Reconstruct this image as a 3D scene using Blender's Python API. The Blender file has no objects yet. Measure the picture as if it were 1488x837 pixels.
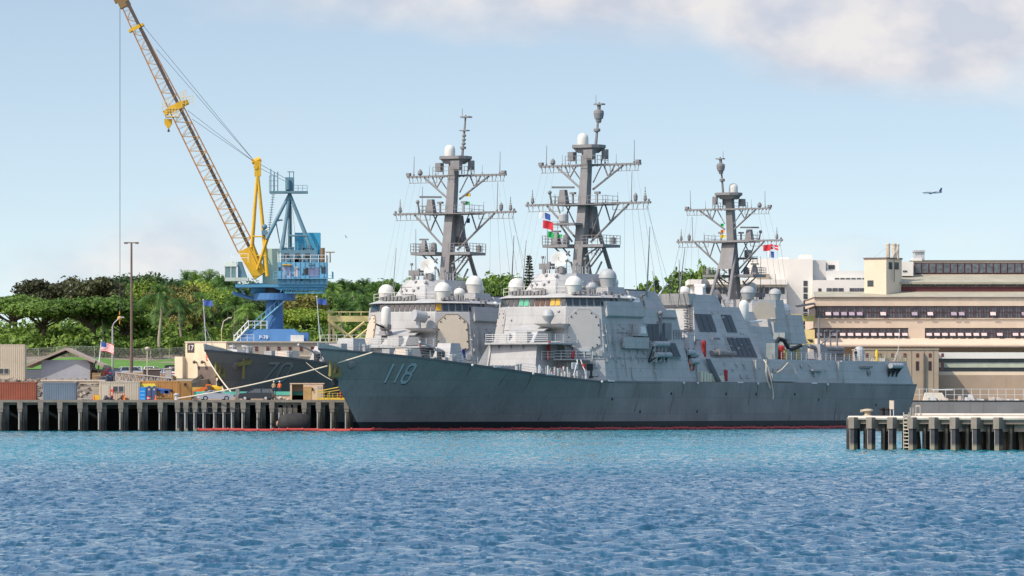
import bpy, bmesh, math, random
import numpy as np
from mathutils import Vector, Matrix, Euler
R=math.radians
random.seed(7)
SC=bpy.context.scene
COL=SC.collection
# ---------------------------------------------------------------- camera
F=7250.0; CAMZ=3.0; YH=594.0
cam=bpy.data.cameras.new('camera'); camo=bpy.data.objects.new('camera',cam); COL.objects.link(camo)
camo.location=(0,0,CAMZ); camo.rotation_euler=(R(90),0,0)
cam.sensor_width=36; cam.lens=36*F/1488; cam.shift_y=(YH-418.5)/1488
cam.clip_start=1; cam.clip_end=20000
SC.camera=camo
# ---------------------------------------------------------------- light
SUN_EL=R(48); SUN_AZ=math.atan2(-0.84,-0.54)
sd=Vector((math.sin(SUN_AZ)*math.cos(SUN_EL),math.cos(SUN_AZ)*math.cos(SUN_EL),math.sin(SUN_EL)))
sl=bpy.data.lights.new('sun','SUN'); sl.energy=4.0; sl.angle=R(0.5); sl.color=(1,0.915,0.79)
so=bpy.data.objects.new('sun',sl); COL.objects.link(so); so.rotation_euler=sd.to_track_quat('Z','Y').to_euler(); so.location=(-200,-200,300)
W=bpy.data.worlds.new('World'); SC.world=W; W.use_nodes=True
def sky():
    nt=W.node_tree; N=nt.nodes; L=nt.links
    for n in list(N): N.remove(n)
    out=N.new('ShaderNodeOutputWorld'); bg=N.new('ShaderNodeBackground')
    bg.inputs['Strength'].default_value=0.15
    tc=N.new('ShaderNodeTexCoord')
    sep=N.new('ShaderNodeSeparateXYZ'); L.new(tc.outputs['Generated'],sep.inputs[0])
    def m(op,a,b=None,c=None,clamp=False):
        n=N.new('ShaderNodeMath'); n.operation=op; n.use_clamp=clamp
        for i,v in enumerate((a,b,c)):
            if v is None: continue
            if isinstance(v,(int,float)): n.inputs[i].default_value=v
            else: L.new(v,n.inputs[i])
        return n.outputs[0]
    x,y,z=sep.outputs
    # stretch the low sky so that the air thins faster above the horizon
    z2=m('ADD',m('MULTIPLY',m('MAXIMUM',z,0.0),2.0),0.08)
    cb=N.new('ShaderNodeCombineXYZ'); L.new(x,cb.inputs[0]); L.new(y,cb.inputs[1]); L.new(z2,cb.inputs[2])
    nz=N.new('ShaderNodeVectorMath'); nz.operation='NORMALIZE'; L.new(cb.outputs[0],nz.inputs[0])
    sk=N.new('ShaderNodeTexSky'); sk.sky_type='NISHITA'; sk.sun_disc=False
    sk.sun_elevation=SUN_EL; sk.sun_rotation=SUN_AZ; sk.air_density=1.0; sk.dust_density=0.6; sk.ozone_density=2.0
    L.new(nz.outputs[0],sk.inputs['Vector'])
    # clouds, laid out by direction on the sky
    ya=m('MAXIMUM',y,0.05)
    u=m('DIVIDE',x,ya); v=m('DIVIDE',z,ya)
    uv=N.new('ShaderNodeCombineXYZ'); L.new(u,uv.inputs[0]); L.new(v,uv.inputs[1])
    mp=N.new('ShaderNodeVectorMath'); mp.operation='MULTIPLY'; L.new(uv.outputs[0],mp.inputs[0]); mp.inputs[1].default_value=(34,62,1)
    nz1=N.new('ShaderNodeTexNoise'); nz1.inputs['Scale'].default_value=1; nz1.inputs['Detail'].default_value=5; nz1.inputs['Roughness'].default_value=0.47
    L.new(mp.outputs[0],nz1.inputs['Vector'])
    tot=None
    # (centre px, centre py, half width, half height, weight)
    for cx,cy,hw,hh,wt in [(1250,5,300,60,.9),(1180,58,105,52,1.0),(1300,88,120,56,1.0),(800,-2,330,58,.95),(420,-10,240,62,.35),(285,320,120,46,.55),(170,385,190,40,.4),(1260,355,260,40,.22),(1500,30,200,110,.8),(640,400,900,60,.42)]:
        a=N.new('ShaderNodeVectorMath'); a.operation='SUBTRACT'; L.new(uv.outputs[0],a.inputs[0]); a.inputs[1].default_value=((cx-744)/F,(YH-cy)/F,0)
        b=N.new('ShaderNodeVectorMath'); b.operation='MULTIPLY'; L.new(a.outputs[0],b.inputs[0]); b.inputs[1].default_value=(F/hw,F/hh,0)
        c=N.new('ShaderNodeVectorMath'); c.operation='LENGTH'; L.new(b.outputs[0],c.inputs[0])
        g=m('MULTIPLY',m('SUBTRACT',1.0,m('MULTIPLY',c.outputs['Value'],0.62),clamp=True),wt)
        tot=g if tot is None else m('ADD',tot,g)
    dens=m('MULTIPLY',m('SUBTRACT',m('ADD',tot,m('MULTIPLY',m('SUBTRACT',nz1.outputs['Fac'],.5),1.15)),0.14),1.2,clamp=True)
    dens=m('MULTIPLY',dens,m('GREATER_THAN',y,0.05))
    dens=m('MULTIPLY',m('POWER',dens,1.15),0.86)
    mp2=N.new('ShaderNodeVectorMath'); mp2.operation='MULTIPLY_ADD'; L.new(uv.outputs[0],mp2.inputs[0]); mp2.inputs[1].default_value=(58,85,1); mp2.inputs[2].default_value=(3.3,.12,0)
    nz2=N.new('ShaderNodeTexNoise'); nz2.inputs['Scale'].default_value=1; nz2.inputs['Detail'].default_value=4; L.new(mp2.outputs[0],nz2.inputs['Vector'])
    cc=N.new('ShaderNodeMix'); cc.data_type='RGBA'
    L.new(m('MULTIPLY',m('SUBTRACT',nz2.outputs['Fac'],.38),4.0,clamp=True),cc.inputs[0])
    cc.inputs[6].default_value=(3.7,3.85,4.4,1); cc.inputs[7].default_value=(5.45,5.1,4.95,1)
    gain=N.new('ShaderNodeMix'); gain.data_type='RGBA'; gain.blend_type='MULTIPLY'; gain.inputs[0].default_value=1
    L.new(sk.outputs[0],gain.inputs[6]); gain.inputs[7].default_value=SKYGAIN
    # upper sky brightened above the view, added to lift fill light on shaded sides
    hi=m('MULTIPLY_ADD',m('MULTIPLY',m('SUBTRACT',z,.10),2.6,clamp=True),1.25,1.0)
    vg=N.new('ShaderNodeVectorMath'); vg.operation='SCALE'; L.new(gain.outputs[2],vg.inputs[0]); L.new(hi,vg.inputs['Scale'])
    mx=N.new('ShaderNodeMix'); mx.data_type='RGBA'
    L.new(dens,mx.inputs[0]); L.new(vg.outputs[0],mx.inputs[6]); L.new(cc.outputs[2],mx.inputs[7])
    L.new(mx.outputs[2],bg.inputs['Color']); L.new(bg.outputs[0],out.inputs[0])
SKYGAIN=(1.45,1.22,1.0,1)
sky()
SC.view_settings.view_transform='Standard'; SC.view_settings.look='None'
SC.view_settings.exposure=0.15; SC.view_settings.gamma=1.0; SC.view_settings.use_curve_mapping=False
SC.render.engine='CYCLES'; SC.cycles.max_bounces=5; SC.cycles.diffuse_bounces=2; SC.cycles.glossy_bounces=3; SC.cycles.transparent_max_bounces=6
SC.cycles.use_denoising=True
# ---------------------------------------------------------------- helpers
def P(x,y,D): return Vector(((x-744)*D/F, D, CAMZ+(YH-y)*D/F))
_mats={}
def M(name,col,rough=.6,var=.14,scale=.8,streak=0.0,streakcol=(.12,.07,.04),metal=0.0,spec=.35,bump=0.0,ztint=None,fine=0.0,mottle=None,plates=None):
    if name in _mats: return _mats[name]
    m=bpy.data.materials.new(name); m.use_nodes=True; nt=m.node_tree; N=nt.nodes; L=nt.links
    bs=N['Principled BSDF']; bs.inputs['Roughness'].default_value=rough; bs.inputs['Metallic'].default_value=metal
    bs.inputs['Specular IOR Level'].default_value=spec
    tc=N.new('ShaderNodeTexCoord')
    nz=N.new('ShaderNodeTexNoise'); nz.inputs['Scale'].default_value=scale; nz.inputs['Detail'].default_value=6; nz.inputs['Roughness'].default_value=.62
    L.new(tc.outputs['Object'],nz.inputs['Vector'])
    mx=N.new('ShaderNodeMix'); mx.data_type='RGBA'
    rg=N.new('ShaderNodeMapRange'); rg.inputs[1].default_value=.28; rg.inputs[2].default_value=.72; L.new(nz.outputs['Fac'],rg.inputs[0]); L.new(rg.outputs[0],mx.inputs[0])
    c1=[max(0,c*(1-var)) for c in col]; c2=[min(1,c*(1+var)) for c in col]
    if mottle: c2=mottle
    mx.inputs[6].default_value=(*c1,1); mx.inputs[7].default_value=(*c2,1)
    o=mx.outputs[2]
    def mul(o,fac_out,c):
        k=N.new('ShaderNodeMix'); k.data_type='RGBA'; L.new(fac_out,k.inputs[0]); L.new(o,k.inputs[6]); k.inputs[7].default_value=(*c,1); return k.outputs[2]
    if streak>0:
        mp=N.new('ShaderNodeMapping'); L.new(tc.outputs['Object'],mp.inputs[0]); mp.inputs['Scale'].default_value=(1.6,1.6,.11)
        n2=N.new('ShaderNodeTexNoise'); n2.inputs['Scale'].default_value=1.2; n2.inputs['Detail'].default_value=7; n2.inputs['Roughness'].default_value=.6; L.new(mp.outputs[0],n2.inputs['Vector'])
        r2=N.new('ShaderNodeMapRange'); r2.inputs[1].default_value=.52; r2.inputs[2].default_value=.86; r2.inputs[4].default_value=streak; L.new(n2.outputs['Fac'],r2.inputs[0])
        o=mul(o,r2.outputs[0],streakcol)
    if fine>0:
        n3=N.new('ShaderNodeTexNoise'); n3.inputs['Scale'].default_value=scale*9; n3.inputs['Detail'].default_value=3; L.new(tc.outputs['Object'],n3.inputs['Vector'])
        r3=N.new('ShaderNodeMapRange'); r3.inputs[1].default_value=.5; r3.inputs[2].default_value=.75; r3.inputs[4].default_value=fine; L.new(n3.outputs['Fac'],r3.inputs[0])
        o=mul(o,r3.outputs[0],[c*.35 for c in col])
    if plates:   # welded plates, each a slightly different coat of paint
        sp=N.new('ShaderNodeSeparateXYZ'); L.new(tc.outputs['Object'],sp.inputs[0]); sm=N.new('ShaderNodeMath'); L.new(sp.outputs[0],sm.inputs[0]); L.new(sp.outputs[1],sm.inputs[1])
        cb=N.new('ShaderNodeCombineXYZ'); L.new(sm.outputs[0],cb.inputs[0]); L.new(sp.outputs[2],cb.inputs[1])
        bk=N.new('ShaderNodeTexBrick'); L.new(cb.outputs[0],bk.inputs['Vector']); bk.inputs['Scale'].default_value=1; bk.inputs['Brick Width'].default_value=plates[0]; bk.inputs['Row Height'].default_value=plates[1]; bk.inputs['Mortar Size'].default_value=.035; bk.inputs['Mortar Smooth'].default_value=.6
        bk.inputs['Color1'].default_value=(1-plates[2],)*3+(1,); bk.inputs['Color2'].default_value=(1+plates[2],)*3+(1,); bk.inputs['Mortar'].default_value=(.72,.72,.74,1); bk.offset=.37
        k=N.new('ShaderNodeMix'); k.data_type='RGBA'; k.blend_type='MULTIPLY'; k.inputs[0].default_value=1; L.new(o,k.inputs[6]); L.new(bk.outputs['Color'],k.inputs[7]); o=k.outputs[2]
    if ztint:   # (z0,z1,colour): paint band between two heights
        sp=N.new('ShaderNodeSeparateXYZ'); L.new(tc.outputs['Object'],sp.inputs[0])
        for z0,z1,c in ztint:
            r4=N.new('ShaderNodeMapRange'); r4.inputs[1].default_value=z0; r4.inputs[2].default_value=z1; r4.inputs[3].default_value=1; r4.inputs[4].default_value=0
            L.new(sp.outputs[2],r4.inputs[0]); o=mul(o,r4.outputs[0],c)
    L.new(o,bs.inputs['Base Color'])
    if bump>0:
        b=N.new('ShaderNodeBump'); b.inputs['Strength'].default_value=bump; b.inputs['Distance'].default_value=.1; L.new(nz.outputs['Fac'],b.inputs['Height']); L.new(b.outputs[0],bs.inputs['Normal'])
    _mats[name]=m; return m
class MB:
    def __init__(s,tf=None): s.v=[]; s.f=[]; s.mi=[]; s.cur=0; s.tf=tf; s.cuts=[]
    def add(s,vs,fs):
        o=len(s.v); s.cuts.append((o,len(s.f)))
        for p in vs:
            s.v.append(tuple(s.tf(*p)) if s.tf else tuple(p))
        for f in fs: s.f.append([i+o for i in f]); s.mi.append(s.cur)
        return s
    def loft(s,A,B,cap=True):
        n=len(A); fs=[[i,(i+1)%n,n+(i+1)%n,n+i] for i in range(n)]
        if cap: fs+=[list(range(n))[::-1],list(range(n,2*n))]
        return s.add(list(A)+list(B),fs)
    def box(s,x0,x1,y0,y1,z0,z1):
        return s.loft([(x0,y0,z0),(x1,y0,z0),(x1,y1,z0),(x0,y1,z0)],[(x0,y0,z1),(x1,y0,z1),(x1,y1,z1),(x0,y1,z1)])
    def obox(s,c,ax,ay,az):   # centre, half axes
        c,ax,ay,az=map(Vector,(c,ax,ay,az))
        A=[c-ax-ay-az,c+ax-ay-az,c+ax+ay-az,c-ax+ay-az]; B=[p+2*az for p in A]
        return s.loft(A,B)
    def prism(s,poly,z0,z1): return s.loft([(x,y,z0) for x,y in poly],[(x,y,z1) for x,y in poly])
    def frus(s,p0,z0,p1,z1): return s.loft([(x,y,z0) for x,y in p0],[(x,y,z1) for x,y in p1])
    def ext(s,pts,d):   # planar polygon of 3d points extruded by vector d
        d=Vector(d); return s.loft([tuple(p) for p in pts],[tuple(Vector(p)+d) for p in pts])
    def tube(s,p,q,r,r2=None,n=5,cap=True):
        p,q=Vector(p),Vector(q); r2=r if r2 is None else r2
        d=q-p
        if d.length<1e-6: return s
        d.normalize(); a=d.orthogonal().normalized(); b=d.cross(a)
        cs=[(math.cos(2*math.pi*i/n),math.sin(2*math.pi*i/n)) for i in range(n)]
        return s.loft([p+a*(r*c)+b*(r*k) for c,k in cs],[q+a*(r2*c)+b*(r2*k) for c,k in cs],cap)
    def path(s,pts,r,n=5):
        for p,q in zip(pts[:-1],pts[1:]): s.tube(p,q,r,n=n)
        return s
    def lathe(s,prof,c=(0,0,0),n=16,axis=None):
        c=Vector(c); q=Matrix.Identity(3) if axis is None else Vector(axis).to_track_quat('Z','Y').to_matrix()
        vs=[];fs=[]
        for r,z in prof:
            for i in range(n):
                a=2*math.pi*i/n; vs.append(c+q@Vector((r*math.cos(a),r*math.sin(a),z)))
        for k in range(len(prof)-1):
            for i in range(n): fs.append([k*n+i,k*n+(i+1)%n,(k+1)*n+(i+1)%n,(k+1)*n+i])
        fs.append(list(range(n))[::-1]); fs.append([(len(prof)-1)*n+i for i in range(n)])
        return s.add(vs,fs)
    def ball(s,c,r,sz=1.0,n=14,m=8):
        return s.lathe([(max(.001,r*math.sin(math.pi*k/m)),-r*sz*math.cos(math.pi*k/m)) for k in range(m+1)],c,n)
    def rail(s,pts,h=1.05,sp=1.7,bars=3,r=.035):
        for p,q in zip(pts[:-1],pts[1:]):
            p,q=Vector(p),Vector(q); L=(q-p).length; n=max(1,round(L/sp))
            for k in range(n+1):
                a=p.lerp(q,k/n); s.tube(a,a+Vector((0,0,h)),r,n=4)
            for b in range(bars):
                z=Vector((0,0,h*(b+1)/bars)); s.tube(p+z,q+z,r*.85,n=4)
        return s
    def truss(s,p,q,up,w,r,n,rd=None):  # ladder truss: two chords offset by vector up
        p,q,up=Vector(p),Vector(q),Vector(up); s.tube(p,q,r,n=4); s.tube(p+up,q+up,r,n=4)
        for k in range(n+1):
            a=p.lerp(q,k/n); s.tube(a,a+up,rd or r*.7,n=4)
            if k<n: s.tube(a+(up if k%2 else Vector()),p.lerp(q,(k+1)/n)+(Vector() if k%2 else up),rd or r*.7,n=4)
        return s
    def each(s,name,mat,parent=None,smooth=False,per=1):   # every added piece (or run of pieces) becomes an object of its own
        cs=s.cuts[::per]+[(len(s.v),len(s.f))]; out=[]
        for (v0,f0),(v1,f1) in zip(cs[:-1],cs[1:]):
            q=MB(); q.v=s.v[v0:v1]; q.f=[[i-v0 for i in f] for f in s.f[f0:f1]]; q.mi=s.mi[f0:f1]; out.append(q.build(name,mat,parent,smooth))
        return out
    def build(s,name,mat,parent=None,smooth=False,fix=True,loc=None):
        me=bpy.data.meshes.new(name); me.from_pydata(s.v,[],s.f)
        ms=mat if isinstance(mat,(list,tuple)) else [mat]
        for m in ms: me.materials.append(m)
        if len(ms)>1: me.polygons.foreach_set('material_index',s.mi)
        if fix:
            bm=bmesh.new(); bm.from_mesh(me); bmesh.ops.recalc_face_normals(bm,faces=bm.faces); bm.to_mesh(me); bm.free()
        if smooth:
            me.polygons.foreach_set('use_smooth',[True]*len(me.polygons))
            try: me.set_sharp_from_angle(angle=R(38))
            except Exception: pass
        o=bpy.data.objects.new(name,me); COL.objects.link(o)
        if parent is not None: o.parent=parent
        if loc is not None: o.location=loc
        return o
def tag(o,label=None,cat=None,group=None,kind=None):
    if label: o['label']=label
    if cat: o['category']=cat
    if group: o['group']=group
    if kind: o['kind']=kind
    return o
def thing(name,label,cat,loc=(0,0,0),rz=0,group=None):
    o=bpy.data.objects.new(name,None); COL.objects.link(o); o.location=loc; o.rotation_euler=(0,0,rz); o.empty_display_size=.5
    return tag(o,label,cat,group)
def dup(o,loc,rz=None,label=None,group=None,scale=None,parent=None):
    c=o.copy(); COL.objects.link(c); c.parent=parent
    if parent is None:
        c.location=loc
        if rz is not None: c.rotation_euler=(0,0,rz)
        if scale is not None: c.scale=scale if not isinstance(scale,(int,float)) else (scale,)*3
        if label: c['label']=label
        if group: c['group']=group
    for ch in list(o.children): dup(ch,None,parent=c)
    return c
def text_mesh(txt,size,depth=.02,shear=0):
    cu=bpy.data.curves.new('txt','FONT'); cu.body=txt; cu.size=size; cu.extrude=depth; cu.align_x='CENTER'; cu.align_y='CENTER'; cu.shear=shear
    o=bpy.data.objects.new('txt',cu); COL.objects.link(o)
    dg=bpy.context.evaluated_depsgraph_get(); me=bpy.data.meshes.new_from_object(o.evaluated_get(dg))
    bpy.data.objects.remove(o); return me
def text_obj(name,txt,size,mat,loc,rot,parent=None,depth=.02):
    me=text_mesh(txt,size,depth); me.materials.clear(); me.materials.append(mat)
    o=bpy.data.objects.new(name,me); COL.objects.link(o); o.location=loc; o.rotation_euler=rot
    if parent is not None: o.parent=parent
    return o
def interp(t,xs,ys): return float(np.interp(t,xs,ys))
# ---------------------------------------------------------------- water
def water_material():
    m=bpy.data.materials.new('sea_water'); m.use_nodes=True; nt=m.node_tree; N=nt.nodes; L=nt.links
    bs=N['Principled BSDF']; bs.inputs['Roughness'].default_value=.06; bs.inputs['IOR'].default_value=1.333
    bs.inputs['Specular IOR Level'].default_value=.5
    tc=N.new('ShaderNodeTexCoord'); sp=N.new('ShaderNodeSeparateXYZ'); L.new(tc.outputs['Object'],sp.inputs[0])
    nb=N.new('ShaderNodeTexNoise'); nb.inputs['Scale'].default_value=.012; nb.inputs['Detail'].default_value=5; L.new(tc.outputs['Object'],nb.inputs['Vector'])
    a=N.new('ShaderNodeMath'); a.operation='MULTIPLY_ADD'; L.new(nb.outputs['Fac'],a.inputs[0]); a.inputs[1].default_value=130; L.new(sp.outputs[1],a.inputs[2])
    r=N.new('ShaderNodeMapRange'); r.inputs[1].default_value=270; r.inputs[2].default_value=390; L.new(a.outputs[0],r.inputs[0])
    mx=N.new('ShaderNodeMix'); mx.data_type='RGBA'; L.new(r.outputs[0],mx.inputs[0])
    mx.inputs[6].default_value=WATER_DEEP; mx.inputs[7].default_value=WATER_TEAL
    L.new(mx.outputs[2],bs.inputs['Base Color'])
    # wave slopes straight into the normal, so they survive at grazing angles
    acc=None
    for sc,am,st in WAVES:
        mp=N.new('ShaderNodeMapping'); mp.inputs['Scale'].default_value=st; mp.inputs['Rotation'].default_value=(0,0,.2*sc); L.new(tc.outputs['Object'],mp.inputs[0])
        n=N.new('ShaderNodeTexNoise'); n.inputs['Scale'].default_value=sc; n.inputs['Detail'].default_value=3; n.inputs['Roughness'].default_value=.6; L.new(mp.outputs[0],n.inputs['Vector'])
        k=N.new('ShaderNodeVectorMath'); k.operation='MULTIPLY_ADD'; L.new(n.outputs['Color'],k.inputs[0]); k.inputs[1].default_value=(am,am,0); k.inputs[2].default_value=(-am/2,-am/2,0)
        if acc is None: acc=k.outputs[0]
        else:
            s=N.new('ShaderNodeVectorMath'); L.new(acc,s.inputs[0]); L.new(k.outputs[0],s.inputs[1]); acc=s.outputs[0]
    ge=N.new('ShaderNodeNewGeometry'); s=N.new('ShaderNodeVectorMath'); L.new(acc,s.inputs[0]); L.new(ge.outputs['Normal'],s.inputs[1])
    nn=N.new('ShaderNodeVectorMath'); nn.operation='NORMALIZE'; L.new(s.outputs[0],nn.inputs[0]); L.new(nn.outputs[0],bs.inputs['Normal'])
    return m
WATER_DEEP=(.011,.062,.108,1); WATER_TEAL=(.006,.15,.18,1); WAVE_AMP=.0043; WAVES=[(1.25,1.6,(2.4,.42,1)),(2.3,1.35,(2.6,.5,1)),(6,.5,(1.6,.7,1))]
def water():
    rng=np.random.RandomState(3)
    rows=list(np.arange(62,140,.1))+list(np.arange(140,250,.2))+list(np.arange(250,470,.4))+list(np.arange(470,700,.6))+list(np.arange(700,1600,14))+[2500,5000,12000]
    rows=[-400,-50,20,45]+rows
    rows=np.array(rows); nc=480
    u=np.linspace(-.125,.125,nc)
    X=np.outer(rows,u)
    X[:4,:]=np.outer(np.array([400,120,80,62.]),u*8)
    edge=np.clip((rows-62)/200,0,1)
    X[:, :10]-= (np.linspace(1,0,10)**2)[None,:]*2500*edge[:,None]
    X[:, -10:]+= (np.linspace(0,1,10)**2)[None,:]*2500*edge[:,None]
    Y=np.repeat(rows[:,None],nc,1)
    Z=np.zeros_like(X); sp=np.gradient(rows)
    gust=1+.28*np.sin(X*.045+Y*.021+1.3)*np.sin(Y*.034-X*.018)+.18*np.sin(X*.11-Y*.05)
    for k in range(84):
        lam=10**rng.uniform(math.log10(.5),math.log10(2.4)); th=rng.normal(1.25,.95); ph=rng.uniform(0,6.28)
        kk=2*math.pi/lam; amp=WAVE_AMP*lam*min(1.25,(1.1/lam)**.35)
        fade=np.clip(1.7-sp/lam*2.2,0,1)
        Z+=(amp*fade)[:,None]*np.sin(kk*(X*math.cos(th)+Y*math.sin(th))+ph)
    Z*=gust
    fade=np.where((rows>60)&(rows<700),1,0); Z*=fade[:,None]
    nr=len(rows)
    me=bpy.data.meshes.new('water')
    co=np.stack([X,Y,Z],-1).reshape(-1,3)
    me.vertices.add(len(co)); me.vertices.foreach_set('co',co.ravel())
    i=np.arange(nr-1)[:,None]*nc+np.arange(nc-1)[None,:]
    q=np.stack([i,i+1,i+1+nc,i+nc],-1).reshape(-1,4)
    me.loops.add(q.size); me.loops.foreach_set('vertex_index',q.ravel())
    me.polygons.add(len(q)); me.polygons.foreach_set('loop_start',np.arange(len(q))*4); me.polygons.foreach_set('use_smooth',[True]*len(q))
    me.update(calc_edges=True); me.validate()
    me.materials.append(water_material())
    o=bpy.data.objects.new('water',me); COL.objects.link(o); tag(o,'blue choppy harbour water with a teal band before the ships','water',kind='structure')
water()
# ---------------------------------------------------------------- destroyers
GREY=M('haze_grey_paint',(.385,.378,.362),.62,.10,.35,streak=.36,streakcol=(.17,.13,.11),fine=.12,plates=(3.1,1.25,.035))
HULLB=M('hull_warm_shade_grey',(.185,.16,.145),.55,.12,.22,streak=.34,streakcol=(.10,.085,.075),fine=.08,plates=(7.3,2.3,.06),ztint=[(1.2,1.25,(.015,.015,.017))])  # second ship's hull: its shade is put into this dark warm colour
HULLP=M('hull_darkened_grey',(.238,.214,.20),.5,.16,.22,streak=.55,streakcol=(.10,.085,.075),fine=.08,plates=(7.3,2.3,.085),ztint=[(1.2,1.25,(.015,.015,.017)),(-.1,.1,(.12,.02,.02))])  # haze grey darkened, so shade below the flared side is in the colour
DECKP=M('dark_deck_paint',(.10,.10,.105),.85,.2,.6)
NUMP=M('hull_number_paint',(.37,.385,.39),.6,.1,.7,streak=.2)
NUMS=M('hull_number_shadow_paint',(.03,.033,.037),.6,.1)
MASTP=M('mast_grey_paint',(.205,.196,.193),.65,.16,.6,streak=.3,streakcol=(.09,.07,.06))
DOMEP=M('radome_cream',(.60,.585,.53),.5,.06,.5,streak=.12)
DOMEG=M('radome_grey',(.36,.365,.36),.5,.06,.5)
PANEL_G=M('radar_panel_grey',(.40,.375,.345),.6,.05,.6,streak=.1)
PANEL_B=M('radar_panel_buff',(.56,.475,.36),.6,.05,.6,streak=.15)
GLASS=M('bridge_glass',(.018,.025,.03),.08,.3,1.2,spec=.7)
GLASS_G=M('green_bridge_pane',(.05,.35,.2),.2,.2,spec=.6)
GLASS_Y=M('amber_bridge_pane',(.6,.33,.03),.3,.2)
GLASS_R=M('brown_bridge_pane',(.10,.05,.03),.3,.2)
LOUVRE=M('intake_louvre_grey',(.085,.09,.10),.6,.12,3)
BLACKM=M('black_rubber',(.02,.02,.022),.7,.2)
REDM=M('fire_red_paint',(.35,.03,.025),.5,.2)
ORANGE=M('lifebuoy_orange',(.75,.13,.04),.5,.1)
WHITEM=M('white_paint',(.62,.61,.58),.5,.08,streak=.15)
YELLOW=M('anchor_yellow_paint',(.20,.165,.05),.6,.3,1.5,streak=.5,streakcol=(.06,.05,.02))
CANV=M('buff_canvas',(.52,.44,.36),.9,.12,1.2)
ROPEW=M('white_mooring_rope',(.62,.53,.40),.9,.1)
DARKM=M('door_dark',(.03,.03,.032),.6,.2)  # near black for doors, ports and small openings
TS=[0,6.5,15,26,38.5,46,55,62,160]; TZ=[11.1,10.7,10.1,9.1,8.05,7.5,7.02,6.95,6.9]
def zd(t): return interp(t,TS,TZ)
def hd(t): return interp(t,[0,1,3,6.5,10,15,20,26,30,38.5,46,55,110,130,155],[.05,.55,1.5,2.75,3.95,5.5,6.8,8.0,8.6,9.55,9.95,10.1,10.1,9.8,8.9])
def hw(t): return interp(t,[10.3,14,20,30,40,50,60,75,110,130,155],[.04,.75,1.9,4.0,6.0,7.6,8.7,9.3,9.3,8.8,7.6])
def z0(t): return max(-1.5,11.1*(1-t/10.3)) if t<11.7 else -1.5
def hb(t,z):
    d=hd(t)
    if t<10.3:
        a=11.1*(1-t/10.3); v=(z-a)/max(.01,zd(t)-a); return max(0.03,d*max(0,v)**(1.0+.25*t/10.3))
    w=hw(t)
    if z<0: return max(.03,w+z*.12)
    return w+(d-w)*(z/zd(t))**1.25
def hull_hit(px,py,S):   # ship coordinates of the hull side point behind a picture point (used once to size the painted numbers)
    pass
def sh(t,b,z): return (t,-b,z)
def digit_strokes(ch):
    if ch=='1': return [[(.5,0),(.5,1)]]
    if ch=='7': return [[(0.0,1),(1,1)],[(.93,1),(.3,0)]]
    c=.26
    if ch=='0': return [[(c,0),(1-c,0),(1,c*.6),(1,1-c*.6),(1-c,1),(c,1),(0,1-c*.6),(0,c*.6),(c,0)]]
    if ch=='8': return [[(c,0),(1-c,0),(1,.13),(1,.40),(1-c*.7,.52),(c*.7,.52),(0,.40),(0,.13),(c,0)],[(c*.7,.52),(0,.64),(0,.87),(c,1),(1-c,1),(1,.87),(1,.64),(1-c*.7,.52)]]
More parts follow.
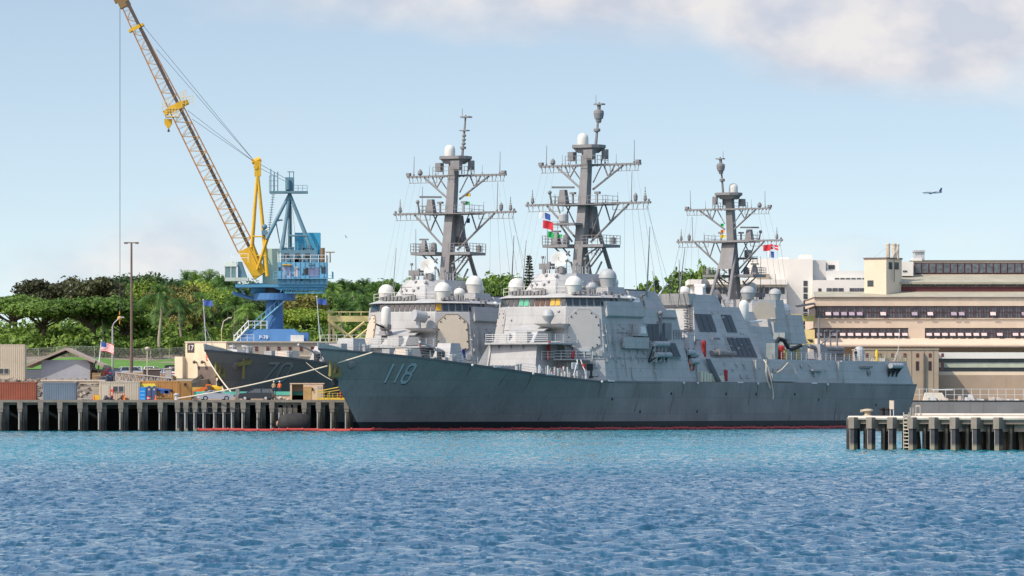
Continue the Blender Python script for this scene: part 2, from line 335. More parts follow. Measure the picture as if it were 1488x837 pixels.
def make_ship(name,label,loc,axis_az,number=None,num_at=None,flight='A',panel=None,extras=True,pitch=0.0,hullm=None):
    HULLP=hullm or globals()['HULLP']
    root=thing(name,label,'warship',loc,0)
    root.rotation_euler=(0,pitch,axis_az)
    G=lambda: MB(sh)
    S=panel or PANEL_G
    # ---- hull
    m=G(); st=[0,.5,1,2,3,4.5,6,8,10,11.7,13,15,17,20,23,26,30,34,38.5,42,46,50,55,60,66,75,85,95,105,115,125,135,145,154.6]
    NK=12
    for side in (1,-1):
        vs=[]
        for t in st:
            a=z0(t); top=zd(t)
            for k in range(NK+1):
                z=a+(top-a)*k/NK; tt=t
                if t>150: tt=t-1.2*(1-(z+1.5)/(top+1.5))
                vs.append((tt,side*hb(min(t,154.6),z),z))
        fs=[[i*(NK+1)+k,(i+1)*(NK+1)+k,(i+1)*(NK+1)+k+1,i*(NK+1)+k+1] for i in range(len(st)-1) for k in range(NK)]
        m.add(vs,fs)
        base=len(m.v)-(NK+1)
    # transom
    n=(NK+1); A=[(m.v[len(m.v)-n+k]) for k in range(n)]; nv=len(m.v); half=nv//2
    m.f+= [[half-n+k,half-n+k+1,nv-n+k+1,nv-n+k] for k in range(n-1)]; m.mi+=[0]*(n-1)
    hull=m.build('hull',HULLP,root,smooth=True)
    m=G()
    for a,b in zip(st[:-1],st[1:]):
        m.loft([(a,-hd(a)+.05,zd(a)-.3),(b,-hd(b)+.05,zd(b)-.3),(b,hd(b)-.05,zd(b)-.3),(a,hd(a)-.05,zd(a)-.3)],[(a,-hd(a)+.05,zd(a)-.04),(b,-hd(b)+.05,zd(b)-.04),(b,hd(b)-.05,zd(b)-.04),(a,hd(a)-.05,zd(a)-.04)],cap=True)
    m.build('deck',DECKP,root)
    # bow bulwark plate and jackstaff
    m=G()
    for side in (1,-1):
        q=[(0.0,.05),(1.2,.62),(2.6,1.3),(4.2,2.0)]
        for (a,ba),(b,bb) in zip(q[:-1],q[1:]):
            ha=.75*(1-a/4.4); hb_=.75*(1-b/4.4)
            m.loft([(a,side*ba,zd(a)-.05),(b,side*bb,zd(b)-.05),(b,side*(bb-.08),zd(b)-.05),(a,side*(ba-.08),zd(a)-.05)],[(a-.15,side*(ba+.05),zd(a)+ha),(b-.15,side*(bb+.05),zd(b)+hb_),(b-.15,side*(bb-.03),zd(b)+hb_),(a-.15,side*(ba-.03),zd(a)+ha)])
    m.build('bulwark',GREY,root)
    m=G(); m.tube((.6,0,11.0),(-.3,0,17.8),.07,.045,6); m.ball((-.3,0,17.85),.1); m.tube((1.9,.5,11),(.2,0,14.2),.035,n=4)
    m.build('jackstaff',WHITEM,root)
    # windlass, capstans, covered gear on the forecastle
    m=G()
    m.lathe([(.5,0),(.42,.3),(.35,.9),(.55,1.0),(.5,1.25)],(9,1.0,zd(9)),12); m.lathe([(.5,0),(.42,.3),(.35,.9),(.55,1.0),(.5,1.25)],(9,-1.0,zd(9)),12)
    m.box(4,5.4,-1.0,1.0,zd(5)-.1,zd(5)+(.9 if flight=='A' else .2)); m.box(12,13,2.2,3.4,zd(12)-.1,zd(12)+.7); m.box(17.5,19,-3,-1,zd(18)-.1,zd(18)+.6)
    for t in (7.5,14.5,22.5,36): m.lathe([(.28,0),(.25,.7),(.34,.8),(.3,.95)],(t,hd(t)-.7,zd(t)),8); m.lathe([(.28,0),(.25,.7),(.34,.8),(.3,.95)],(t+.8,hd(t)-.75,zd(t)),8)
    m.each('mooring_bitt',GREY,root)
    m=G(); h9=1.75 if flight=='A' else .5; m.frus([(6.3,-1.6),(9.4,-1.9),(9.4,1.7),(6.3,1.4)],zd(7)+.0,[(6.7,-1.3),(9.1,-1.5),(9.1,1.3),(6.7,1.1)],zd(7)+h9); m.build('covered_windlass',GREY,root)
    m=G(); m.frus([(21,-2.2),(24.2,-2.2),(24.2,.8),(21,.8)],zd(22),[(21.4,-1.9),(23.9,-1.9),(23.9,.5),(21.4,.5)],zd(22)+1.75); m.build('canvas_cover',CANV,root)
    # forecastle rails
    for side in (1,-1):
        for tt in ((4.5,8,12,16,20,24,27),(36,40,44,48,52)):
            m=G(); m.rail([(t,side*(hd(t)-.25),zd(t)) for t in tt],1.05,2.1,3,.028); m.build('deck_railing',WHITEM,root)
    # anchor
    m=G(); t0,zz=3.2,8.35; b0=hb(t0,zz)
    m.tube((t0-.2,b0+.25,zz-1.5),(t0+.1,b0+.25,zz+1.0),.2,.16,8)
    m.obox((t0-.2,b0+.35,zz-.9),(.9,0,0),(0,.3,0),(0,0,.28))
    for sgn in (-1,1):
        m.loft([(t0-.2+sgn*.75,b0+.15,zz-1.1),(t0-.2+sgn*1.25,b0+.15,zz-1.0),(t0-.2+sgn*1.25,b0+.55,zz-1.0),(t0-.2+sgn*.75,b0+.55,zz-1.1)],[(t0-.2+sgn*.8,b0+.3,zz+1.1),(t0-.2+sgn*1.2,b0+.3,zz+1.0),(t0-.2+sgn*1.2,b0+.45,zz+1.0),(t0-.2+sgn*.8,b0+.45,zz+1.1)])
    m.lathe([(.62,0),(.66,.12),(.4,.2)],(t0,b0+.02,zz+.9),12,axis=(-.45,.8,-.35))
    an=m.build('anchor',YELLOW,root)
    m=G(); m.lathe([(.05,-.55),(.42,-.4),(.5,.2),(.2,.5)],(t0-.2,b0+.35,zz-1.85),10); m.build('anchor_crown',BLACKM,an)
    # second anchor on the stem
    m=G(); m.lathe([(.5,0),(.58,.1),(.35,.25)],(5.6,hb(5.6,8.9)+.02,8.9),12,axis=(-.45,.8,-.35)); m.build('hawse_pipe',HULLP,root)
    if flight=='1':
        m=G(); t0,zz=6.4,9.3; b0=hb(t0,zz); m.tube((t0,b0+.3,zz-2.2),(t0,b0+.3,zz+.6),.22,.16,8)
        m.loft([(t0-.9,b0-.3,zz-.5),(t0+1.2,b0+.5,zz-.2),(t0+1.2,b0+.8,zz-.2),(t0-.9,b0+.2,zz-.5)],[(t0-1.1,b0+.1,zz+.1),(t0+1.4,b0+.9,zz+.5),(t0+1.4,b0+1.0,zz+.5),(t0-1.1,b0+.2,zz+.1)]); m.build('anchor',YELLOW,root)
    # hull number
    if number:
        t1,t2,zl,zu,sl,gap=num_at; n=len(number); cw=(t2-t1)/n; wst=.25*(zu-zl)*.62
        for off,mt,nm,dd in ((.13,NUMS,'number_shadow',.035),(0,NUMP if flight=='A' else M('faded_number_paint',(.26,.245,.23),.6,.1,.7,streak=.2),'hull_number',.06)):
            m=MB(sh)
            for i,ch in enumerate(number):
                for stx in digit_strokes(ch):
                    for (u0,v0),(u1,v1) in zip(stx[:-1],stx[1:]):
                        p=Vector((t1+cw*(i+gap+u0*(1-2*gap))+off,zl+(zu-zl)*v0-off)); q=Vector((t1+cw*(i+gap+u1*(1-2*gap))+off,zl+(zu-zl)*v1-off))
                        p.x+=sl*(v0); q.x+=sl*(v1)
                        d=q-p; L=d.length; d.normalize(); nn=Vector((-d.y,d.x))*wst*.5; p=p-d*wst*.22; q=q+d*wst*.22
                        K=6; vs=[]
                        for k in range(K+1):
                            for sgn in (1,-1):
                                c=p.lerp(q,k/K)+nn*sgn; vs.append((c.x,hb(c.x,c.y)+dd,c.y))
                        m.add(vs,[[2*k,2*k+1,2*k+3,2*k+2] for k in range(K)])
            m.build(nm,mt,root,fix=False)
    # hull side fittings: scuttles, discharge pipes, rubbing strake
    m=G(); rr=random.Random(5)
    for t in (60,68,76,84,92,101,113,121,133,141,147):
        z=rr.choice([1.3,1.9,2.6,3.6,4.4,5.2]); m.lathe([(.2,-.05),(.22,.03),(.12,.05)],(t,hb(t,z)+.0,z),8,axis=(0,1,0))
    m.each('hull_scuttle',BLACKM,root)
    m=G()
    for t in (25.5,38.5,56,79,83,101,123): m.lathe([(.12,-.1),(.2,0),(.2,.12),(.1,.2)],(t,hd(t)+.06,zd(t)-.2),8,axis=(0,1,-.3))
    for t in (30,42,58,95,118): m.box(t,t+1.6,hd(t)-.1,hd(t)+.07,zd(t)-.14,zd(t)+.06)
    m.each('deck_edge_chock',WHITEM,root)
    # scuffs, runs of rust and draught marks painted on the side
    rr=random.Random(33); RU=M('rust_run',(.16,.085,.05),.8,.3,3); SC_=M('scuff_dark',(.075,.078,.085),.8,.3,3)
    def decal(nm,mt,t,za,zb_,w,sl):
        m=G(); vs=[]
        for k in range(7): z=za+(zb_-za)*k/6; tt=t+sl*k/6; ww=w*(1-.75*k/6); vs+=[(tt-ww,hb(tt,z)+.02,z),(tt+ww,hb(tt,z)+.02,z)]
        m.add(vs,[[2*k,2*k+1,2*k+3,2*k+2] for k in range(6)]); m.build(nm,mt,root,fix=False)
    for t,za,zb_,sl in ((58.5,1.3,3.2,.5),(66.5,2.6,5.2,.7),(76,2.2,5.6,.8),(94,1.5,2.4,.3),(99,3.6,6.0,.1),(112,1.3,2.2,.2),(127,1.3,4.2,.05),(128.4,1.3,2.6,.3),(139,1.3,2.2,.2),(44,1.4,2.6,.3),(33,6.2,8.0,.4)): decal('scuff_mark' if rr.random()<.6 else 'rust_run',SC_ if rr.random()<.6 else RU,t,za,zb_,.09,sl)
    for t in (25.5,38.5,56,79,101,123): decal('rust_run',RU,t+.2,zd(t)-.5,zd(t)-rr.uniform(1.4,2.6),.11,.05)
    # ---- gun
    g=G(); 
    zt=zd(31.5)-.05
    g.lathe([(2.1,0),(2.1,.45),(1.9,.55)],(31.6,0,zt),20)
    g.frus([(29.6,-1.55),(33.6,-1.75),(33.6,1.75),(29.6,1.55)],zt+.5,[(30.9,-1.05),(33.0,-1.15),(33.0,1.15),(30.9,1.05)],zt+3.45)
    g.box(29.2,29.9,-1.2,-.7,zt+.3,zt+1.5); g.box(29.2,29.9,.7,1.2,zt+.3,zt+1.5)
    gun=g.build('gun_turret',GREY,root)
    g=G(); g.tube((31,0,zt+2.1),(28.6,0,zt+2.65),.34,.27,10); g.tube((28.8,0,zt+2.6),(24.9,0,zt+3.5),.16,.12,8); g.tube((25.1,0,zt+3.45),(24.6,0,zt+3.57),.17,n=8); g.build('gun_barrel',GREY,gun)
    g=G(); g.box(29.55,30.5,-.42,.42,zt+.95,zt+2.3); g.build('gun_port',DARKM,gun)
    g=G(); 
    for k in range(5): g.box(32.2,32.9,1.78-.1*k,1.86-.1*k,zt+.75+.42*k,zt+.82+.42*k)
    g.build('turret_ladder',WHITEM,gun)
    g=G(); g.tube((33.9,1.2,zt+1.4),(33.9,1.2,zt+2.7),.32,.2,8); g.build('gun_tarpaulin',M('blue_tarpaulin',(.03,.05,.2),.8),gun)
    g=G(); g.lathe([(.12,0),(.16,.1),(.16,.7),(.05,.8)],(30.6,1.72,zt+1.0),8); g.build('extinguisher',REDM,gun)
    # vertical launcher + spray shield + gear
    m=G(); m.box(37,44.5,-3.4,3.4,zd(40)-.2,zd(38)+.85)
    for i in range(8): m.box(37.2+.9*i,37.9+.9*i,-3.1,3.1,zd(38)+.85,zd(38)+.95)
    m.build('missile_launcher',GREY,root)
    # ---- forward deckhouse block with platform
    m=G(); zb=7.3
    m.frus([(47.2,-3.9),(54,-3.9),(54,4.5),(47.2,4.5)],zb,[(48.2,-3.2),(54,-3.2),(54,4.25),(48.2,4.25)],12.05)
    m.frus([(45.2,-5.0),(48.4,-5.0),(48.4,-3.4),(46.8,-3.4)],zb,[(48.2,-3.6),(49,-3.6),(49,-3.2),(48.2,-3.2)],12.3)
    m.loft([(48.6,-2.4,12.2),(53.8,-2.4,12.2),(53.8,3.3,12.2),(48.6,3.3,12.2)],[(50.2,-2.2,13.9),(53.8,-2.2,13.9),(53.8,3.2,13.9),(50.2,3.2,13.9)])
    m.build('forward_deckhouse',GREY,root)
    m=G(); m.prism([(46.9,-3.6),(54.3,-3.6),(54.3,7.3),(52.6,7.3),(47.4,6.6)],12.05,12.3)
    for b in (-2,0,2): m.ext([(47.4,b,12.05),(48.2,b,12.05),(48.2,b,11.2)],(0,.08,0))
    pl=m.build('gun_platform',GREY,root)
    m=G(); m.rail([(54.2,-3.5,12.3),(47,-3.5,12.3),(47,0,12.3),(47.4,6.5,12.3),(52.6,7.2,12.3),(54.2,7.2,12.3)],1.15,1.9,4,.05); m.build('platform_railing',WHITEM,pl)
    # screens on the platform
    m=G(); m.box(48.9,49.5,-2.6,-.8,12.3,13.6); m.box(48.4,49.6,.6,2.5,12.3,13.8); m.ext([(50.4,-1.7,13.95),(51.6,3.4,13.95),(53.9,3.4,14.75),(53.9,-1.7,14.75)],(0,0,.12)); m.build('platform_shield',GREY,root)
    # ---- main octagonal deckhouse
    def octp(tf,bf,kd,tb): return [(tf,-bf),(tf,bf),(tf+kd,bf+kd),(tb,bf+kd),(tb,-bf-kd),(tf+kd,-bf-kd)]
    m=G()
    m.frus(octp(53.2,5.6,4.35,82.0),6.9,octp(55,4.85,3.65,79.5),17.35)
    m.frus(octp(55,4.85,3.65,70.5),17.35,octp(55.05,4.82,3.63,70.5),17.42)
    house=m.build('main_deckhouse',GREY,root)
    m=G();  # horizontal weld line / ledge
    a=octp(53.2+1.8*.70,5.6-.75*.70,4.35-.7*.7,60); m.path([(t-.02,b*1.003,14.2) for t,b in (a[5],a[0],a[1],a[2])],.07,4)
    a=octp(53.2+1.8*.30,5.6-.75*.30,4.35-.7*.3,60); m.path([(t-.02,b*1.003,10.05) for t,b in (a[1],a[2])],.05,4)
    m.build('weld_seam',GREY,house)
    # bridge windows: one band, coloured panes
    o0=octp(55.07,4.80,3.62,70.4); 
    m=G(); m.frus(o0,17.42,octp(55.35,4.65,3.55,70.4),18.75); bd=m.build('bridge',GREY,root)
    def along(p,q,u): return (p[0]+(q[0]-p[0])*u,p[1]+(q[1]-p[1])*u)
    segs=[(o0[0],o0[1],11),(o0[1],o0[2],5),(o0[0],o0[5],5),(o0[2],along(o0[2],o0[3],.34),4)]
    for si,(p,q,n) in enumerate(segs):
        d=Vector((q[0]-p[0],q[1]-p[1],0)).normalized()
        out=Vector((d.y,-d.x,0))
        mid=Vector((p[0]+q[0],p[1]+q[1],0))/2-Vector((62,0,0))
        if out.dot(mid)<0: out=-out
        for k in range(n):
            a=along(p,q,(k+.1)/n); b=along(p,q,(k+.9)/n)
            w=MB(sh)
            A=[Vector((a[0],a[1],17.62))+out*.02,Vector((b[0],b[1],17.62))+out*.02,Vector((b[0],b[1],18.62))-out*.19,Vector((a[0],a[1],18.62))-out*.19]
            w.loft([tuple(v) for v in A],[tuple(v+out*.04) for v in A])
            mt=GLASS
            if flight=='A' and extras:
                if si==0: mt={2:GLASS_G,3:GLASS_G,5:GLASS_R,6:GLASS_R,7:GLASS_R,8:GLASS_Y,9:GLASS_Y}.get(k,GLASS)
            elif flight=='1' and si==1 and k==0: mt=GLASS_Y
            w.build('window',mt,bd)
    m=G()
    m.frus(octp(54.75,4.95,3.75,68.5),18.75,octp(55.1,4.7,3.6,68.5),18.95); m.frus(octp(55.1,4.7,3.6,68.5),18.95,octp(56.3,4.0,3.1,68.5),19.4)
    m.build('bridge_roof',GREY,root)
    # upper director house
    m=G(); m.frus([(56.2,-3.3),(56.2,2.2),(58.6,4.6),(67.6,4.6),(67.6,-4.6),(58.6,-4.6)],19.3,[(58.2,-1.2),(58.2,1.3),(60.4,3.3),(67.4,3.3),(67.4,-3.3),(60.4,-3.3)],22.3)
    m.build('director_house',GREY,root)
    m=G(); m.box(57.4,58.5,-2.4,-.6,21.0,21.2); m.box(56.6,57.6,-1.6,.2,20.0,20.15); m.tube((58.4,-.8,22.3),(58.4,-.8,23.3),.35,.3,8); m.box(58.2,59.6,-1.6,.2,22.9,23.7); m.tube((59,1.7,22.3),(59,1.7,23.2),.55,.4,8); m.build('signal_director',MASTP,root)
    # radomes
    def radome(t,b,z,r,hgt,mt,nm='radome'):
        m=G(); pr=[(r*.72,0),(r*.95,hgt*.48),(r*1.02,hgt*.5)]
        for k in range(7): a=k/6*math.pi/2; pr.append((max(.01,r*math.cos(a)),hgt*.53+(hgt*.47)*math.sin(a)))
        m.lathe(pr,(t,b,z),20); return m.build(nm,mt,root,smooth=True)
    dm=DOMEP
    radome(58.6,-5.6,19.15,1.2,2.55,dm); radome(57.1,4.9,19.2,1.25,2.65,dm)
    if flight=='A' or 1: radome(60.6,5.7,19.35,.85,1.75,DOMEG if flight=='A' else dm)
    radome(65.4,5.5,20.35,1.3,2.7,DOMEG if flight=='A' else dm); radome(67.7,4.9,19.9,.9,2.1,dm)
    m=G(); m.frus([(62.6,3.6),(68.6,3.6),(68.6,7.4),(62.6,7.4)],17.4,[(63.2,4.0),(67.6,4.0),(67.6,6.9),(63.2,6.9)],20.4); m.build('radome_base',GREY,root)
    m=G(); m.rail([(57,-6.8,19.1),(56,-4.4,19.3),(56,4.2,19.3),(58.3,6.9,19.2),(62.5,7.3,19.2)],1.05,1.6,2,.04); m.build('roof_railing',WHITEM,root)
    m=G(); rr=random.Random(11)
    for k in range(16):
        u=k/15; p=along((55.4,-4.6),(55.4,4.6),u*1.0) if k<10 else along((55.5,4.9),(58.6,8.0),(k-9)/6)
        h=rr.uniform(.25,.9); m.box(p[0],p[0]+.35,p[1]-.22,p[1]+.22,19.2,19.2+h)
    for k in range(5): m.box(59.5+1.5*k,60.2+1.5*k,7.2,7.7,18.9,19.25+.2*(k%3))
    m.tube((56.3,-1.5,19.3),(56.1,-1.6,21.2),.05,n=4); m.tube((56.3,2.5,19.3),(56.3,2.6,20.9),.05,n=4)
    m.each('signal_gear',MASTP,root)
    # clutter on the director house: boxes, cable trunks, bracket aerials
    rr=random.Random(23); m=G()
    for k in range(9):
        z=rr.uniform(19.6,22); kk=(z-19.3)/3; u=rr.uniform(0,1); t=56.2+2*kk; b=-3.3+2.1*kk+u*(5.5-3.0*kk); s=rr.uniform(.08,.28); m.box(t-.3,t+.15,b,b+s*1.5,z,z+s)
    for k in range(12):
        z=rr.uniform(19.5,21.9); kk=(z-19.3)/3; t=rr.uniform(60,66.5); b=4.6-1.3*kk; s=rr.uniform(.1,.35); m.box(t,t+s*1.6,b-.1,b+.2,z,z+s)
    m.each('wall_box',GREY,root)
    m=G(); m.rail([(58.3,-1.2,22.3),(58.3,1.3,22.3),(60.4,3.2,22.3),(64,3.2,22.3)],1.0,.9,2,.04); m.build('roof_railing',WHITEM,root)
    m=G()
    for t,b,h in ((59.5,2.2,1.6),(60.5,-2.4,2.2),(61.5,2.6,1.2),(58.8,-.2,1.3),(63.5,2.9,2.0)): m.tube((t,b,22.3),(t,b,22.3+h),.09,.06,5); m.lathe([(.22,0),(.25,.1),(.2,.35)],(t,b,22.3+h),8)
    m.each('pole_aerial',MASTP,root)
    # flat radar panels: on the 45 degree faces
    for side in (1,-1):
        p0=Vector((53.2+1.8*.45,(5.6-.75*.45),0)); p1=Vector((p0.x+4.35-.7*.45,p0.y+4.35-.7*.45,0))
        def face(u,z):   # point on the slanted corner face
            k=(z-6.9)/(17.35-6.9); a=Vector((53.2+1.8*k,5.6-.75*k,z)); b=a+Vector((4.35-.7*k,4.35-.7*k,0)); return a.lerp(b,u)
        octo=[(.09,11.9),(.33,11.05),(.66,11.05),(.91,11.9),(.91,15.6),(.66,16.75),(.33,16.75),(.09,15.6)]
        octo=[(u*1.02-.02,z+.2) for u,z in octo]
        A=[face(u,z) for u,z in octo]; nrm=(A[1]-A[0]).cross(A[3]-A[0]).normalized()
        if nrm.dot(Vector((-1,1,0)))<0: nrm=-nrm
        c=sum(A,Vector())/8
        m=MB(sh); B=[(p+nrm*.0) for p in A]; C=[(p+nrm*.16) for p in A]
        m.loft([(p.x,side*p.y,p.z) for p in B],[(p.x,side*p.y,p.z) for p in C]); pn=m.build('radar_panel',S,root)
        m=MB(sh)
        for k in range(8):
            for w in (.25,.75):
                if k in (1,5): continue
                p=(A[k].lerp(A[(k+1)%8],w)-c)*.94+c+nrm*.17; m.obox((p.x,side*p.y,p.z),(.07,0,0),(0,.07,0),(0,0,.1))
        m.each('panel_bolt',BLACKM,pn)
        m=MB(sh)
        rim=[(p-c)*1.03+c+nrm*.1 for p in A]; m.path([(p.x,side*p.y,p.z) for p in rim+rim[:1]],.055,4); m.build('panel_rim',M('rust_edge',(.2,.12,.06),.8) if flight!='A' else GREY,pn)
    # director dome on front sponson
    m=G(); m.loft([(52.2,2.6,14.55),(54.6,2.4,14.2),(54.6,5.2,14.2),(53,5.6,14.55)],[(51.2,1.8,15.0),(54.6,1.8,15.0),(54.6,5.6,15.0),(52.6,5.9,15.0)]); m.build('sponson',GREY,root)
    if flight=='A':
        m=G(); m.lathe([(.35,0),(.4,.25),(.55,.5),(.85,.95),(.9,1.15),(.86,1.2),(.8,1.5),(.6,1.85),(.3,2.05),(.02,2.1)],(52.6,3.4,15.0),18); m.build('director_dome',DOMEG,root,smooth=True)
    else:
        m=G(); m.tube((52.6,3.4,15.0),(52.6,3.4,16.3),.42,.35,10); m.tube((51.9,3.0,16.9),(53.6,3.9,16.6),.85,.85,14); m.build('director_dome',DOMEG,root)
        c=G(); c.frus([(49.3,-1.5),(51,-1.5),(51,.1),(49.3,.1)],13.9,[(49.5,-1.3),(50.8,-1.3),(50.8,-.1),(49.5,-.1)],14.6); c.tube((50.1,-1.35,15.2),(50.1,-.05,15.2),.6,n=10)
        ci=c.build('close_in_gun',MASTP,root)
        c=G(); c.lathe([(.6,0),(.72,.3),(.72,2.1),(.6,2.6),(.25,2.85),(.02,2.9)],(50.2,-.7,15.3),16); c.build('gun_radome',DOMEP,ci,smooth=True)
        c=G(); c.tube((50,-.7,15.0),(47.4,-.7,15.5),.16,.14,8); c.build('gun_barrel',BLACKM,ci)
    # front recess gear: doors, ladders, hoses, cabinets (below the diagonal face)
    if extras:
        m=G(); 
        def fp(u,z,o=0.0):
            k=(z-6.9)/10.45; a=Vector((53.2+1.8*k,5.6-.75*k,z)); b=a+Vector((4.35-.7*k,4.35-.7*k,0)); p=a.lerp(b,u)+Vector((-.7,.7,0))*o; return p
        p=fp(.62,7.35,.03); m.obox((p.x,p.y,8.35),(.3,.3,0),(-.05,.05,0),(0,0,1.0)); m.build('door',DARKM,root)
        m=G(); m.prism([(50.5,5.6),(52.9,4.6),(56.3,8.2),(55.2,9.2)],9.85,10.0); wk=m.build('side_platform',GREY,root)
        m=G(); m.rail([(50.6,5.6,10),(52.4,6.8,10),(55.2,9.1,10)],1.15,1.3,3,.05); m.rail([(48.9,4.6,9.9),(50.6,5.6,9.9)],1.15,1.0,3,.05); m.build('platform_railing',WHITEM,wk)
        for (t,b,z,h) in [(50.1,4.9,9.9,2.6),(52.9,7.2,10.1,1.1)]:
            m=G(); m.tube((t,b,z),(t+.3,b,z+h),.3,.25,8); m.build('fire_hose_reel',REDM,root)
        m=G(); p=fp(.35,11); m.path([(53.2,5.9,10),(53.1,6.0,11.6),(52.8,5.8,12.2),(52.2,5.2,12.4),(51.4,4.4,12.3)],.16,6); m.build('vent_pipe',GREY,root)
        rr=random.Random(3)
        m=G()
        for k in range(26):
            t=rr.uniform(42,55); b=hd(t)-rr.uniform(.5,2.4); h=rr.uniform(.3,1.3); w=rr.uniform(.15,.5); m.box(t,t+w,b-w*.7,b,zd(t)-.1,zd(t)+h)
        for k in range(16):
            p=fp(rr.uniform(.05,.95),rr.choice([8.0,9.2,10.8,11.3]),.12); s=rr.uniform(.1,.32); m.obox(p,(s,s,0),(-.1,.1,0),(0,0,rr.uniform(.15,.5)))
        m.each('deck_locker',GREY,root)
        m=G()
        for k in range(14):
            t=rr.uniform(41,54); b=hd(t)-rr.uniform(.4,1.6); h=rr.uniform(.5,1.5); m.tube((t,b,zd(t)),(t+rr.uniform(-.3,.3),b,zd(t)+h),.12,.1,6)
        m.box(50.4,52.0,8.6,8.7,8.6,9.5)
        m.each('deck_fitting',WHITEM,root)
        m=G(); m.path([(52.2,8.4,9.9),(51.6,8.9,9.1),(50.8,9.2,9.4),(50.0,9.4,8.4),(49.4,9.5,7.6)],.07,5); m.path([(53.2,8.4,9.9),(52.9,9.0,8.8),(52.5,9.5,8.4),(52.3,9.8,7.2)],.07,5); m.build('hose',WHITEM,root)
        for t,b,z in ((45.5,8.7,7.5),(47,8.8,8.0),(52.9,9.0,8.6)):
            m=G(); m.box(t,t+.35,b-.2,b+.15,z,z+.75); m.build('hose_box',REDM,root)
        p=fp(.5,10.9,.15); m=G(); m.obox((p.x,p.y,11.35),(.55,.55,0),(-.1,.1,0),(0,0,.28)); m.build('placard',WHITEM,root)
    # pipes, boxes, vents and brackets bolted to the house sides
    rr=random.Random(17); m=G()
    def hside(t,z): return 9.95+.02-1.45*(z-6.9)/10.45
    for k in range(46):
        t=rr.uniform(58,72); z=rr.uniform(7.6,15.2); s=rr.uniform(.07,.3); b=hside(t,z); m.box(t,t+s*rr.uniform(.8,2.2),b-.15,b+rr.uniform(.08,.3),z,z+s*rr.uniform(.6,2))
    for k in range(5):
        u=rr.uniform(-.95,.95); z=rr.uniform(12.6,17.0); kk=(z-6.9)/10.45; t=53.2+1.8*kk; b=u*(5.6-.75*kk); s=rr.uniform(.06,.2); m.box(t-.22,t+.1,b,b+s*1.6,z,z+s)
    for k in range(12):
        t=rr.uniform(93,104); z=rr.uniform(11,17.4); b=7.62-2.7*(z-10.4)/7.8; s=rr.uniform(.08,.28); m.box(t,t+s*1.5,b-.15,b+.2,z,z+s*1.3)
    m.each('wall_fitting',GREY,root)
    for t0,z0_,z1_ in ((60.6,7.2,15.4),(71.2,7.1,12.4),(97.2,10.6,14.2)):
        m=G(); f=(lambda z:hside(0,z)) if t0<90 else (lambda z:7.62-2.7*(z-10.4)/7.8)
        for dt in (0,.45): m.tube((t0+dt,f(z0_)+.12,z0_),(t0+dt,f(z1_)+.12,z1_),.035,n=4)
        n=int((z1_-z0_)/.33)
        for k in range(n): z=z0_+.33*k; m.tube((t0,f(z)+.12,z),(t0+.45,f(z)+.12,z),.028,n=4)
        m.build('wall_ladder',GREY,root)
    m=G()
    for za,zb_,t in ((9.6,14.8,67.2),(7.6,11.0,63.4),(11,15,58.9)): m.tube((t,hside(t,za)+.1,za),(t,hside(t,zb_)+.1,zb_),.07,n=5)
    m.tube((59,hside(0,10.3)+.1,10.3),(72.5,hside(0,10.3)+.1,10.3),.05,n=5); m.tube((62,hside(0,13.9)+.08,13.9),(69,hside(0,13.9)+.08,13.9),.06,n=5)
    m.each('pipe_run',GREY,root)
    for t,z in ((64.8,7.15),(69.0,11.75)):
        m=G(); A=[(t,hside(t,z)+.03,z),(t+.75,hside(t,z)+.03,z),(t+.75,hside(t,z+1.8)+.03,z+1.8),(t,hside(t,z+1.8)+.03,z+1.8)]; m.loft(A,[(a,b+.07,c) for a,b,c in A]); m.build('door',LOUVRE if z>10 else GREY,root)
    # ---- side of the main house
    m=G(); m.loft([(59.3,8.2,15.6),(69.5,8.2,15.6),(69.5,9.15,16.2),(59.3,9.15,16.2)],[(59.3,8.2,18.25),(69.5,8.2,18.25),(69.5,8.95,18.25),(59.3,8.95,18.25)])
    m.loft([(59.3,-8.2,15.6),(69.5,-8.2,15.6),(69.5,-9.15,16.2),(59.3,-9.15,16.2)],[(59.3,-8.2,18.25),(69.5,-8.2,18.25),(69.5,-8.95,18.25),(59.3,-8.95,18.25)]); m.each('bridge_wing',GREY,root)
    m=G(); m.box(62.6,69.4,8.4,10.0,11.6,11.8); m.loft([(62.6,9.4,11.6),(69.4,9.4,11.6),(69.4,10.0,11.6),(62.6,10.0,11.6)],[(62.6,9.9,13.2),(69.4,9.9,13.2),(69.4,10.05,13.2),(62.6,10.05,13.2)]); wg=m.build('side_balcony',GREY,root)
    m=G(); m.rail([(59.4,9.5,12.2),(62.6,9.7,12.2)],1.1,1.2,3,.04); m.rail([(62.6,9.95,13.2),(66,9.95,13.2)],1.1,1.2,3,.03); m.build('balcony_railing',GREY,wg)
    m=G(); m.frus([(66.2,9.0),(69.0,9.0),(69.0,10.1),(66.2,10.1)],13.4,[(66.5,9.1),(68.6,9.1),(68.6,9.9),(66.5,9.9)],15.1); bx=m.build('lookout_box',GREY,root)
    m=G(); m.loft([(66.9,10.06,13.75),(68.5,10.06,13.75),(68.3,9.98,14.75),(67,9.98,14.75)],[(66.9,10.12,13.75),(68.5,10.12,13.75),(68.3,10.04,14.75),(67,10.04,14.75)]); m.build('window',WHITEM,bx)
    # side lockers on wing roof
    m=G(); m.ball((66.9,8.2,18.75),.45); m.frus([(67.2,8),(69.0,8),(69.0,8.8),(67.2,8.8)],18.25,[(68,8),(69.0,8),(69.0,8.6),(68,8.6)],18.9); m.build('searchlight',WHITEM,root)
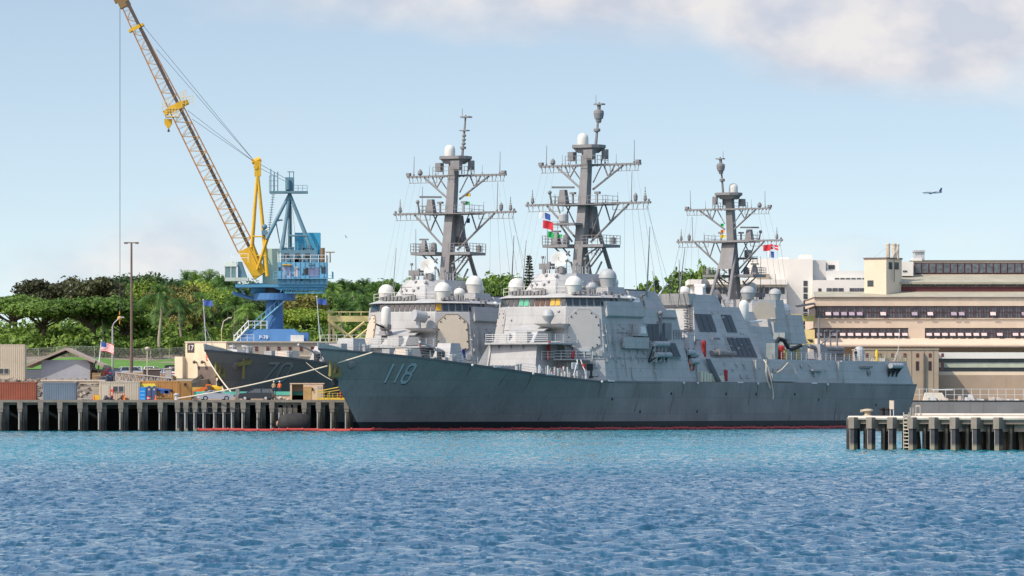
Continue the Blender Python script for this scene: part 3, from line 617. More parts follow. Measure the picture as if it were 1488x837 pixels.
    m=G(); m.box(63,63.7,7.9,8.6,18.25,19.2); m.tube((62,8.5,18.25),(62,8.5,19.3),.12,n=6); m.tube((70.4,8.3,18.2),(70.4,8.3,19.3),.1,n=6); m.tube((70.0,8.3,19.2),(71.2,8.3,19.4),.14,n=6); m.build('machine_gun_mount',MASTP,root)
    # ---- forward funnel
    m=G(); m.frus([(68.8,-7.6),(80.0,-7.6),(80.0,7.9),(68.8,7.9)],15.5,[(69.6,-5.6),(77.4,-5.6),(77.4,6.4),(69.6,6.4)],20.0)
    m.box(76.5,82,-5,5,12,18.2)
    fu=m.build('forward_funnel',GREY,root)
    m=G(); m.box(70.4,76.6,-4.6,5.2,19.9,20.25); m.build('funnel_cap',DARKM,fu)
    # emblem disc
    kz=18.25; be=7.9-1.5*(kz-15.5)/4.5
    m=G(); m.lathe([(1.0,-.05),(1.0,.06),(.9,.09)],(72.4,be+.02,kz),24,axis=(0,4.5,1.5)); e=m.build('ship_emblem',M('emblem_gold',(.33,.26,.13),.5),fu)
    m=G(); m.lathe([(.68,0),(.68,.13)],(72.4,be+.02,kz),20,axis=(0,4.5,1.5)); m.build('emblem_field',M('emblem_slate',(.16,.18,.22),.5),e)
    m=G(); m.obox((72.4,be+.17,kz+.05),(.33,0,0),(0,.03,0),(0,-.13,.4)); m.build('emblem_figure',M('emblem_dark',(.03,.03,.04),.5),e)
    # louvre panels
    def side_b(t,z):  # outer face of the main house
        k=(z-6.9)/10.45; return 9.95-1.45*k if z<15.5 else 7.9-1.5*(z-15.5)/4.5
    def louv(ta,tb,za,zb,bo=None,n=2,par=root,lean=.0):
        m=G()
        for k in range(n):
            a=ta+(tb-ta)*(k+.06)/n; b=ta+(tb-ta)*(k+.94)/n
            o=.03
            A=[(a,(bo or side_b)(a,za)+o,za),(b,(bo or side_b)(b,za)+o,za),(b+lean,(bo or side_b)(b,zb)+o,zb),(a+lean,(bo or side_b)(a,zb)+o,zb)]
            m.loft(A,[(t,bb+.09,z) for t,bb,z in A])
            for j in range(1,9):
                z=za+(zb-za)*j/9; m.tube((a+lean*j/9,(bo or side_b)(a,z)+.12,z),(b+lean*j/9,(bo or side_b)(b,z)+.12,z),.035,n=4)
        return m.build('louvre_panel',LOUVRE,par)
    louv(69.6,76.2,12.6,15.2,n=3)
    # raised box with louvres on the shell and life raft racks
    m=G(); m.loft([(73.9,9.0,10.4),(79.3,9.0,10.4),(79.3,9.95,10.4),(73.9,9.95,10.4)],[(73.9,8.2,12.75),(77.6,8.2,12.75),(77.6,9.6,12.75),(73.9,9.6,12.75)]); m.build('intake_casing',GREY,root)
    louv(74.2,78.6,10.5,12.5,bo=lambda t,z: 9.95-.35*(z-10.4)/2.35,n=2,lean=-1.2)
    def raft(t,b,z,L=1.9,r=.38,par=root):
        m=G(); m.tube((t,b,z),(t+L,b,z),r,n=12)
        for k in range(4): a=t+L*(k+.5)/4; m.tube((a-.08,b,z),(a+.08,b,z),r*1.07,n=12)
        m.box(t+.3,t+.5,b-.9,b-.1,z-r-.7,z-r*.6); m.box(t+L-.5,t+L-.3,b-.9,b-.1,z-r-.7,z-r*.6)
        return m.build('life_raft',M('raft_grey',(.36,.37,.37),.6,.1,3),par)
    for t,b,z in [(69.9,10.6,12.3),(71.9,10.6,12.3),(70.2,10.75,10.75),(72.3,10.75,10.75)]: raft(t,b,z)
    m=G()
    for t in (70.0,71.6,73.4): m.tube((t,9.5,9.6),(t,10.7,10.3),.09,n=5); m.tube((t,9.5,9.6),(t,10.5,12.4),.09,n=5)
    m.build('raft_rack',BLACKM,root)
    # deck machinery on the house side between funnels
    m=G(); m.tube((74.6,8.9,13.0),(74.6,8.9,16.4),.22,n=8); m.tube((74.2,8.9,16.2),(79.2,8.9,16.2),.14,n=6); m.box(75.4,77.2,8.4,9.2,13,15.4); m.box(73.7,74.3,8.6,9.1,13,15.6); m.ball((74.4,9.0,16.8),.35)
    for k in range(6): m.tube((78.2+.4*k,8.8,12.8),(78.3+.4*k,8.8,14.6),.06,n=4)
    m.rail([(78,9.1,12.8),(81,9.1,12.8)],1.6,.7,4,.05); m.build('boat_crane',MASTP,root)
    m=G(); m.frus([(80.4,4.5),(83,4.5),(83,7.5),(80.4,7.5)],11,[(80.6,5),(82.6,5),(82.6,7.2),(80.6,7.2)],13.4); m.build('launcher_casing',LOUVRE,root)
    for t,b,z in [(81.6,9.2,11.2),(82.0,9.6,9.9),(82.8,9.0,10.9)]: raft(t,b,z,2.1,.42)
    m=G(); 
    for k in range(9): m.tube((80.5+.35*k,8.6+.1*(k%3),9+.1*k),(80.7+.33*k,9.3,11.8-.2*(k%4)),.07,n=4)
    m.box(81.2,83.2,8.2,9.1,8.6,9.4); m.build('davit_frame',BLACKM,root)
    # ---- after deckhouse and funnel
    m=G()
    m.frus([(86.5,-1.5),(106.8,-1.5),(106.8,7.6),(86.9,7.6)],10.4,[(91.0,-1.6),(104.6,-1.6),(104.6,4.9),(91.0,4.9)],18.2)
    m.frus([(91.0,-1.6),(99.6,-1.6),(99.6,4.9),(91.0,4.9)],18.2,[(91.2,-1.4),(98.3,-1.4),(98.3,4.5),(91.2,4.5)],19.9)
    m.frus([(84.3,-9.6),(129,-9.4),(129,9.4),(84.3,9.6)],6.85,[(84.6,-9.0),(129,-8.8),(129,8.9),(84.6,9.0)],10.42)
    m.frus([(86.9,-7.6),(106,-7.6),(106,-1),(86.9,-1)],10.4,[(90.5,-5.0),(104,-5.0),(104,-1),(90.5,-1)],16.5)
    af=m.build('after_deckhouse',GREY,root)
    m=G(); m.loft([(90.3,-2.0,18.35),(92.0,-2.0,18.35),(92.0,4.6,18.35),(90.3,4.6,18.35)],[(89.9,-2.2,20.0),(92.0,-2.2,20.0),(92.0,4.7,20.0),(89.9,4.7,20.0)])
    m.loft([(90.3,-1.8,18.35),(91.6,-1.8,18.35),(91.6,4.4,18.35),(90.3,4.4,18.35)],[(90.9,-1.3,17.9),(91.6,-1.3,17.9),(91.6,4.0,17.9),(90.9,4.0,17.9)]) ; m.build('funnel_platform',GREY,root)
    m=G()
    for b in (-1.9,-.3,1.4,3.0,4.6): m.tube((89.85,b,18.5),(89.85,b,20.0),.05,n=4)
    m.each('platform_stiffener',MASTP,root)
    m=G()
    for k in range(26): z=10.6+k*.3; kk=(z-10.4)/7.8; m.box(86.8+4.1*kk-.2,86.8+4.1*kk,7.1-2.65*kk-.25,7.1-2.65*kk+.25,z,z+.06)
    m.tube((86.7,7.4,10.4),(90.8,4.7,18.2),.05,n=4); m.tube((86.7,6.8,10.4),(90.8,4.2,18.2),.05,n=4)
    rr=random.Random(8)
    for k in range(20): z=10.6+k*.4; kk=(z-10.4)/7.8; m.box(86.5+4.1*kk-.3,86.5+4.1*kk,6.2-2.6*kk,6.5-2.6*kk+.2*(k%2),z,z+.22)
    m.build('ladder',MASTP,root)
    fb=lambda t,z: 7.6-2.7*(z-10.4)/7.8
    louv(90.3,95.6,14.4,17.0,bo=fb,n=3,lean=-.2); louv(98.6,101.7,14.4,17.0,bo=fb,n=2,lean=-.4); louv(98.6,105.6,10.7,13.6,bo=fb,n=5,lean=-.8)
    m=G(); m.tube((88.2,6.9,10.5),(88.2,6.9,13.2),.1,n=6); m.tube((88,6.9,13.2),(89.2,7.2,13.0),.08,n=5); m.box(92.5,94.6,7.1,7.4,13.2,13.5); m.tube((91.5,7.6,11.2),(98.5,7.6,11.2),.4,n=10); m.tube((93,7.8,11.3),(94.4,7.8,11.3),.52,n=12); m.build('pipe_run',MASTP,root)
    m=G(); m.lathe([(.3,0),(.35,.1),(.35,2.3),(.1,2.5)],(89.9,7.3,10.6),8); m.build('fire_hose_reel',REDM,root)
    m=G(); m.lathe([(.3,0),(.35,.1),(.35,1.5),(.1,1.7)],(92.6,9.4,7.1),8); m.build('fire_hose_reel',REDM,root)
    # lit end bulkhead and gear in the boat well
    m=G(); m.frus([(82.2,4.8),(84.4,4.8),(84.4,9.3),(82.2,9.3)],6.9,[(82.9,5),(84.4,5),(84.4,8.8),(82.9,8.8)],11.1); m.frus([(84.6,6.6),(86.4,6.6),(86.4,7.9),(84.6,7.9)],10.4,[(86.2,5.6),(87.2,5.6),(87.2,6.9),(86.2,6.9)],14.2); m.build('end_bulkhead',WHITEM if False else GREY,root)
    m=G(); q=[]
    for k in range(16): a=k*math.pi/8; q.append((82.3+.62*math.cos(a),9.35,9.2+.62*math.sin(a)))
    m.path(q+q[:1],.15,6); m.build('lifebuoy',ORANGE,root)
    m=G(); m.box(83.0,83.9,9.0,9.1,8.5,9.6); m.build('window',DARKM,root)
    m=G()
    for k,t in enumerate((84.9,85.8,86.6,87.3)): m.box(t,t+.55,9.3,9.75,6.95,8.5-.12*k)
    m.box(90.0,91.6,9.1,9.7,6.95,7.9); m.tube((88.5,9.5,7),(89,9.5,8.7),.1,n=5)
    for k in range(8): m.tube((88.2+.25*k,9.6,7),(88.2+.25*k,9.6,8.2),.045,n=4)
    m.build('deck_locker',M('cream_locker',(.6,.56,.42),.6,.1),root)
    m=G(); m.ext([(86.4,9.55,10.3),(87.6,9.55,10.3),(90.6,9.75,7.0),(89.4,9.75,7.0)],(0,.1,0)); m.build('inclined_ladder',LOUVRE,root)
    # hangar side fittings
    m=G(); rr=random.Random(21)
    for k in range(24):
        t=rr.uniform(90,128); z=rr.uniform(7.4,10.0); b=9.6-.6*(z-6.85)/3.57; s=rr.uniform(.08,.4); m.box(t,t+s*1.5,b-.05,b+.12,z,z+s*rr.uniform(.5,1.6))
    m.box(118.8,122.4,9.1,9.8,8.7,9.0); m.box(101.5,101.65,9.0,9.6,7,10.3); m.each('side_fitting',GREY,root)
    m=G(); m.path([(104.3,9.3,10.3),(104.0,9.9,9.9),(103.6,10.1,8.4),(103.8,10.2,7.2),(104.4,10.4,6.0)],.10,6); m.path([(104.2,9.3,10.3),(104.6,9.9,9.2),(105,10.1,7.6),(105.3,10.4,5.4),(105.2,10.4,4.4)],.08,6)
    m.path([(107.6,9.7,8.4),(109.2,9.7,8.9),(111.2,9.6,9.9),(112.6,9.8,9.5),(113.4,9.9,8.2),(113.8,10.0,7.0)],.09,6); m.build('mooring_line',ROPEW,root)
    m=G(); m.box(105.6,113.2,9.7,10.1,7.1,8.3); m.build('shelf',GREY,root)
    # ---- directors (dark dishes) and close-in gun aft
    def illum(t,b,z):
        m=G(); m.box(t-.7,t+.3,b-.7,b+.7,z,z+1.1); m.tube((t-.2,b-.9,z+1.3),(t-.2,b+.9,z+1.3),.3,n=8)
        base=m.build('fire_control_director',WHITEM,root)
        m=G(); m.lathe([(.2,-.5),(.5,-.35),(1.15,.15),(1.2,.25),(1.1,.25),(.5,.0),(.05,-.1)],(t+.8,b+.2,z+1.35),18,axis=(.75,.45,.25)); m.build('dish',LOUVRE,base,smooth=True)
    illum(98.9,1.6,20.0); illum(102.4,1.6,18.3)
    radome(94.2,1.5,19.5,.9,1.7,dm)
    m=G(); m.rail([(101,4,18.3),(104.4,4,18.3)],1.0,1.1,2,.05); m.build('railing',WHITEM,root)
    c=G(); c.frus([(108,2.2),(110.2,2.2),(110.2,4.2),(108,4.2)],14.4,[(108.4,2.6),(109.8,2.6),(109.8,3.8),(108.4,3.8)],16.2); c.frus([(105,-4),(111.5,-4),(111.5,5.6),(105,6.6)],10.4,[(104.8,-3),(110.8,-3),(110.8,4.4),(104.6,4.6)],14.4); ci=c.build('close_in_gun',GREY,root)
    c=G(); c.lathe([(.66,0),(.75,.3),(.75,2.2),(.62,2.7),(.3,2.95),(.02,3.0)],(109.1,3.2,16.4),16); c.build('gun_radome',WHITEM,ci,smooth=True)
    c=G(); c.tube((109.5,3.4,16.0),(113.2,3.9,16.3),.2,.16,8); c.build('gun_barrel',WHITEM,ci)
    # ---- hangar top clutter and flight deck
    m=G(); m.frus([(129,-9.7),(153.2,-8.9),(153.2,9.0),(129,9.75)],6.9,[(129,-9.2),(151.6,-8.4),(151.6,8.5),(129,9.25)],10.4); m.box(127.6,129.05,-9.4,9.5,6.9,10.2); fd=m.build('flight_deck_block',GREY,root)
    m=G(); m.tube((112.5,6.5,10.4),(112.5,6.5,12.2),.6,n=8); m.path([(112.5,6.5,12.2),(113.4,6.8,13.6),(114.6,7,13.4),(115.8,7.3,11.9),(118.6,7.8,12.6)],.3,8); m.build('cargo_crane',BLACKM,root)
    m=G(); m.lathe([(.5,0),(.6,.3),(.6,1.9),(.3,2.2)],(113.4,7.2,10.4),10); m.build('fire_hose_reel',REDM,root)
    m=G(); m.box(111,112,6,7.5,10.4,12.9); m.box(114.2,116.4,5.5,7.5,10.4,12.0); m.box(116.8,119,5.2,7.4,10.4,12.4); m.box(122,124,4,6,10.4,12.8); m.tube((114,6.5,10.4),(114,6.5,14.5),.1,n=6); m.box(118.6,120.4,3,5,13.6,14.6); m.box(119,120.2,3.4,4.6,10.4,13.6); m.build('deck_module',M('sea_green_cover',(.25,.28,.27),.7,.2,1),root)
    m=G(); m.box(117.4,118.4,7.3,7.6,10.5,12.2); m.box(113.2,114.2,7.7,8,10.5,11.8); m.build('equipment_box',M('ochre_box',(.40,.28,.08),.7),root)
    m=G(); m.rail([(111,8.6,10.4),(128,8.7,10.4)],1.1,1.6,3,.03); m.rail([(130,9.1,10.4),(151.5,8.4,10.4)],1.0,1.8,3,.03); m.build('flight_deck_railing',WHITEM,fd)
    m=G(); m.frus([(125.6,4.4),(129.8,4.4),(129.8,7.4),(125.6,7.4)],10.4,[(127.2,5.2),(128.6,5.2),(128.6,6.4),(127.2,6.4)],12.9); m.tube((127.9,5.8,12.7),(127.9,5.8,17.0),.24,.1,6); m.tube((127.9,5.8,12.6),(132.6,5.8,14.6),.12,.08,6); m.tube((124.6,5.8,12.6),(126.4,5.8,12.4),.35,n=8); m.tube((122.4,5.8,12.5),(126.8,5.8,12.5),.18,n=6); m.build('flight_deck_crane',MASTP,root)
    m=G()
    for z in (11.0,11.7,12.3): m.tube((130.8,5,z),(137.2,5,z),.32,n=10)
    for t in (131.6,133.4,135.6): m.tube((t,5,10.4),(t-.4,5,15.2-.3*(t%2)),.18,.12,6); m.tube((t-.4,5,15),(t+.6,5,15.1),.1,n=5)
    m.box(130.4,138,4,6,10.4,11.0); m.build('torpedo_tubes',MASTP,root)
    m=G(); m.lathe([(.9,0),(.95,.8),(.8,1.8),(.4,2.3)],(139.8,6.5,10.4),12); m.build('capstan_cover',DOMEG,root)
    m=G(); m.tube((144.2,7.2,10.4),(144.3,7.2,12.2),.35,.2,8); m.build('fuel_standpipe',M('safety_yellow',(.7,.45,.03),.6),root)
    # flight deck nets and brackets on side
    m=G(); m.box(134.8,138.4,9.0,9.6,9.3,9.6); m.box(137,137.9,9.2,9.55,8.2,8.8); m.build('side_bracket',MASTP,root)
    m=G()
    for k in range(4): m.tube((144.0+1.0*k,9.75,9.7),(144.8+1.0*k,9.75,9.7),.42,n=12)
    m.each('life_raft',M('raft_grey',(.36,.37,.37)),root)
    m=G()
    for k in range(3): m.loft([(144.3+1.3*k,9.2,8.0),(144.7+1.3*k,9.2,8.0),(144.7+1.3*k,9.3,8.4),(144.3+1.3*k,9.3,8.4)],[(144.2+1.3*k,9.2,9.3),(144.8+1.3*k,9.2,9.3),(144.8+1.3*k,10.0,9.3),(144.2+1.3*k,10.0,9.3)])
    m.build('raft_rack',BLACKM,root)
    m=G(); rr=random.Random(4)
    for k in range(22): t=139+k*.58; m.tube((t,8.6,10.4),(t+rr.uniform(-.2,.2),8.6+rr.uniform(0,.4),10.4+rr.uniform(.5,1.6)),.05,n=4)
    m.each('safety_net_frame',M('dark_yellow_net',(.25,.2,.08),.8),root)
    # ---- mast
    m=G()
    m.frus([(65.3,-.78),(66.9,-.78),(66.9,.78),(65.3,.78)],19.4,[(67.4,-.68),(68.7,-.68),(68.7,.68),(67.4,.68)],33.0)
    m.frus([(67.4,-.68),(68.7,-.68),(68.7,.68),(67.4,.68)],33.0,[(68.3,-.58),(69.4,-.58),(69.4,.58),(68.3,.58)],40.2)
    for b in (-1.4,1.4): m.tube((74.0,b*1.5,19.5),(68.6,b*.8,31.2),.34,.3,8)
    m.loft([(68.2,-1.3,29.0),(70.6,-1.3,27.6),(70.6,1.3,27.6),(68.2,1.3,29.0)],[(68.4,-1.3,32.2),(69.4,-1.3,32.2),(69.4,1.3,32.2),(68.4,1.3,32.2)])
    for b in (-2.6,2.6): m.tube((66.2,b*.5,25.0),(67.2,b*1.35,26.6),.12,n=5)
    for s in (-1,1): m.tube((67.6,s*.9,20.0),(68.6,s*2.6,24.2),.14,n=5)
    mast=m.build('mast',MASTP,root)
    def yard(t,z,w,name,brace,zlow,tilt=0):
        m=G(); m.box(t-.22,t+.22,-w,w,z-.14,z+.16)
        for s in (-1,1):
            x=s*w
            m.tube((t,x*.97,z-.95),(t,x*.40,z-.95),.055,n=4)
            n=7
            for k in range(n+1):
                bb=x*(.97-.57*k/n); m.tube((t,bb,z-.1),(t,bb-(.0 if k%2 else x*.03),z-.95),.05,n=4)
            m.tube((t,x*brace,z-.1),(t-.7,s*.9,zlow),.16,n=6)
            m.tube((t,x*brace*.74,z-.1),(t-.3,x*brace*.58,z-(z-zlow)*.5),.12,n=5); m.tube((t,x*brace*.42,z-.1),(t-.3,x*brace*.58,z-(z-zlow)*.5),.12,n=5)
            m.tube((t-1.0,x*.3,z-.1),(t-.6,s*.9,zlow+1),.1,n=5)
        for k in range(int(w*3)):
            bb=-w+.3+k*(2*w-.6)/(int(w*3)-1); m.box(t-.3,t-.22,bb-.08,bb+.08,z-.25,z+.1)
        return m.build(name,MASTP,mast)
    ly=yard(69,32.55,10.5,'yardarm',.66,27.0); uy=yard(69.6,38.15,8.5,'yardarm',.66,34.6)
    def whip(t,b,z,h,r=.07): 
        m=G(); m.tube((t,b,z),(t,b+.02*h,z+h),r,r*.55,5); m.tube((t,b,z),(t,b,z+.35),r*2,n=6); return m.build('whip_antenna',MASTP,mast)
    whip(69,7.3,32.6,4.4); whip(69,-5.6,32.6,4.0 if flight!='A' else 1.5); whip(69,5.0,32.6,1.6,.05); whip(69,3.0,32.6,1.3,.05)
    whip(69.6,-7.4,38.2,3.0); whip(69.6,7.4,38.2,3.4); whip(69.6,4.4,38.2,1.5,.04); whip(69.6,-4.7,38.2,1.6,.04); whip(69.6,-3.6,38.2,.9,.05);whip(69.6,2.6,38.2,.8,.05)
    for b in (-9.4,9.6): 
        m=G(); m.tube((69,b,32.6),(69,b,34.8),.05,n=5)
        for k in range(4): m.tube((69,b-.3+.06*k,33.1+.35*k),(69,b+.3-.06*k,33.1+.35*k),.07,n=4)
        m.lathe([(.1,0),(.28,.2),(.2,.8),(.05,1.0)],(69,b,32.75),8); m.build('dipole_aerial',MASTP,mast)
    m=G()
    for b in (-10.2,10.2): m.lathe([(.16,0),(.2,.25),(.08,.4)],(69,b,32.7),8)
    m.lathe([(.15,0),(.3,.3),(.32,.9),(.05,1.3)],(69,8.0,32.7),8)
    for b in (-8.3,8.1): m.box(69.3,69.9,b-.3,b+.3,38.3,38.75)
    m.lathe([(.15,0),(.42,.3),(.32,.7),(.06,1.0)],(69.6,-6.3,38.3),10)
    m.each('aerial',MASTP,mast)
    # lower yard platform with bar radar and rails
    m=G(); m.box(66.2,70.4,-4.6,4.2,32.3,32.42); m.rail([(66.2,-4.6,32.4),(66.2,4.2,32.4),(70.4,4.2,32.4)],1.2,1.3,2,.045); m.rail([(66.2,-4.6,32.4),(70.4,-4.6,32.4)],1.2,1.3,2,.045)
    m.build('mast_platform',MASTP,mast)
    m=G(); m.frus([(66.9,-3.9),(68.1,-3.9),(68.1,-2.5),(66.9,-2.5)],32.4,[(67.1,-3.6),(67.9,-3.6),(67.9,-2.8),(67.1,-2.8)],34.6); m.obox((67.4,-3.2,34.95),(.95,1.35,0),(.12,-.1,0),(0,0,.14)); m.build('bar_radar',MASTP,mast)
    m=G(); m.tube((67,-1.3,32.4),(67,-1.3,34.0),.16,n=6); m.box(66.7,67.3,-1.7,-.9,33.9,34.2); m.tube((68,2.2,32.4),(68,2.2,34.0),.12,n=6); m.box(67.8,68.3,1.8,2.6,33.9,34.25); m.tube((66.6,-4.6,32.4),(66.3,-4.8,34.2),.14,n=6); m.ball((66.3,-4.8,34.2),.3); m.build('navigation_light',MASTP,mast)
    # lower platform
    m=G(); m.box(64.6,69.6,-5.0,-.8,26.2,26.65); m.box(65.6,70.4,.8,4.6,26.2,26.6)
    m.rail([(64.6,-.9,26.6),(64.6,-5,26.6),(69.6,-5,26.6)],1.3,.9,3,.05); m.rail([(65.6,.9,26.6),(65.6,4.6,26.6),(70.4,4.6,26.6)],1.3,.9,3,.05)
    m.tube((65.6,-3.6,26.3),(66,-1.1,24.0),.13,n=5); m.tube((66.6,3.6,26.3),(66.5,1.1,23.2),.14,n=5); m.tube((67.4,4.0,26.3),(66.8,1.1,22.6),.14,n=5)
    m.rail([(66.6,1.4,25.0),(66.6,3.6,25.0)],1.1,.7,3,.045)
    m.build('mast_platform',MASTP,mast)
    m=G(); m.frus([(65.2,-4.0),(66.4,-4.0),(66.4,-2.8),(65.2,-2.8)],26.6,[(65.6,-3.6),(66,-3.6),(66,-3.1),(65.6,-3.1)],28.4); m.obox((65.8,-3.4,28.55),(.35,.6,0),(.1,-.1,0),(0,0,.12)); m.lathe([(.5,0),(.55,.2),(.45,1.2),(.1,1.4)],(65.6,-1.6,26.7),10); m.lathe([(.4,0),(.4,.9),(.1,1.1)],(69.6,3.9,26.7),10); m.build('small_radar',MASTP,mast)
    if flight=='A':
        m=G(); m.box(64.6,67,-3.3,.4,29.4,29.7); m.rail([(64.6,-.6,28.7),(64.6,-3.3,28.7)],1.2,.8,3,.05); m.tube((65.4,-2.4,29.4),(66.2,-.9,27.0),.15,n=5); m.build('mast_platform',MASTP,mast)
        m=G(); m.lathe([(.55,0),(.72,.3),(.72,1.2),(.66,1.35)],(65.4,-1.9,29.7),14); m.build('drum_antenna',DOMEG,mast)
    # satellite dish facing forward
    m=G(); m.lathe([(.1,-.35),(.45,-.28),(.95,.02),(1.2,.3),(1.12,.3),(.6,.05),(.03,-.12)],(62.2,-.7,24.3),20,axis=(-.75,.35,.35)); m.tube((62.2,-.7,24.3),(61.5,-.4,24.75),.07,n=5); di=m.build('dish_antenna',DOMEP,mast,smooth=True)
    m=G(); m.tube((63.0,-.9,22.3),(62.7,-.9,24.2),.4,.3,8); m.box(62.4,63.6,-1.5,-.3,22.3,23.2); m.tube((62.9,-.9,24.1),(64.4,-.3,25.6),.16,n=6); m.build('dish_mount',MASTP,di)
    # top platform, dome and pole
    m=G(); m.prism([(67.4,-1.6),(68.4,-2.3),(70.2,-2.3),(71.2,-1.2),(71.2,1.2),(70.2,2.3),(68.4,2.3),(67.4,1.6)],40.6,41.05); m.frus([(68,-1.1),(70.2,-1.1),(70.2,1.1),(68,1.1)],39.9,[(67.9,-1.9),(70.7,-1.9),(70.7,1.9),(67.9,1.9)],40.6); m.box(68.0,68.3,.35,1.5,38.9,39.9); m.tube((68.2,-1.5,38.3),(68.2,-1.5,40.6),.1,n=5); m.tube((68.2,1.7,38.3),(68.2,1.7,40.6),.1,n=5); m.tube((70.2,1.5,38.3),(70.4,1.9,40.6),.1,n=5)
    m.box(67.0,68.0,-2.2,-1.3,38.7,40.0); m.box(67.4,68.2,.2,1.7,39.0,40.3); m.box(69.5,70.3,2.0,2.7,39.0,40.4); m.rail([(67,-2.6,38.2),(67,2.8,38.2),(70,2.8,38.2)],1.2,.9,2,.05)
    m.build('mast_top_platform',MASTP,mast)
    m=G(); m.lathe([(.78,0),(.8,.2),(.8,.95),(.7,1.35),(.45,1.62),(.02,1.72)],(68.7,-.65,41.05),18); m.build('mast_radome',DOMEP,mast,smooth=True)
    m=G(); m.tube((70.3,.55,41.0),(71.0,.75,47.3),.22,.13,8)
    if flight=='A':
        m.lathe([(.35,0),(.5,.1),(.5,.42),(.3,.55)],(70.55,.6,43.0),14); m.lathe([(.3,0),(.42,.25),(.46,.6)],(70.85,.7,44.3),14); m.lathe([(.62,0),(.72,.5),(.76,.8),(.7,1.15),(.4,1.3)],(70.9,.7,44.9),16); m.box(70.4,71.4,.1,1.5,46.9,47.1); m.tube((70.9,.7,46.2),(70.95,.72,46.9),.28,n=8)
    else:
        for z in (42.8,43.4,44.0): m.lathe([(.2,0),(.32,.1),(.32,.3),(.2,.4)],(70.5+.1*(z-42),.65,z),10)
        m.box(70.3,71.3,.0,1.3,44.9,45.05); m.box(70.4,71.5,.1,1.6,46.9,47.1); m.lathe([(.45,0),(.45,.35)],(70.5,.6,42.2),12)
    m.tube((70.95,.2,47.1),(70.95,.2,48.3),.04,n=4)
    m.build('top_pole',MASTP,mast)
    if not extras:   # after corner house with its own flat panel, seen from astern
        m=G(); P0=[(63.5,-4.2),(71.2,-4.2),(71.2,-5.6),(67.8,-9.0),(63.5,-9.0)]; P1=[(64.2,-4.4),(70.3,-4.4),(70.3,-5.2),(67.2,-8.2),(64.2,-8.2)]
        m.frus(P0,16.8,P1,22.2); m.build('corner_house',GREY,root)
        A=[]
        for u,z in ((.06,18.0),(.3,17.3),(.7,17.3),(.94,18.0),(.94,20.9),(.7,21.7),(.3,21.7),(.06,20.9)):
            k=(z-16.8)/5.4; a=Vector((71.2-.9*k,-5.6+.4*k,z)); b=Vector((67.8-.6*k,-9.0+.8*k,z)); A.append(a.lerp(b,u))
        nr=Vector((.7,-.7,.12)); m=G(); m.loft([tuple(p+nr*.03) for p in A],[tuple(p+nr*.16) for p in A]); m.build('radar_panel',S,root)
        radome(70.0,-4.2,22.2,1.35,2.4,DOMEG); radome(65.6,-7.3,22.2,1.15,2.0,DOMEG)
        m=G(); m.frus([(58,-9.8),(64,-9.8),(64,-5),(58,-5)],14.5,[(58.5,-9),(64,-9),(64,-5),(58.5,-5)],19.6); m.build('wing_block',GREY,root)
    # halyards and whip aerials
    m=G(); 
    for (b,tt,bb,zz) in [(10,78,8,18.5),(9.2,77,7.2,18.5),(8.3,75,6.8,19),(7.4,72,6.5,19),(-10,58,-6.5,19.3),(-9.2,59,-6,19.3),(-8.2,60,-5.4,19.3),(-7,61,-5,19.4),(6.2,70,5.5,20),(9.7,80,8.2,17.8)]: m.tube((69,b,32.3),(tt,bb,zz),.02,n=3)
    for b in (-8,-7,-6,6,7,7.8): m.tube((69.6,b,37.9),(69.2,b*1.15,32.7),.015,n=3)
    m.each('halyard',M('halyard_grey',(.25,.26,.28),.8),mast)
    for (p,q,nm) in [((74.4,6.6,17.4),(74.9,6.9,29.3),'a'),((88.9,3.4,18.0),(90.2,3.9,26.8),'b'),((76.0,3.0,17.2),(81.8,3.4,25.0),'c'),((62.6,-2.9,22.3),(62.7,-3.0,30.0),'d'),((56.2,-3.2,19.3),(57.0,-3.0,27.0),'e')]:
        if nm=='c': q=(80.6,3.4,21.7)
        if nm in 'ab': m=G(); m.tube(p,q,.13,.05,6)
        elif nm=='c': m=G(); m.tube((77.0,4,18.0),(80.0,4.4,21.2),.17,.08,6); m.tube((78.5,4.5,17.2),(83.4,4.8,21.4),.2,.09,6)
        else: m=G(); m.tube(p,q,.08,.04,5)
        m.build('whip_antenna',WHITEM if nm=='c' else MASTP,root)
    return root
AZ=lambda s,c: math.atan2(c,s)
SHIP_A=make_ship('destroyer','grey destroyer numbered 118 in front, moored bow to the left along the pier','warship' and (-25.7,661.2,0),math.atan2(.8474,.531),'118',(11.05,15.9,6.55,8.95,.25,.13),'A',PANEL_G)
SHIP_B=make_ship('destroyer','grey destroyer numbered 70 behind the front ship, with buff radar panel',(-42.3,685,.1),math.atan2(.8734,.487),'70',(10.3,15.2,6.8,9.3,.25,.16),'1',PANEL_B,pitch=R(.35),hullm=HULLB)
SHIP_C=make_ship('destroyer','farthest grey destroyer, facing away, only its mast and upper works showing above the front ship',(72.8,939.2,0),math.atan2(-.866,-.5),None,None,'A',M('radar_panel_brown',(.40,.345,.27),.6,.05),extras=False)
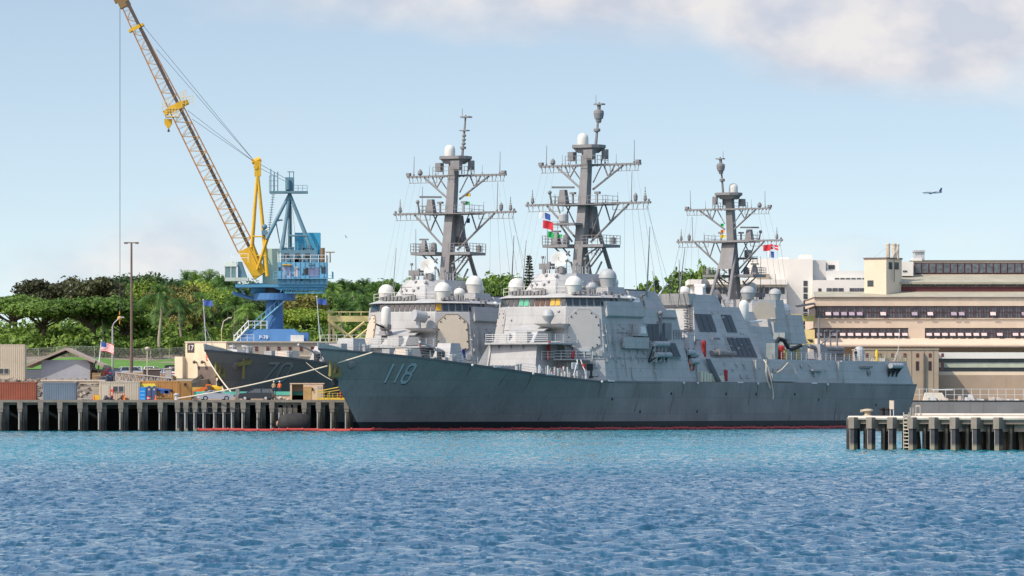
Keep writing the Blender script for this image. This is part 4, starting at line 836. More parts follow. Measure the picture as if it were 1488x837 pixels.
# ---------------------------------------------------------------- land
def smooth(a,b,x): 
    t=min(1,max(0,(x-a)/(b-a))); return t*t*(3-2*t)
def shore(X):   # depth where the land begins
    return interp(X,[-600,-47.5,-46.5,-40,-22,58,62,900],[708,708,751,772,800,948,955,955])
def gz(X,D):
    left=interp(D,[700,708,716,735,760,770,800,850,950,1100,1400,2500],[4.0,4.05,6.2,7.0,7.7,9.3,10.9,14.3,18,18.5,18,18])
    right=interp(D,[700,1000,1100,1400,2500],[4.6,4.8,8,13,18])
    k=smooth(-30,50,X); h=left*(1-k)+right*k
    return h+.25*math.sin(X*.31+D*.17)*smooth(765,800,D)
def terrain():
    Xs=[-900,-500,-300,-220,-170]+[-140+5*i for i in range(16)]+[-62+2*i for i in range(7)]+[-48,-47.4,-46.6,-46,-43,-40]+[-36+6*i for i in range(26)]+[125,150,190,240,300,500,900]
    Ds=[0,1.5,4,8,12,18,24,30,38,46,52,58,64,72,80,90,105,125,150,180,230,300,420,700,1500]
    vs=[];fs=[];n=len(Ds)
    for X in Xs:
        d0=shore(X)
        for d in Ds:
            D=d0+d; vs.append((X,D,gz(X,D) if d>0 else gz(X,D)))
    for i in range(len(Xs)-1):
        for j in range(n-1): fs.append([i*n+j,(i+1)*n+j,(i+1)*n+j+1,i*n+j+1])
    o=len(vs)
    for i,X in enumerate(Xs): vs.append((X,shore(X),-2))
    for i in range(len(Xs)-1): fs.append([i*n,(i+1)*n,o+i+1,o+i])
    m=MB(); m.add(vs,fs)
    g=m.build('ground',M('bare_earth_ground',(.23,.19,.14),.95,.3,.15,fine=.3),smooth=False)
    tag(g,'bare brown ground of the shipyard shore','ground',kind='structure')
terrain()
GRASS=M('lawn_grass',(.085,.19,.025),.95,.3,.4,fine=.35)
def patch(name,x0,x1,d0,d1,mat,label,cat,kind,dz=.02,nx=24,nd=8):
    vs=[];fs=[]
    for i in range(nx+1):
        for j in range(nd+1):
            D=d0+(d1-d0)*j/nd; X=x0+(x1-x0)*i/nx; vs.append((X,D,gz(X,D)+dz))
    for i in range(nx):
        for j in range(nd): a=i*(nd+1)+j; fs.append([a,a+nd+1,a+nd+2,a+1])
    m=MB(); m.add(vs,fs); o=m.build(name,mat,smooth=True); tag(o,label,cat,kind=kind); return o
patch('lawn',-140,-46,768.5,801,GRASS,'sunlit green lawn behind the parked cars','lawn','structure',.06,60,16)
patch('car_park',-120,-47.5,752,768,M('asphalt_grey',(.06,.06,.062),.9,.2,.5),'grey asphalt car park in front of the lawn','car park','structure',.05)
CONC=M('pier_concrete',(.22,.19,.155),.85,.2,.7,streak=.45,streakcol=(.10,.08,.06),fine=.2)
CONCD=M('pile_concrete',(.13,.118,.10),.85,.2,.9,streak=.5,streakcol=(.07,.06,.05),ztint=[(1.1,2.7,(.028,.026,.023))])
TIMB=M('dark_fender_timber',(.045,.045,.05),.8,.3,1.5,ztint=[(.25,.5,(.22,.19,.13))])
UNDER=M('under_pier_dark',(.06,.055,.05),.9,.3,.6)  # coloured near black to carry the shade under the piers
# ---------------------------------------------------------------- far pier
def far_pier():
    D0=672.0; root=thing('pier','long concrete pier on dark piles behind the red boom','pier',(-60,D0,0))
    tf=lambda x,y,z:(x+60,y-D0,z)
    px=lambda x:(x-744)*D0/F
    m=MB(tf); m.box(-150,-44,D0+.35,709,3.55,4.1); m.loft([(-44,D0+.35,3.55),(-22.0,D0+.35,3.55),(-27,684,3.55),(-44,684,3.55)],[(-44,D0+.35,4.1),(-22.0,D0+.35,4.1),(-27,684,4.1),(-44,684,4.1)])
    m.build('pier_deck',CONC,root)
    m=MB(tf); m.box(-150,-22.2,D0-.12,D0+.345,3.86,4.2); m.box(px(257),px(336),D0-.1,D0+.2,2.3,3.3); m.build('edge_beam',CONC,root)
    m=MB(tf); m.box(-47,-24.5,681,682,-1,3.5); m.box(-150,-47,700,701,-1,3.5); m.build('dark_backing',UNDER,root)  # added backing wall that makes the gap under the deck read dark
    left=[px(x) for x in list(range(-28,250,29))]; mid=[px(258+13.3*k) for k in range(7)]; right=[px(x) for x in (353,375,396,406,414.5,423,442,462,483,503)]
    jr=random.Random(14)
    def one(x,w,fen,cap):
        x+=jr.uniform(-.12,.12); w*=jr.uniform(.85,1.2)
        m=MB(tf); m.box(x+.32,x+.32+w,D0+.25,D0+.25+w,-1.2,3.54); m.build('pile',CONCD,root)
        m=MB(tf); m.box(x-.22,x+.26,D0-.62,D0-.2,-1.2,3.15); f=m.build('fender_pile',TIMB if fen else CONCD,root)
        if cap: m=MB(tf); m.box(x-.34,x+.36,D0-.72,D0-.19,3.0,3.95); m.box(x-.28,x+.3,D0-.68,D0-.18,2.55,3.0); m.build('pile_cap',CONC,f)
        m=MB(tf); m.box(x-.2,x-.05,D0-.64,D0-.63,.2,2.5); m.build('rub_strip',M('weathered_steel_strip',(.4,.38,.34),.7,.2,1,streak=.4),f)
    for x in left: one(x,.62,False,True)
    for x in mid: one(x,.5,True,True)
    for k,x in enumerate(right): one(x,.62 if k not in (3,4,5) else .5,False,k not in (3,4,5))
    m=MB(tf)
    for x in left+right[::2]:
        for D in (677,): m.box(x-.3,x+.4,D,D+.6,-1.2,3.54)
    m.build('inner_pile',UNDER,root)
    m=MB(tf)
    for k in range(6): m.box(mid[k]+.42,mid[k]+.98,D0-.13,D0-.09,2.5,3.15)
    m.build('beam_recess',M('dark_recess',(.03,.03,.033),.8),root)
    m=MB(tf)
    for a in (1,3,5): m.obox(((left[a]+left[a+1])/2,D0+3,2.2),(1.3,0,-.8),(0,.15,0),(.1,0,.16))
    m.build('diagonal_brace',CONCD,root)
    return root
far_pier()
DECKZ=4.1
# rubber fender in the water
m=MB(); m.lathe([(.35,-2.2),(.8,-2.05),(1.15,-1.6),(1.3,-1.0),(1.32,.8),(1.2,1.5),(.9,1.95),(.4,2.1)],(0,0,1.1),20,axis=(1,.1,.03))
fd=m.build('pneumatic_fender',M('fender_black',(.028,.026,.025),.75,.35,1.2,fine=.3),smooth=True,loc=P(428,0,669.2)*1); fd.location.z=0; tag(fd,'big black rubber fender floating before the far pier','fender')
m=MB(); m.lathe([(.42,0),(.42,.1),(.2,.25)],(-2.2,-.2,1.0),10,axis=(-1,0,0)); m.build('end_fitting',M('rust_fitting',(.3,.2,.14),.8),fd)
# oil boom
def boom():
    pts=[(-42,668.3),(-34,667.6),(-26,667.6),(-21.5,666.6),(-18.6,667.2)]
    for t in range(14,154,6):
        b=hw(t)+.9; pts.append((-25.7+t*.531+b*.8474,661.2+t*.8474-b*.531))
    pts+=[(63,786),(66,796)]
    RED=M('boom_red',(.42,.05,.045),.6,.2,1.0); m=MB(); n=0; q=[]
    for (a,b) in zip(pts[:-1],pts[1:]):
        a,b=Vector((*a,0)),Vector((*b,0)); L=(b-a).length; k=max(1,int(L/2))
        for i in range(k): q.append(a.lerp(b,i/k))
    rr=random.Random(2)
    for i,(a,b) in enumerate(zip(q[:-1],q[1:])):
        d=(b-a); z=.16+.05*math.sin(i*1.3); m.tube(a+d*.04+Vector((0,0,z)),b-d*.04+Vector((0,0,z)),.2,n=7); m.tube(a-d*.02+Vector((0,0,z+.02)),a+d*.06+Vector((0,0,z+.1)),.23,n=6)
    o=m.build('oil_boom',RED); tag(o,'red floating oil boom round the pier and front destroyer','oil boom')
boom()
# ---------------------------------------------------------------- near pier
def near_pier():
    A=Vector((24.9,368.5,0)); B=Vector((46,346.5,0)); d=(B-A).normalized(); nb=Vector((-d.y,d.x,0))  # nb points away
    if nb.y<0: nb=-nb
    L=(B-A).length; ang=math.atan2(d.y,d.x)
    root=thing('pier','short weathered concrete pier at right with a ladder on its face','pier',A,ang)
    root.rotation_euler=(0,0,ang)
    # local: x along, y away, z up
    m=MB(); m.box(.0,L,0.0,9,1.9,2.42); m.build('pier_deck',CONC,root)
    m=MB(); m.tube((.1,-.12,2.32),(L,-.12,2.32),.16,n=8); m.tube((6,.6,2.55),(L,.6,2.55),.12,n=8); m.build('edge_pipe',M('pale_concrete_pipe',(.5,.45,.38),.8,.2,.8),root)
    m=MB(); m.box(.1,L,.5,1.1,1.35,1.9); m.build('edge_beam',CONC,root)
    sx=lambda x: (x-1240)*.0700   # face pixels to metres
    for k,x in enumerate((1252,1277,1306.5,1334.5,1364.4,1393,1422,1452)):
        u=sx(x)
        m=MB(); m.box(u-.2,u+.2,-.62,-.2,-1,1.9); f=m.build('fender_pile',TIMB,root)
        m=MB(); m.box(u-.27,u+.27,-.7,-.0,1.55,2.38); m.build('pile_cap',CONC,f)
        m=MB(); m.box(u-.24,u-.2,-.6,-.1,-.5,1.55); m.box(u-.2,u-.17,-.64,-.62,.1,1.5); m.build('steel_edge',M('weathered_steel_strip',(.4,.38,.34),.7,.2,1,streak=.4),f)
        m=MB(); m.box(u+.3,u+.66,.3,.7,-1,1.9); m.build('pile',CONCD,root)
    for k in range(8):
        u=sx(1265+30*k)
        m=MB(); m.tube((u,3.0+.4*(k%2),-1),(u+.3*(k%3-1),3.0,1.9),.28,n=8); m.build('pile',M('brown_stained_pile',(.25,.17,.12),.9,.5,1.6),root)
    m=MB(); m.box(-.05,.55,-.25,.6,-1,2.3); m.build('corner_pile',CONCD,root)
    m=MB(); m.box(0.4,L,8,8.6,-1,1.9); m.build('dark_backing',UNDER,root)
    u=sx(1325); m=MB(); 
    for s in (-.26,.26): m.tube((u+s,-.35,-.3),(u+s,-.35,2.75),.045,n=5)
    for k in range(11): m.box(u-.26,u+.26,-.4,-.3,-.1+k*.26,-.02+k*.26)
    m.build('ladder',M('ladder_steel',(.42,.37,.28),.7,.2,2),root)
    W=lambda lx,ly,lz: A+d*lx+nb*ly+Vector((0,0,lz))
    # things standing on it
    o=MB(); o.lathe([(.42,0),(.42,.06),(.25,.1),(.22,.3),(.42,.42),(.38,.52),(.15,.58)],(0,0,0),14); o.obox((-.3,0,.45),(.25,0,.03),(0,.12,0),(0,0,.1))
    o=o.build('mooring_bollard',M('worn_bollard',(.46,.38,.27),.8,.25,2),smooth=True,loc=W(sx(1256),.8,2.42)); tag(o,'low worn cream bollard on the end of the right pier','bollard')
    for i,x in enumerate((1270.5,1279)):
        o=MB(); o.lathe([(.2,0),(.2,.5),(.27,.55),(.27,.66)],(0,0,0),14); o=o.build('bollard',M('black_iron',(.02,.02,.022),.6),loc=W(sx(x),1.3,2.42)); tag(o,['left one of two black iron bollards beside the pier notice board','right one of two black iron bollards, nearest the pier notice board'][i],'bollard',group='black bollards on the near pier')
    t=thing('notice_board','blank tan board on two posts standing on the right pier','board',W(sx(1287.5),1.0,2.42),ang)
    m=MB(); m.box(-.22,.22,-.03,.03,.55,1.18); m.build('panel',M('tan_board',(.48,.40,.31),.8,.08),t)
    for s in (-.2,.12): m=MB(); m.tube((s,.06,0),(s,.06,1.2 if s<0 else .6),.035,n=5); m.build('post',WHITEM,t)
    t=thing('ladder_rail','pale metal grab rails above the right pier ladder','rail',W(sx(1326),.4,2.42),ang)
    for s in (-.35,-.08): m=MB(); m.tube((s,0,0),(s,0,.68),.035,n=5); m.build('post',M('ladder_steel',(.42,.37,.28)),t)
    m=MB(); m.path([(.2,0,0),(.2,0,.8),(.62,0,.8),(.62,0,0)],.035,5); m.box(.2,.62,-.03,.03,.74,.84); m.build('frame',M('ladder_steel',(.42,.37,.28)),t)
near_pier()
# ---------------------------------------------------------------- low barge astern of the front ship
def barge():
    root=thing('work_barge','low dark grey barge with white deck gear behind the right pier','barge',(66.8,832,0))
    m=MB(); m.loft([(0,0,-1),(60,0,-1),(60,12,-1),(0,12,-1)],[(-1.2,0,4.2),(60,0,4.2),(60,12,4.2),(-1.2,12,4.2)]); m.build('hull',HULLP,root)
    m=MB(); m.box(-1,60,-.05,.3,4.2,4.4); m.build('gunwale',M('black_iron',(.02,.02,.022)),root)
    m=MB(); m.rail([(0,1,4.4),(3.6,1,4.4)],1.9,1.2,2,.06); m.rail([(5.6,1,4.4),(20,1,4.4)],1.9,1.4,2,.06); m.box(3.5,7,3,3.2,6.1,6.3); m.build('railing',WHITEM,root)
    rr=random.Random(9)
    for k in range(22):
        x=rr.uniform(1,18); m=MB(); h=rr.uniform(.3,1.2); m.frus([(x,2),(x+rr.uniform(.4,1.4),2),(x+1,3),(x,3)],4.2,[(x+.1,2.1),(x+.5,2.1),(x+.6,2.7),(x+.1,2.7)],4.3+h); m.build('deck_gear',[WHITEM,CANV,GREY][k%3],root)
    m=MB(); m.frus([(2,3),(6,3),(6,5),(2,5)],4.2,[(2.4,3.2),(5.2,3.2),(5.2,4.6),(2.4,4.6)],5.7); m.build('canvas_cover',M('pale_cover',(.6,.55,.45),.8,.1),root)
barge()
# ---------------------------------------------------------------- dock wall and building 17
TANC=M('tan_dock_concrete',(.46,.37,.27),.85,.12,.4,streak=.3,streakcol=(.2,.14,.1),fine=.12)
TANC2=M('cream_end_wall',(.72,.58,.40),.85,.1,.5,streak=.2,streakcol=(.3,.2,.12))  # cream, lightened further to put sunlight on the end wall into the colour
def dock_wall():
    O=Vector((-43,752,0)); root=thing('dock_wall','long tan dock wall numbered 17 under the blue crane','dock wall',O)
    A,B,C=(-6.4,3.4),(0,0),(24,6.0)
    m=MB(); m.prism([A,B,C,(24,16),(-5,16)],0,13.0); m.build('wall',TANC,root)
    m=MB(); m.prism([(A[0]-.15,A[1]-.12),(0,-.2),(C[0],C[1]-.2),(24,16.1),(-5.1,16.1)],13.0,13.2); m.build('coping',M('pale_coping',(.55,.47,.37),.8,.1),root)
    def on(p,q,u0,u1,z0,z1,d,nm,mt,par):   # a slab fixed to the face between two corners
        p,q=Vector((*p,0)),Vector((*q,0)); t=(q-p).normalized(); n=Vector((t.y,-t.x,0)); m=MB()
        a,b=p+t*u0,p+t*u1; P_=[a-n*.02,b-n*.02,b+n*d,a+n*d]; m.prism([(v.x,v.y) for v in P_],z0,z1); return m.build(nm,mt,par)
    ew=on(A,B,.0,7.2,0,12.99,.1,'end_wall',TANC2,root)
    for k in range(14): on(B,C,.9+1.72*k,1.35+1.72*k,11.7,12.4,.06,'hatch',M('maroon_hatch',(.13,.035,.03),.7),root)
    on(B,C,.2,24,12.68,12.76,.07,'service_pipe',M('grey_pipe',(.3,.28,.26)),root); on(B,C,.0,24.4,10.9,11.1,.12,'ledge',TANC2,root)
    on(A,B,2.2,5.4,5.2,9.4,.15,'roller_door',M('brown_shutter',(.16,.12,.10),.8,.3,1.5,streak=.5),ew)
    on(A,B,4.2,4.8,10.3,11.9,.16,'window',DARKM,ew)
    for u in (3.7,4.82): on(A,B,u,u+.46,10.3,11.9,.19,'shutter',M('salmon_shutter',(.55,.16,.09),.7,.1),ew)
    on(A,B,.35,1.6,11.5,12.9,.14,'number_board',M('brown_board',(.07,.05,.045),.7),ew)
    t=(Vector((*B,0))-Vector((*A,0))).normalized(); n=Vector((t.y,-t.x,0)); c=Vector((*A,0))+t*.98+n*.15
    text_obj('number','17',1.1,M('sign_white',(.75,.75,.72),.6,.03),(c.x,c.y,12.2),(R(90),0,math.atan2(t.y,t.x)),ew)
    for u in (2.0,3.4):
        c=Vector((*A,0))+t*u+n*.1; m=MB(); m.tube(tuple(c+Vector((0,0,10.0))),tuple(c+n*.6+Vector((0,0,10.1))),.12,n=6); m.ball(tuple(c+n*.7+Vector((0,0,10.05))),.26); m.build('wall_lamp',M('dark_lamp',(.1,.08,.06)),ew)
    on(A,B,-1.4,-.02,0,10.9,.9,'buttress',TANC2,root); on(A,B,.3,7.0,4,5.1,1.6,'plinth',TANC,root)
    m=MB(); m.rail([(1,1,13.2),(4,1.75,13.2)],1.0,1.0,2,.05); m.rail([(14,4.0,13.2),(23.5,6.2,13.2)],1.0,1.2,2,.05); m.build('top_railing',WHITEM,root)
dock_wall()
# ---------------------------------------------------------------- crane
BLUE=M('crane_blue',(.06,.17,.36),.55,.12,.5,streak=.35,streakcol=(.03,.06,.12),fine=.12)
BLUEL=M('crane_pale_blue',(.13,.34,.50),.55,.12,.5,streak=.3,streakcol=(.08,.12,.15),fine=.12)
TURQ=M('crane_turquoise',(.05,.31,.47),.5,.1,.4,streak=.3,streakcol=(.03,.15,.2))
YEL=M('crane_yellow',(.62,.36,.02),.55,.15,.5,streak=.35,streakcol=(.2,.08,.02))
GRNW=M('pale_green_screen',(.5,.62,.52),.7,.08)
STEELG=M('crane_steel_blue_grey',(.10,.20,.25),.6,.15,.6,streak=.2)
LACE=M('orange_lattice_paint',(.40,.17,.05),.6,.25,1,streak=.3)
def crane():
    D0=758.5; s=D0/F; cx=397
    root=thing('portal_crane','tall blue harbour crane with a long yellow and rust boom','crane',((cx-744)*s,D0,13.0))
    q=lambda x,y,d=0: Vector(((x-cx)*s*(1),d,CAMZ+(YH-y)*s-13.0))
    def Q(x,y,d=0): v=q(x,y,d); return v
    # base
    A=[Q(336,498),Q(456,498)]; zb=0; zt=Q(0,478.5).z
    hx=5.9
    m=MB(); m.frus([(-5.7,-3.2),(5.7,-3.2),(5.7,3.2),(-5.7,3.2)],0,[(-3.9,-2.6),(3.3,-2.6),(3.3,2.6),(-3.9,2.6)],zt)
    m.box(3.4,5.4,-2.6,2.6,0,zt*.75); ba=m.build('base',BLUE,root)
    m=MB(); m.box(2.8,4.8,-3.6,-3.0,.05,1.15); m.build('control_cabinet',WHITEM,ba)
    text_obj('number','P-70' if False else 'P-78',.75,M('sign_white',(.75,.75,.72)),(-1.3,-3.18,.82),(R(90),0,0),ba,.03)
    m=MB(); m.tube((.2,0,zt),(.2,0,Q(0,437).z),1.37,1.3,24); pd=m.build('pedestal',BLUE,root)
    m=MB()
    for a,b in (((-3.0,-1.9,zt),(1.6,-1.9,Q(0,440).z)),((-3.0,-2.6,zt),(1.6,-2.6,Q(0,440).z))):
        m.tube(a,b,.12,n=5); a2=Vector(a)+Vector((0,0,1)); b2=Vector(b)+Vector((0,0,1)); m.tube(a2,b2,.05,n=4)
        for k in range(8): p=Vector(a).lerp(Vector(b),k/7); m.tube(p,p+Vector((0,0,1)),.04,n=4)
    for k in range(22): p=Vector((-3.0,-1.9,zt)).lerp(Vector((1.6,-1.9,Q(0,440).z)),k/21); m.box(p.x-.12,p.x+.12,-2.6,-1.9,p.z-.03,p.z+.03)
    m.build('stair',BLUEL,root)
    m=MB(); 
    for y in (-2.4,-3.1):
        a=Vector((-5.8,y,0)); b=Vector((-3.6,y,2.4)); m.tube(a,b,.12,n=5); m.tube(a+Vector((0,0,1)),b+Vector((0,0,1)),.06,n=4)
        for k in range(5): p=a.lerp(b,k/4); m.tube(p,p+Vector((0,0,1)),.05,n=4)
    m.rail([(-3.6,-2.7,zt),(-.8,-2.7,zt)],1.2,.8,2,.06); m.build('stair_railing',M('white_rail',(.7,.72,.72),.6),root)
    # ring
    m=MB(); zr0,zr1=Q(0,437).z,Q(0,426.5).z; m.lathe([(2.7,zr0),(3.2,zr0+.1),(3.2,zr1),(2.8,zr1)],(.2,0,0),28); m.tube((-3,0,zr0+.3),(-6.2,0,zr0+1.2),.3,n=6); m.build('ring_platform',BLUE,root)
    m=MB(); m.tube((.2,0,zr1),(.2,0,Q(0,418).z),1.6,1.6,24); m.build('slew_bearing',M('dark_steel',(.05,.05,.06),.6),root)
    # upper works
    zf=Q(0,414).z
    m=MB(); m.box(-5.6,8.0,-2.8,2.8,Q(0,418).z,zf); m.frus([(1,-2.6),(7.4,-2.6),(7.4,2.6),(1,2.6)],Q(0,422).z,[(0,-2.6),(8,-2.6),(8,2.6),(0,2.6)],Q(0,418).z); m.tube((-3.4,0,Q(0,420).z),(-1,0,Q(0,420).z),.9,n=14); up=m.build('slewing_frame',M('crane_mid_blue',(.07,.25,.40),.6,.15,.5,streak=.3),root)
    x0,x1=Q(405,0).x,Q(475.5,0).x; zr=Q(0,382).z
    m=MB(); m.box(x0,x1,-3,3,zf,zr); hs=m.build('machinery_house',BLUEL,root)
    for (xa,xb,ya,yb,mt) in [(442,449,390,400,DARKM),(449.5,464,389,403,M('louvre_violet',(.16,.18,.30),.6)),(468,474,388,398,DARKM),(428.5,434,388,403,M('pinkish_door',(.5,.42,.45),.6)),(406,409,389,394,DARKM)]:
        m=MB(); m.box(Q(xa,0).x,Q(xb,0).x,-3.06,-2.95,Q(0,yb).z,Q(0,ya).z); m.build('window',mt,hs)
    m=MB(); m.box(Q(411,0).x,Q(425,0).x,-3.5,-2.98,Q(0,386.5).z,Q(0,385).z); m.build('awning',YEL,hs)
    m=MB(); m.box(Q(412,0).x,Q(424,0).x,-3.05,-2.95,Q(0,405).z,Q(0,387).z); m.build('door',M('violet_door',(.30,.34,.48),.6),hs)
    m=MB(); m.rail([(x0,-2.9,zr),(x1,-2.9,zr)],1.1,1.3,2,.05); m.rail([(x1,-2.9,zr),(x1,2.9,zr)],1.1,1.3,2,.05); m.build('roof_railing',M('white_rail',(.7,.72,.72)),hs)
    x2,x3=Q(409,0).x,Q(462,0).x; z3=Q(0,364).z
    m=MB(); m.box(x2,x3,-2.2,2.2,zr,z3); uh=m.build('upper_house',STEELG,root)
    for xa in (414,430,444): m=MB(); m.box(Q(xa,0).x,Q(xa+7,0).x,-2.26,-2.15,Q(0,379).z,Q(0,369).z); m.build('window',DARKM,uh)
    m=MB(); m.box(Q(428,0).x,Q(465,0).x,.4,2.8,zr,Q(0,338).z); m.build('counterweight_house',TURQ,root)
    m=MB(); m.box(Q(381,0).x,Q(406,0).x,1.0,1.2,zf,Q(0,361).z); m.build('green_screen',GRNW,root)
    # catwalks, ducts, stays and lockers round the machinery house
    m=MB(); zc=Q(0,405).z
    m.box(x0-.6,x1+.9,-3.7,-3.0,zc-.1,zc); m.rail([(x0-.6,-3.65,zc),(x0+1.4,-3.65,zc)],1.0,.7,2,.05); m.rail([(x1+.85,-3.65,zc),(x1+.85,2,zc)],1.0,.9,2,.05); m.rail([(Q(434,0).x,-3.65,zc),(x1+.85,-3.65,zc)],.35,1.2,1,.04); m.build('catwalk',BLUEL,root)
    m=MB()
    for k in range(9): xx=x0+.4+k*.78; m.tube((xx,-2.6,zf-1.2),(xx+.6,-2.6,zf),.09,n=5); m.tube((xx+.6,-2.6,zf-1.2),(xx,-2.6,zf),.06,n=5)
    m.box(x0+1.0,x1-.4,-2.7,-2.5,zf-1.35,zf-1.15); m.build('under_truss',M('crane_mid_blue',(.07,.25,.40)),root)
    rr=random.Random(19); m=MB()
    for k in range(26):
        x=rr.uniform(x0+.1,x1-.3); z=rr.uniform(zf+.2,zr-.3); sz=rr.uniform(.06,.22); m.box(x,x+sz*rr.uniform(1,3),-3.12,-2.96,z,z+sz*rr.uniform(1,2.5))
    for k in range(10): x=x0+.5+k*.72; m.tube((x,-3.06,zf+.05),(x,-3.06,zr),.035,n=4)
    for k in range(12): x=rr.uniform(x2,x3); sz=rr.uniform(.1,.3); m.box(x,x+sz*2,-2.4,-2.1,zr,zr+sz*3)
    for k in range(8): x=rr.uniform(x2,x3); sz=rr.uniform(.1,.3); m.box(x,x+sz*2.5,-1.8,-1.0,z3,z3+sz*2)
    m.each('house_fitting',STEELG,hs)
    m=MB(); m.rail([(x2,-2.1,z3),(x3,-2.1,z3)],.9,1.1,2,.045); m.build('upper_railing',STEELG,root)
    m=MB()
    for a_,b_ in ((Q(425,372,-1),Q(424,300,-.6)),(Q(432,368,-1),Q(424.5,296,-.4)),(Q(415,370,-1),Q(421.5,300,-.4)),(Q(405,372,-1.2),Q(418,300,-.5))): m.tube(a_,b_,.03,n=4)
    m.each('stay_wire',M('wire_rope',(.07,.07,.075)),root)
    m=MB(); m.box(x1-.2,x1+1.2,-1.4,-1.2,zr+1.5,zr+1.65); m.tube((x1+.5,-1.3,zr),(x1+.5,-1.3,zr+1.5),.09,n=5); m.tube((x1-.6,-2.2,zr),(x1-.6,-2.2,zr+2.2),.32,n=8); m.build('exhaust_stack',M('rusty_boom_head',(.22,.13,.05)),root)
    # cab
    xa,xb=Q(328,0).x,Q(345,0).x; z4,z5,z6=Q(0,407).z,Q(0,388).z,Q(0,381).z
    cr=thing('x','','') if False else None
    m=MB(); m.box(xa,Q(362,0).x,-2.8,-.8,Q(0,409).z,Q(0,404).z); m.frus([(xa-.1,-2.9),(xb+.1,-2.9),(xb+.1,-.7),(xa-.1,-.7)],z5,[(xa+.25,-2.6),(xb,-2.6),(xb,-.9),(xa+.25,-.9)],z6); cb=m.build('cab',M('cab_pale',(.42,.48,.42),.6,.1),root)
    m=MB(); m.box(xa+.08,xb-.08,-2.75,-.85,Q(0,404).z,z5); m.build('cab_glass',M('cab_glass',(.10,.2,.2),.1,.2,1,spec=.8),cb)
    m=MB()
    for x in (xa,xa+.95,xb): m.box(x-.06,x+.06,-2.82,-2.7,Q(0,404).z,z5)
    m.build('cab_post',WHITEM,cb)
    m=MB(); m.frus([(xb+.2,-2.4),(Q(360,0).x,-2.4),(Q(360,0).x,0),(xb+.2,0)],Q(0,405).z,[(xb+.2,-2.4),(Q(352,0).x,-2.4),(Q(352,0).x,0),(xb+.2,0)],Q(0,381).z); m.build('cab_machinery',STEELG,cb)
    m=MB(); m.rail([(Q(338,0).x,-2.7,z6),(Q(362,0).x,-2.7,z6)],1.2,1.1,2,.05); m.rail([(Q(322,0).x,-2.6,Q(0,404).z),(xa,-2.6,Q(0,404).z)],1.1,.6,3,.07); m.build('cab_railing',M('white_rail',(.7,.72,.72)),cb)
    m=MB()
    for y in (-1,.0): m.tube((Q(342,0).x,y,Q(0,410).z),(Q(356,0).x,y,Q(0,428).z),.1,n=5)
    for k in range(9): p=Vector((Q(342,0).x,-1,Q(0,410).z)).lerp(Vector((Q(356,0).x,-1,Q(0,428).z)),k/8); m.box(p.x-.1,p.x+.1,-1,0,p.z-.03,p.z+.03)
    m.build('access_ladder',BLUEL,cb)
    # A frame (blue grey)
    ap=Q(421,282); m=MB()
    for p in (Q(388,348,-1.6),Q(410,368,-1.8),Q(420.5,362,1.6),Q(453,364,-1.8),Q(453,364,1.8)): m.tube(p,ap+Vector((0,.3*(1 if p.y>0 else -1),0)),.3,.24,8)
    m.tube(Q(421,343,-1.6),Q(448,343,-1.6),.15,n=6); m.tube(Q(399,321,-1),Q(411,320,-1),.14,n=6); m.tube(Q(401,321,-1),Q(407,354,-1),.09,n=5)
    m.build('a_frame',STEELG,root)
    m=MB(); m.box(Q(392,0).x,Q(447,0).x,-1.3,1.3,Q(0,281).z,Q(0,278).z); m.box(Q(415,0).x,Q(427,0).x,-.9,.9,Q(0,277).z,Q(0,258).z); m.rail([(Q(427,0).x,-1.2,Q(0,278).z),(Q(447,0).x,-1.2,Q(0,278).z)],.85,.7,2,.05); m.rail([(Q(392,0).x,-1.2,Q(0,278).z),(Q(404,0).x,-1.2,Q(0,278).z)],2.3,.6,3,.06)
    for x in (394,399,404): m.tube(Q(x,280,-.9),Q(x,250-(4 if x==394 else 0),-.9),.08,n=5)
    m.tube(Q(421,258,-.9),Q(421,250,-.9),.07,n=5); m.tube(Q(427,262,-.9),Q(427,250,-.9),.07,n=5); m.tube(Q(418,250,-.9),Q(428,250,-.9),.07,n=5)
    m.tube(Q(419,262,-1.1),Q(419,276,-1.1),.35,n=10); m.build('sheave_platform',STEELG,root)
    m=MB()
    for y in (-.3,.3): m.tube(Q(397,283,y),Q(390,345,y),.05,n=4)
    for k in range(18): p=Q(397,283).lerp(Q(390,345),k/17); m.box(p.x-.28,p.x+.28,-.3,.3,p.z-.03,p.z+.03)
    m.build('caged_ladder',STEELG,root)
    m=MB(); m.ball(Q(385,330,-1.2),.42); m.box(Q(381,0).x,Q(389,0).x,-1.6,-.8,Q(0,342).z,Q(0,335).z); m.build('winch_motor',STEELG,root)
    # yellow mast strut
    m=MB()
    for d in (-1.3,1.3):
        m.tube(Q(366,360,d),Q(374,252,d*.3),.24,.2,8); m.tube(Q(389,402,d),Q(374.5,252,d*.3),.28,.2,8); m.tube(Q(374,392,d),Q(389,345,d),.2,n=6)
    m.tube(Q(367,344,-1.3),Q(385,344,-1.3),.12,n=5); m.tube(Q(371,372,-1.3),Q(388,372,-1.3),.1,n=5); m.tube(Q(366,352,-1.3),Q(378,390,-1.3),.15,n=5)
    m.box(Q(370,0).x,Q(379,0).x,-.6,.6,Q(0,256).z,Q(0,234).z); m.tube(Q(366,236,0),Q(379,231,0),.4,n=8); m.tube(Q(372,243,-.7),Q(372,243,.7),.35,n=10); m.build('luffing_strut',YEL,root)
    # boom
    pv=Q(378,402); tip=Q(176,-4); ax=(tip-pv).normalized(); L=(tip-pv).length; up=Vector((ax.z,0,-ax.x)); 
    if up.z<0: up=-up
    def bp(u,v,w): return pv+ax*(L*u)+up*v+Vector((0,w,0))
    def hw_(u): return interp(u,[0,.1,.25,.9,1],[.5,1.0,1.05,.75,.5])
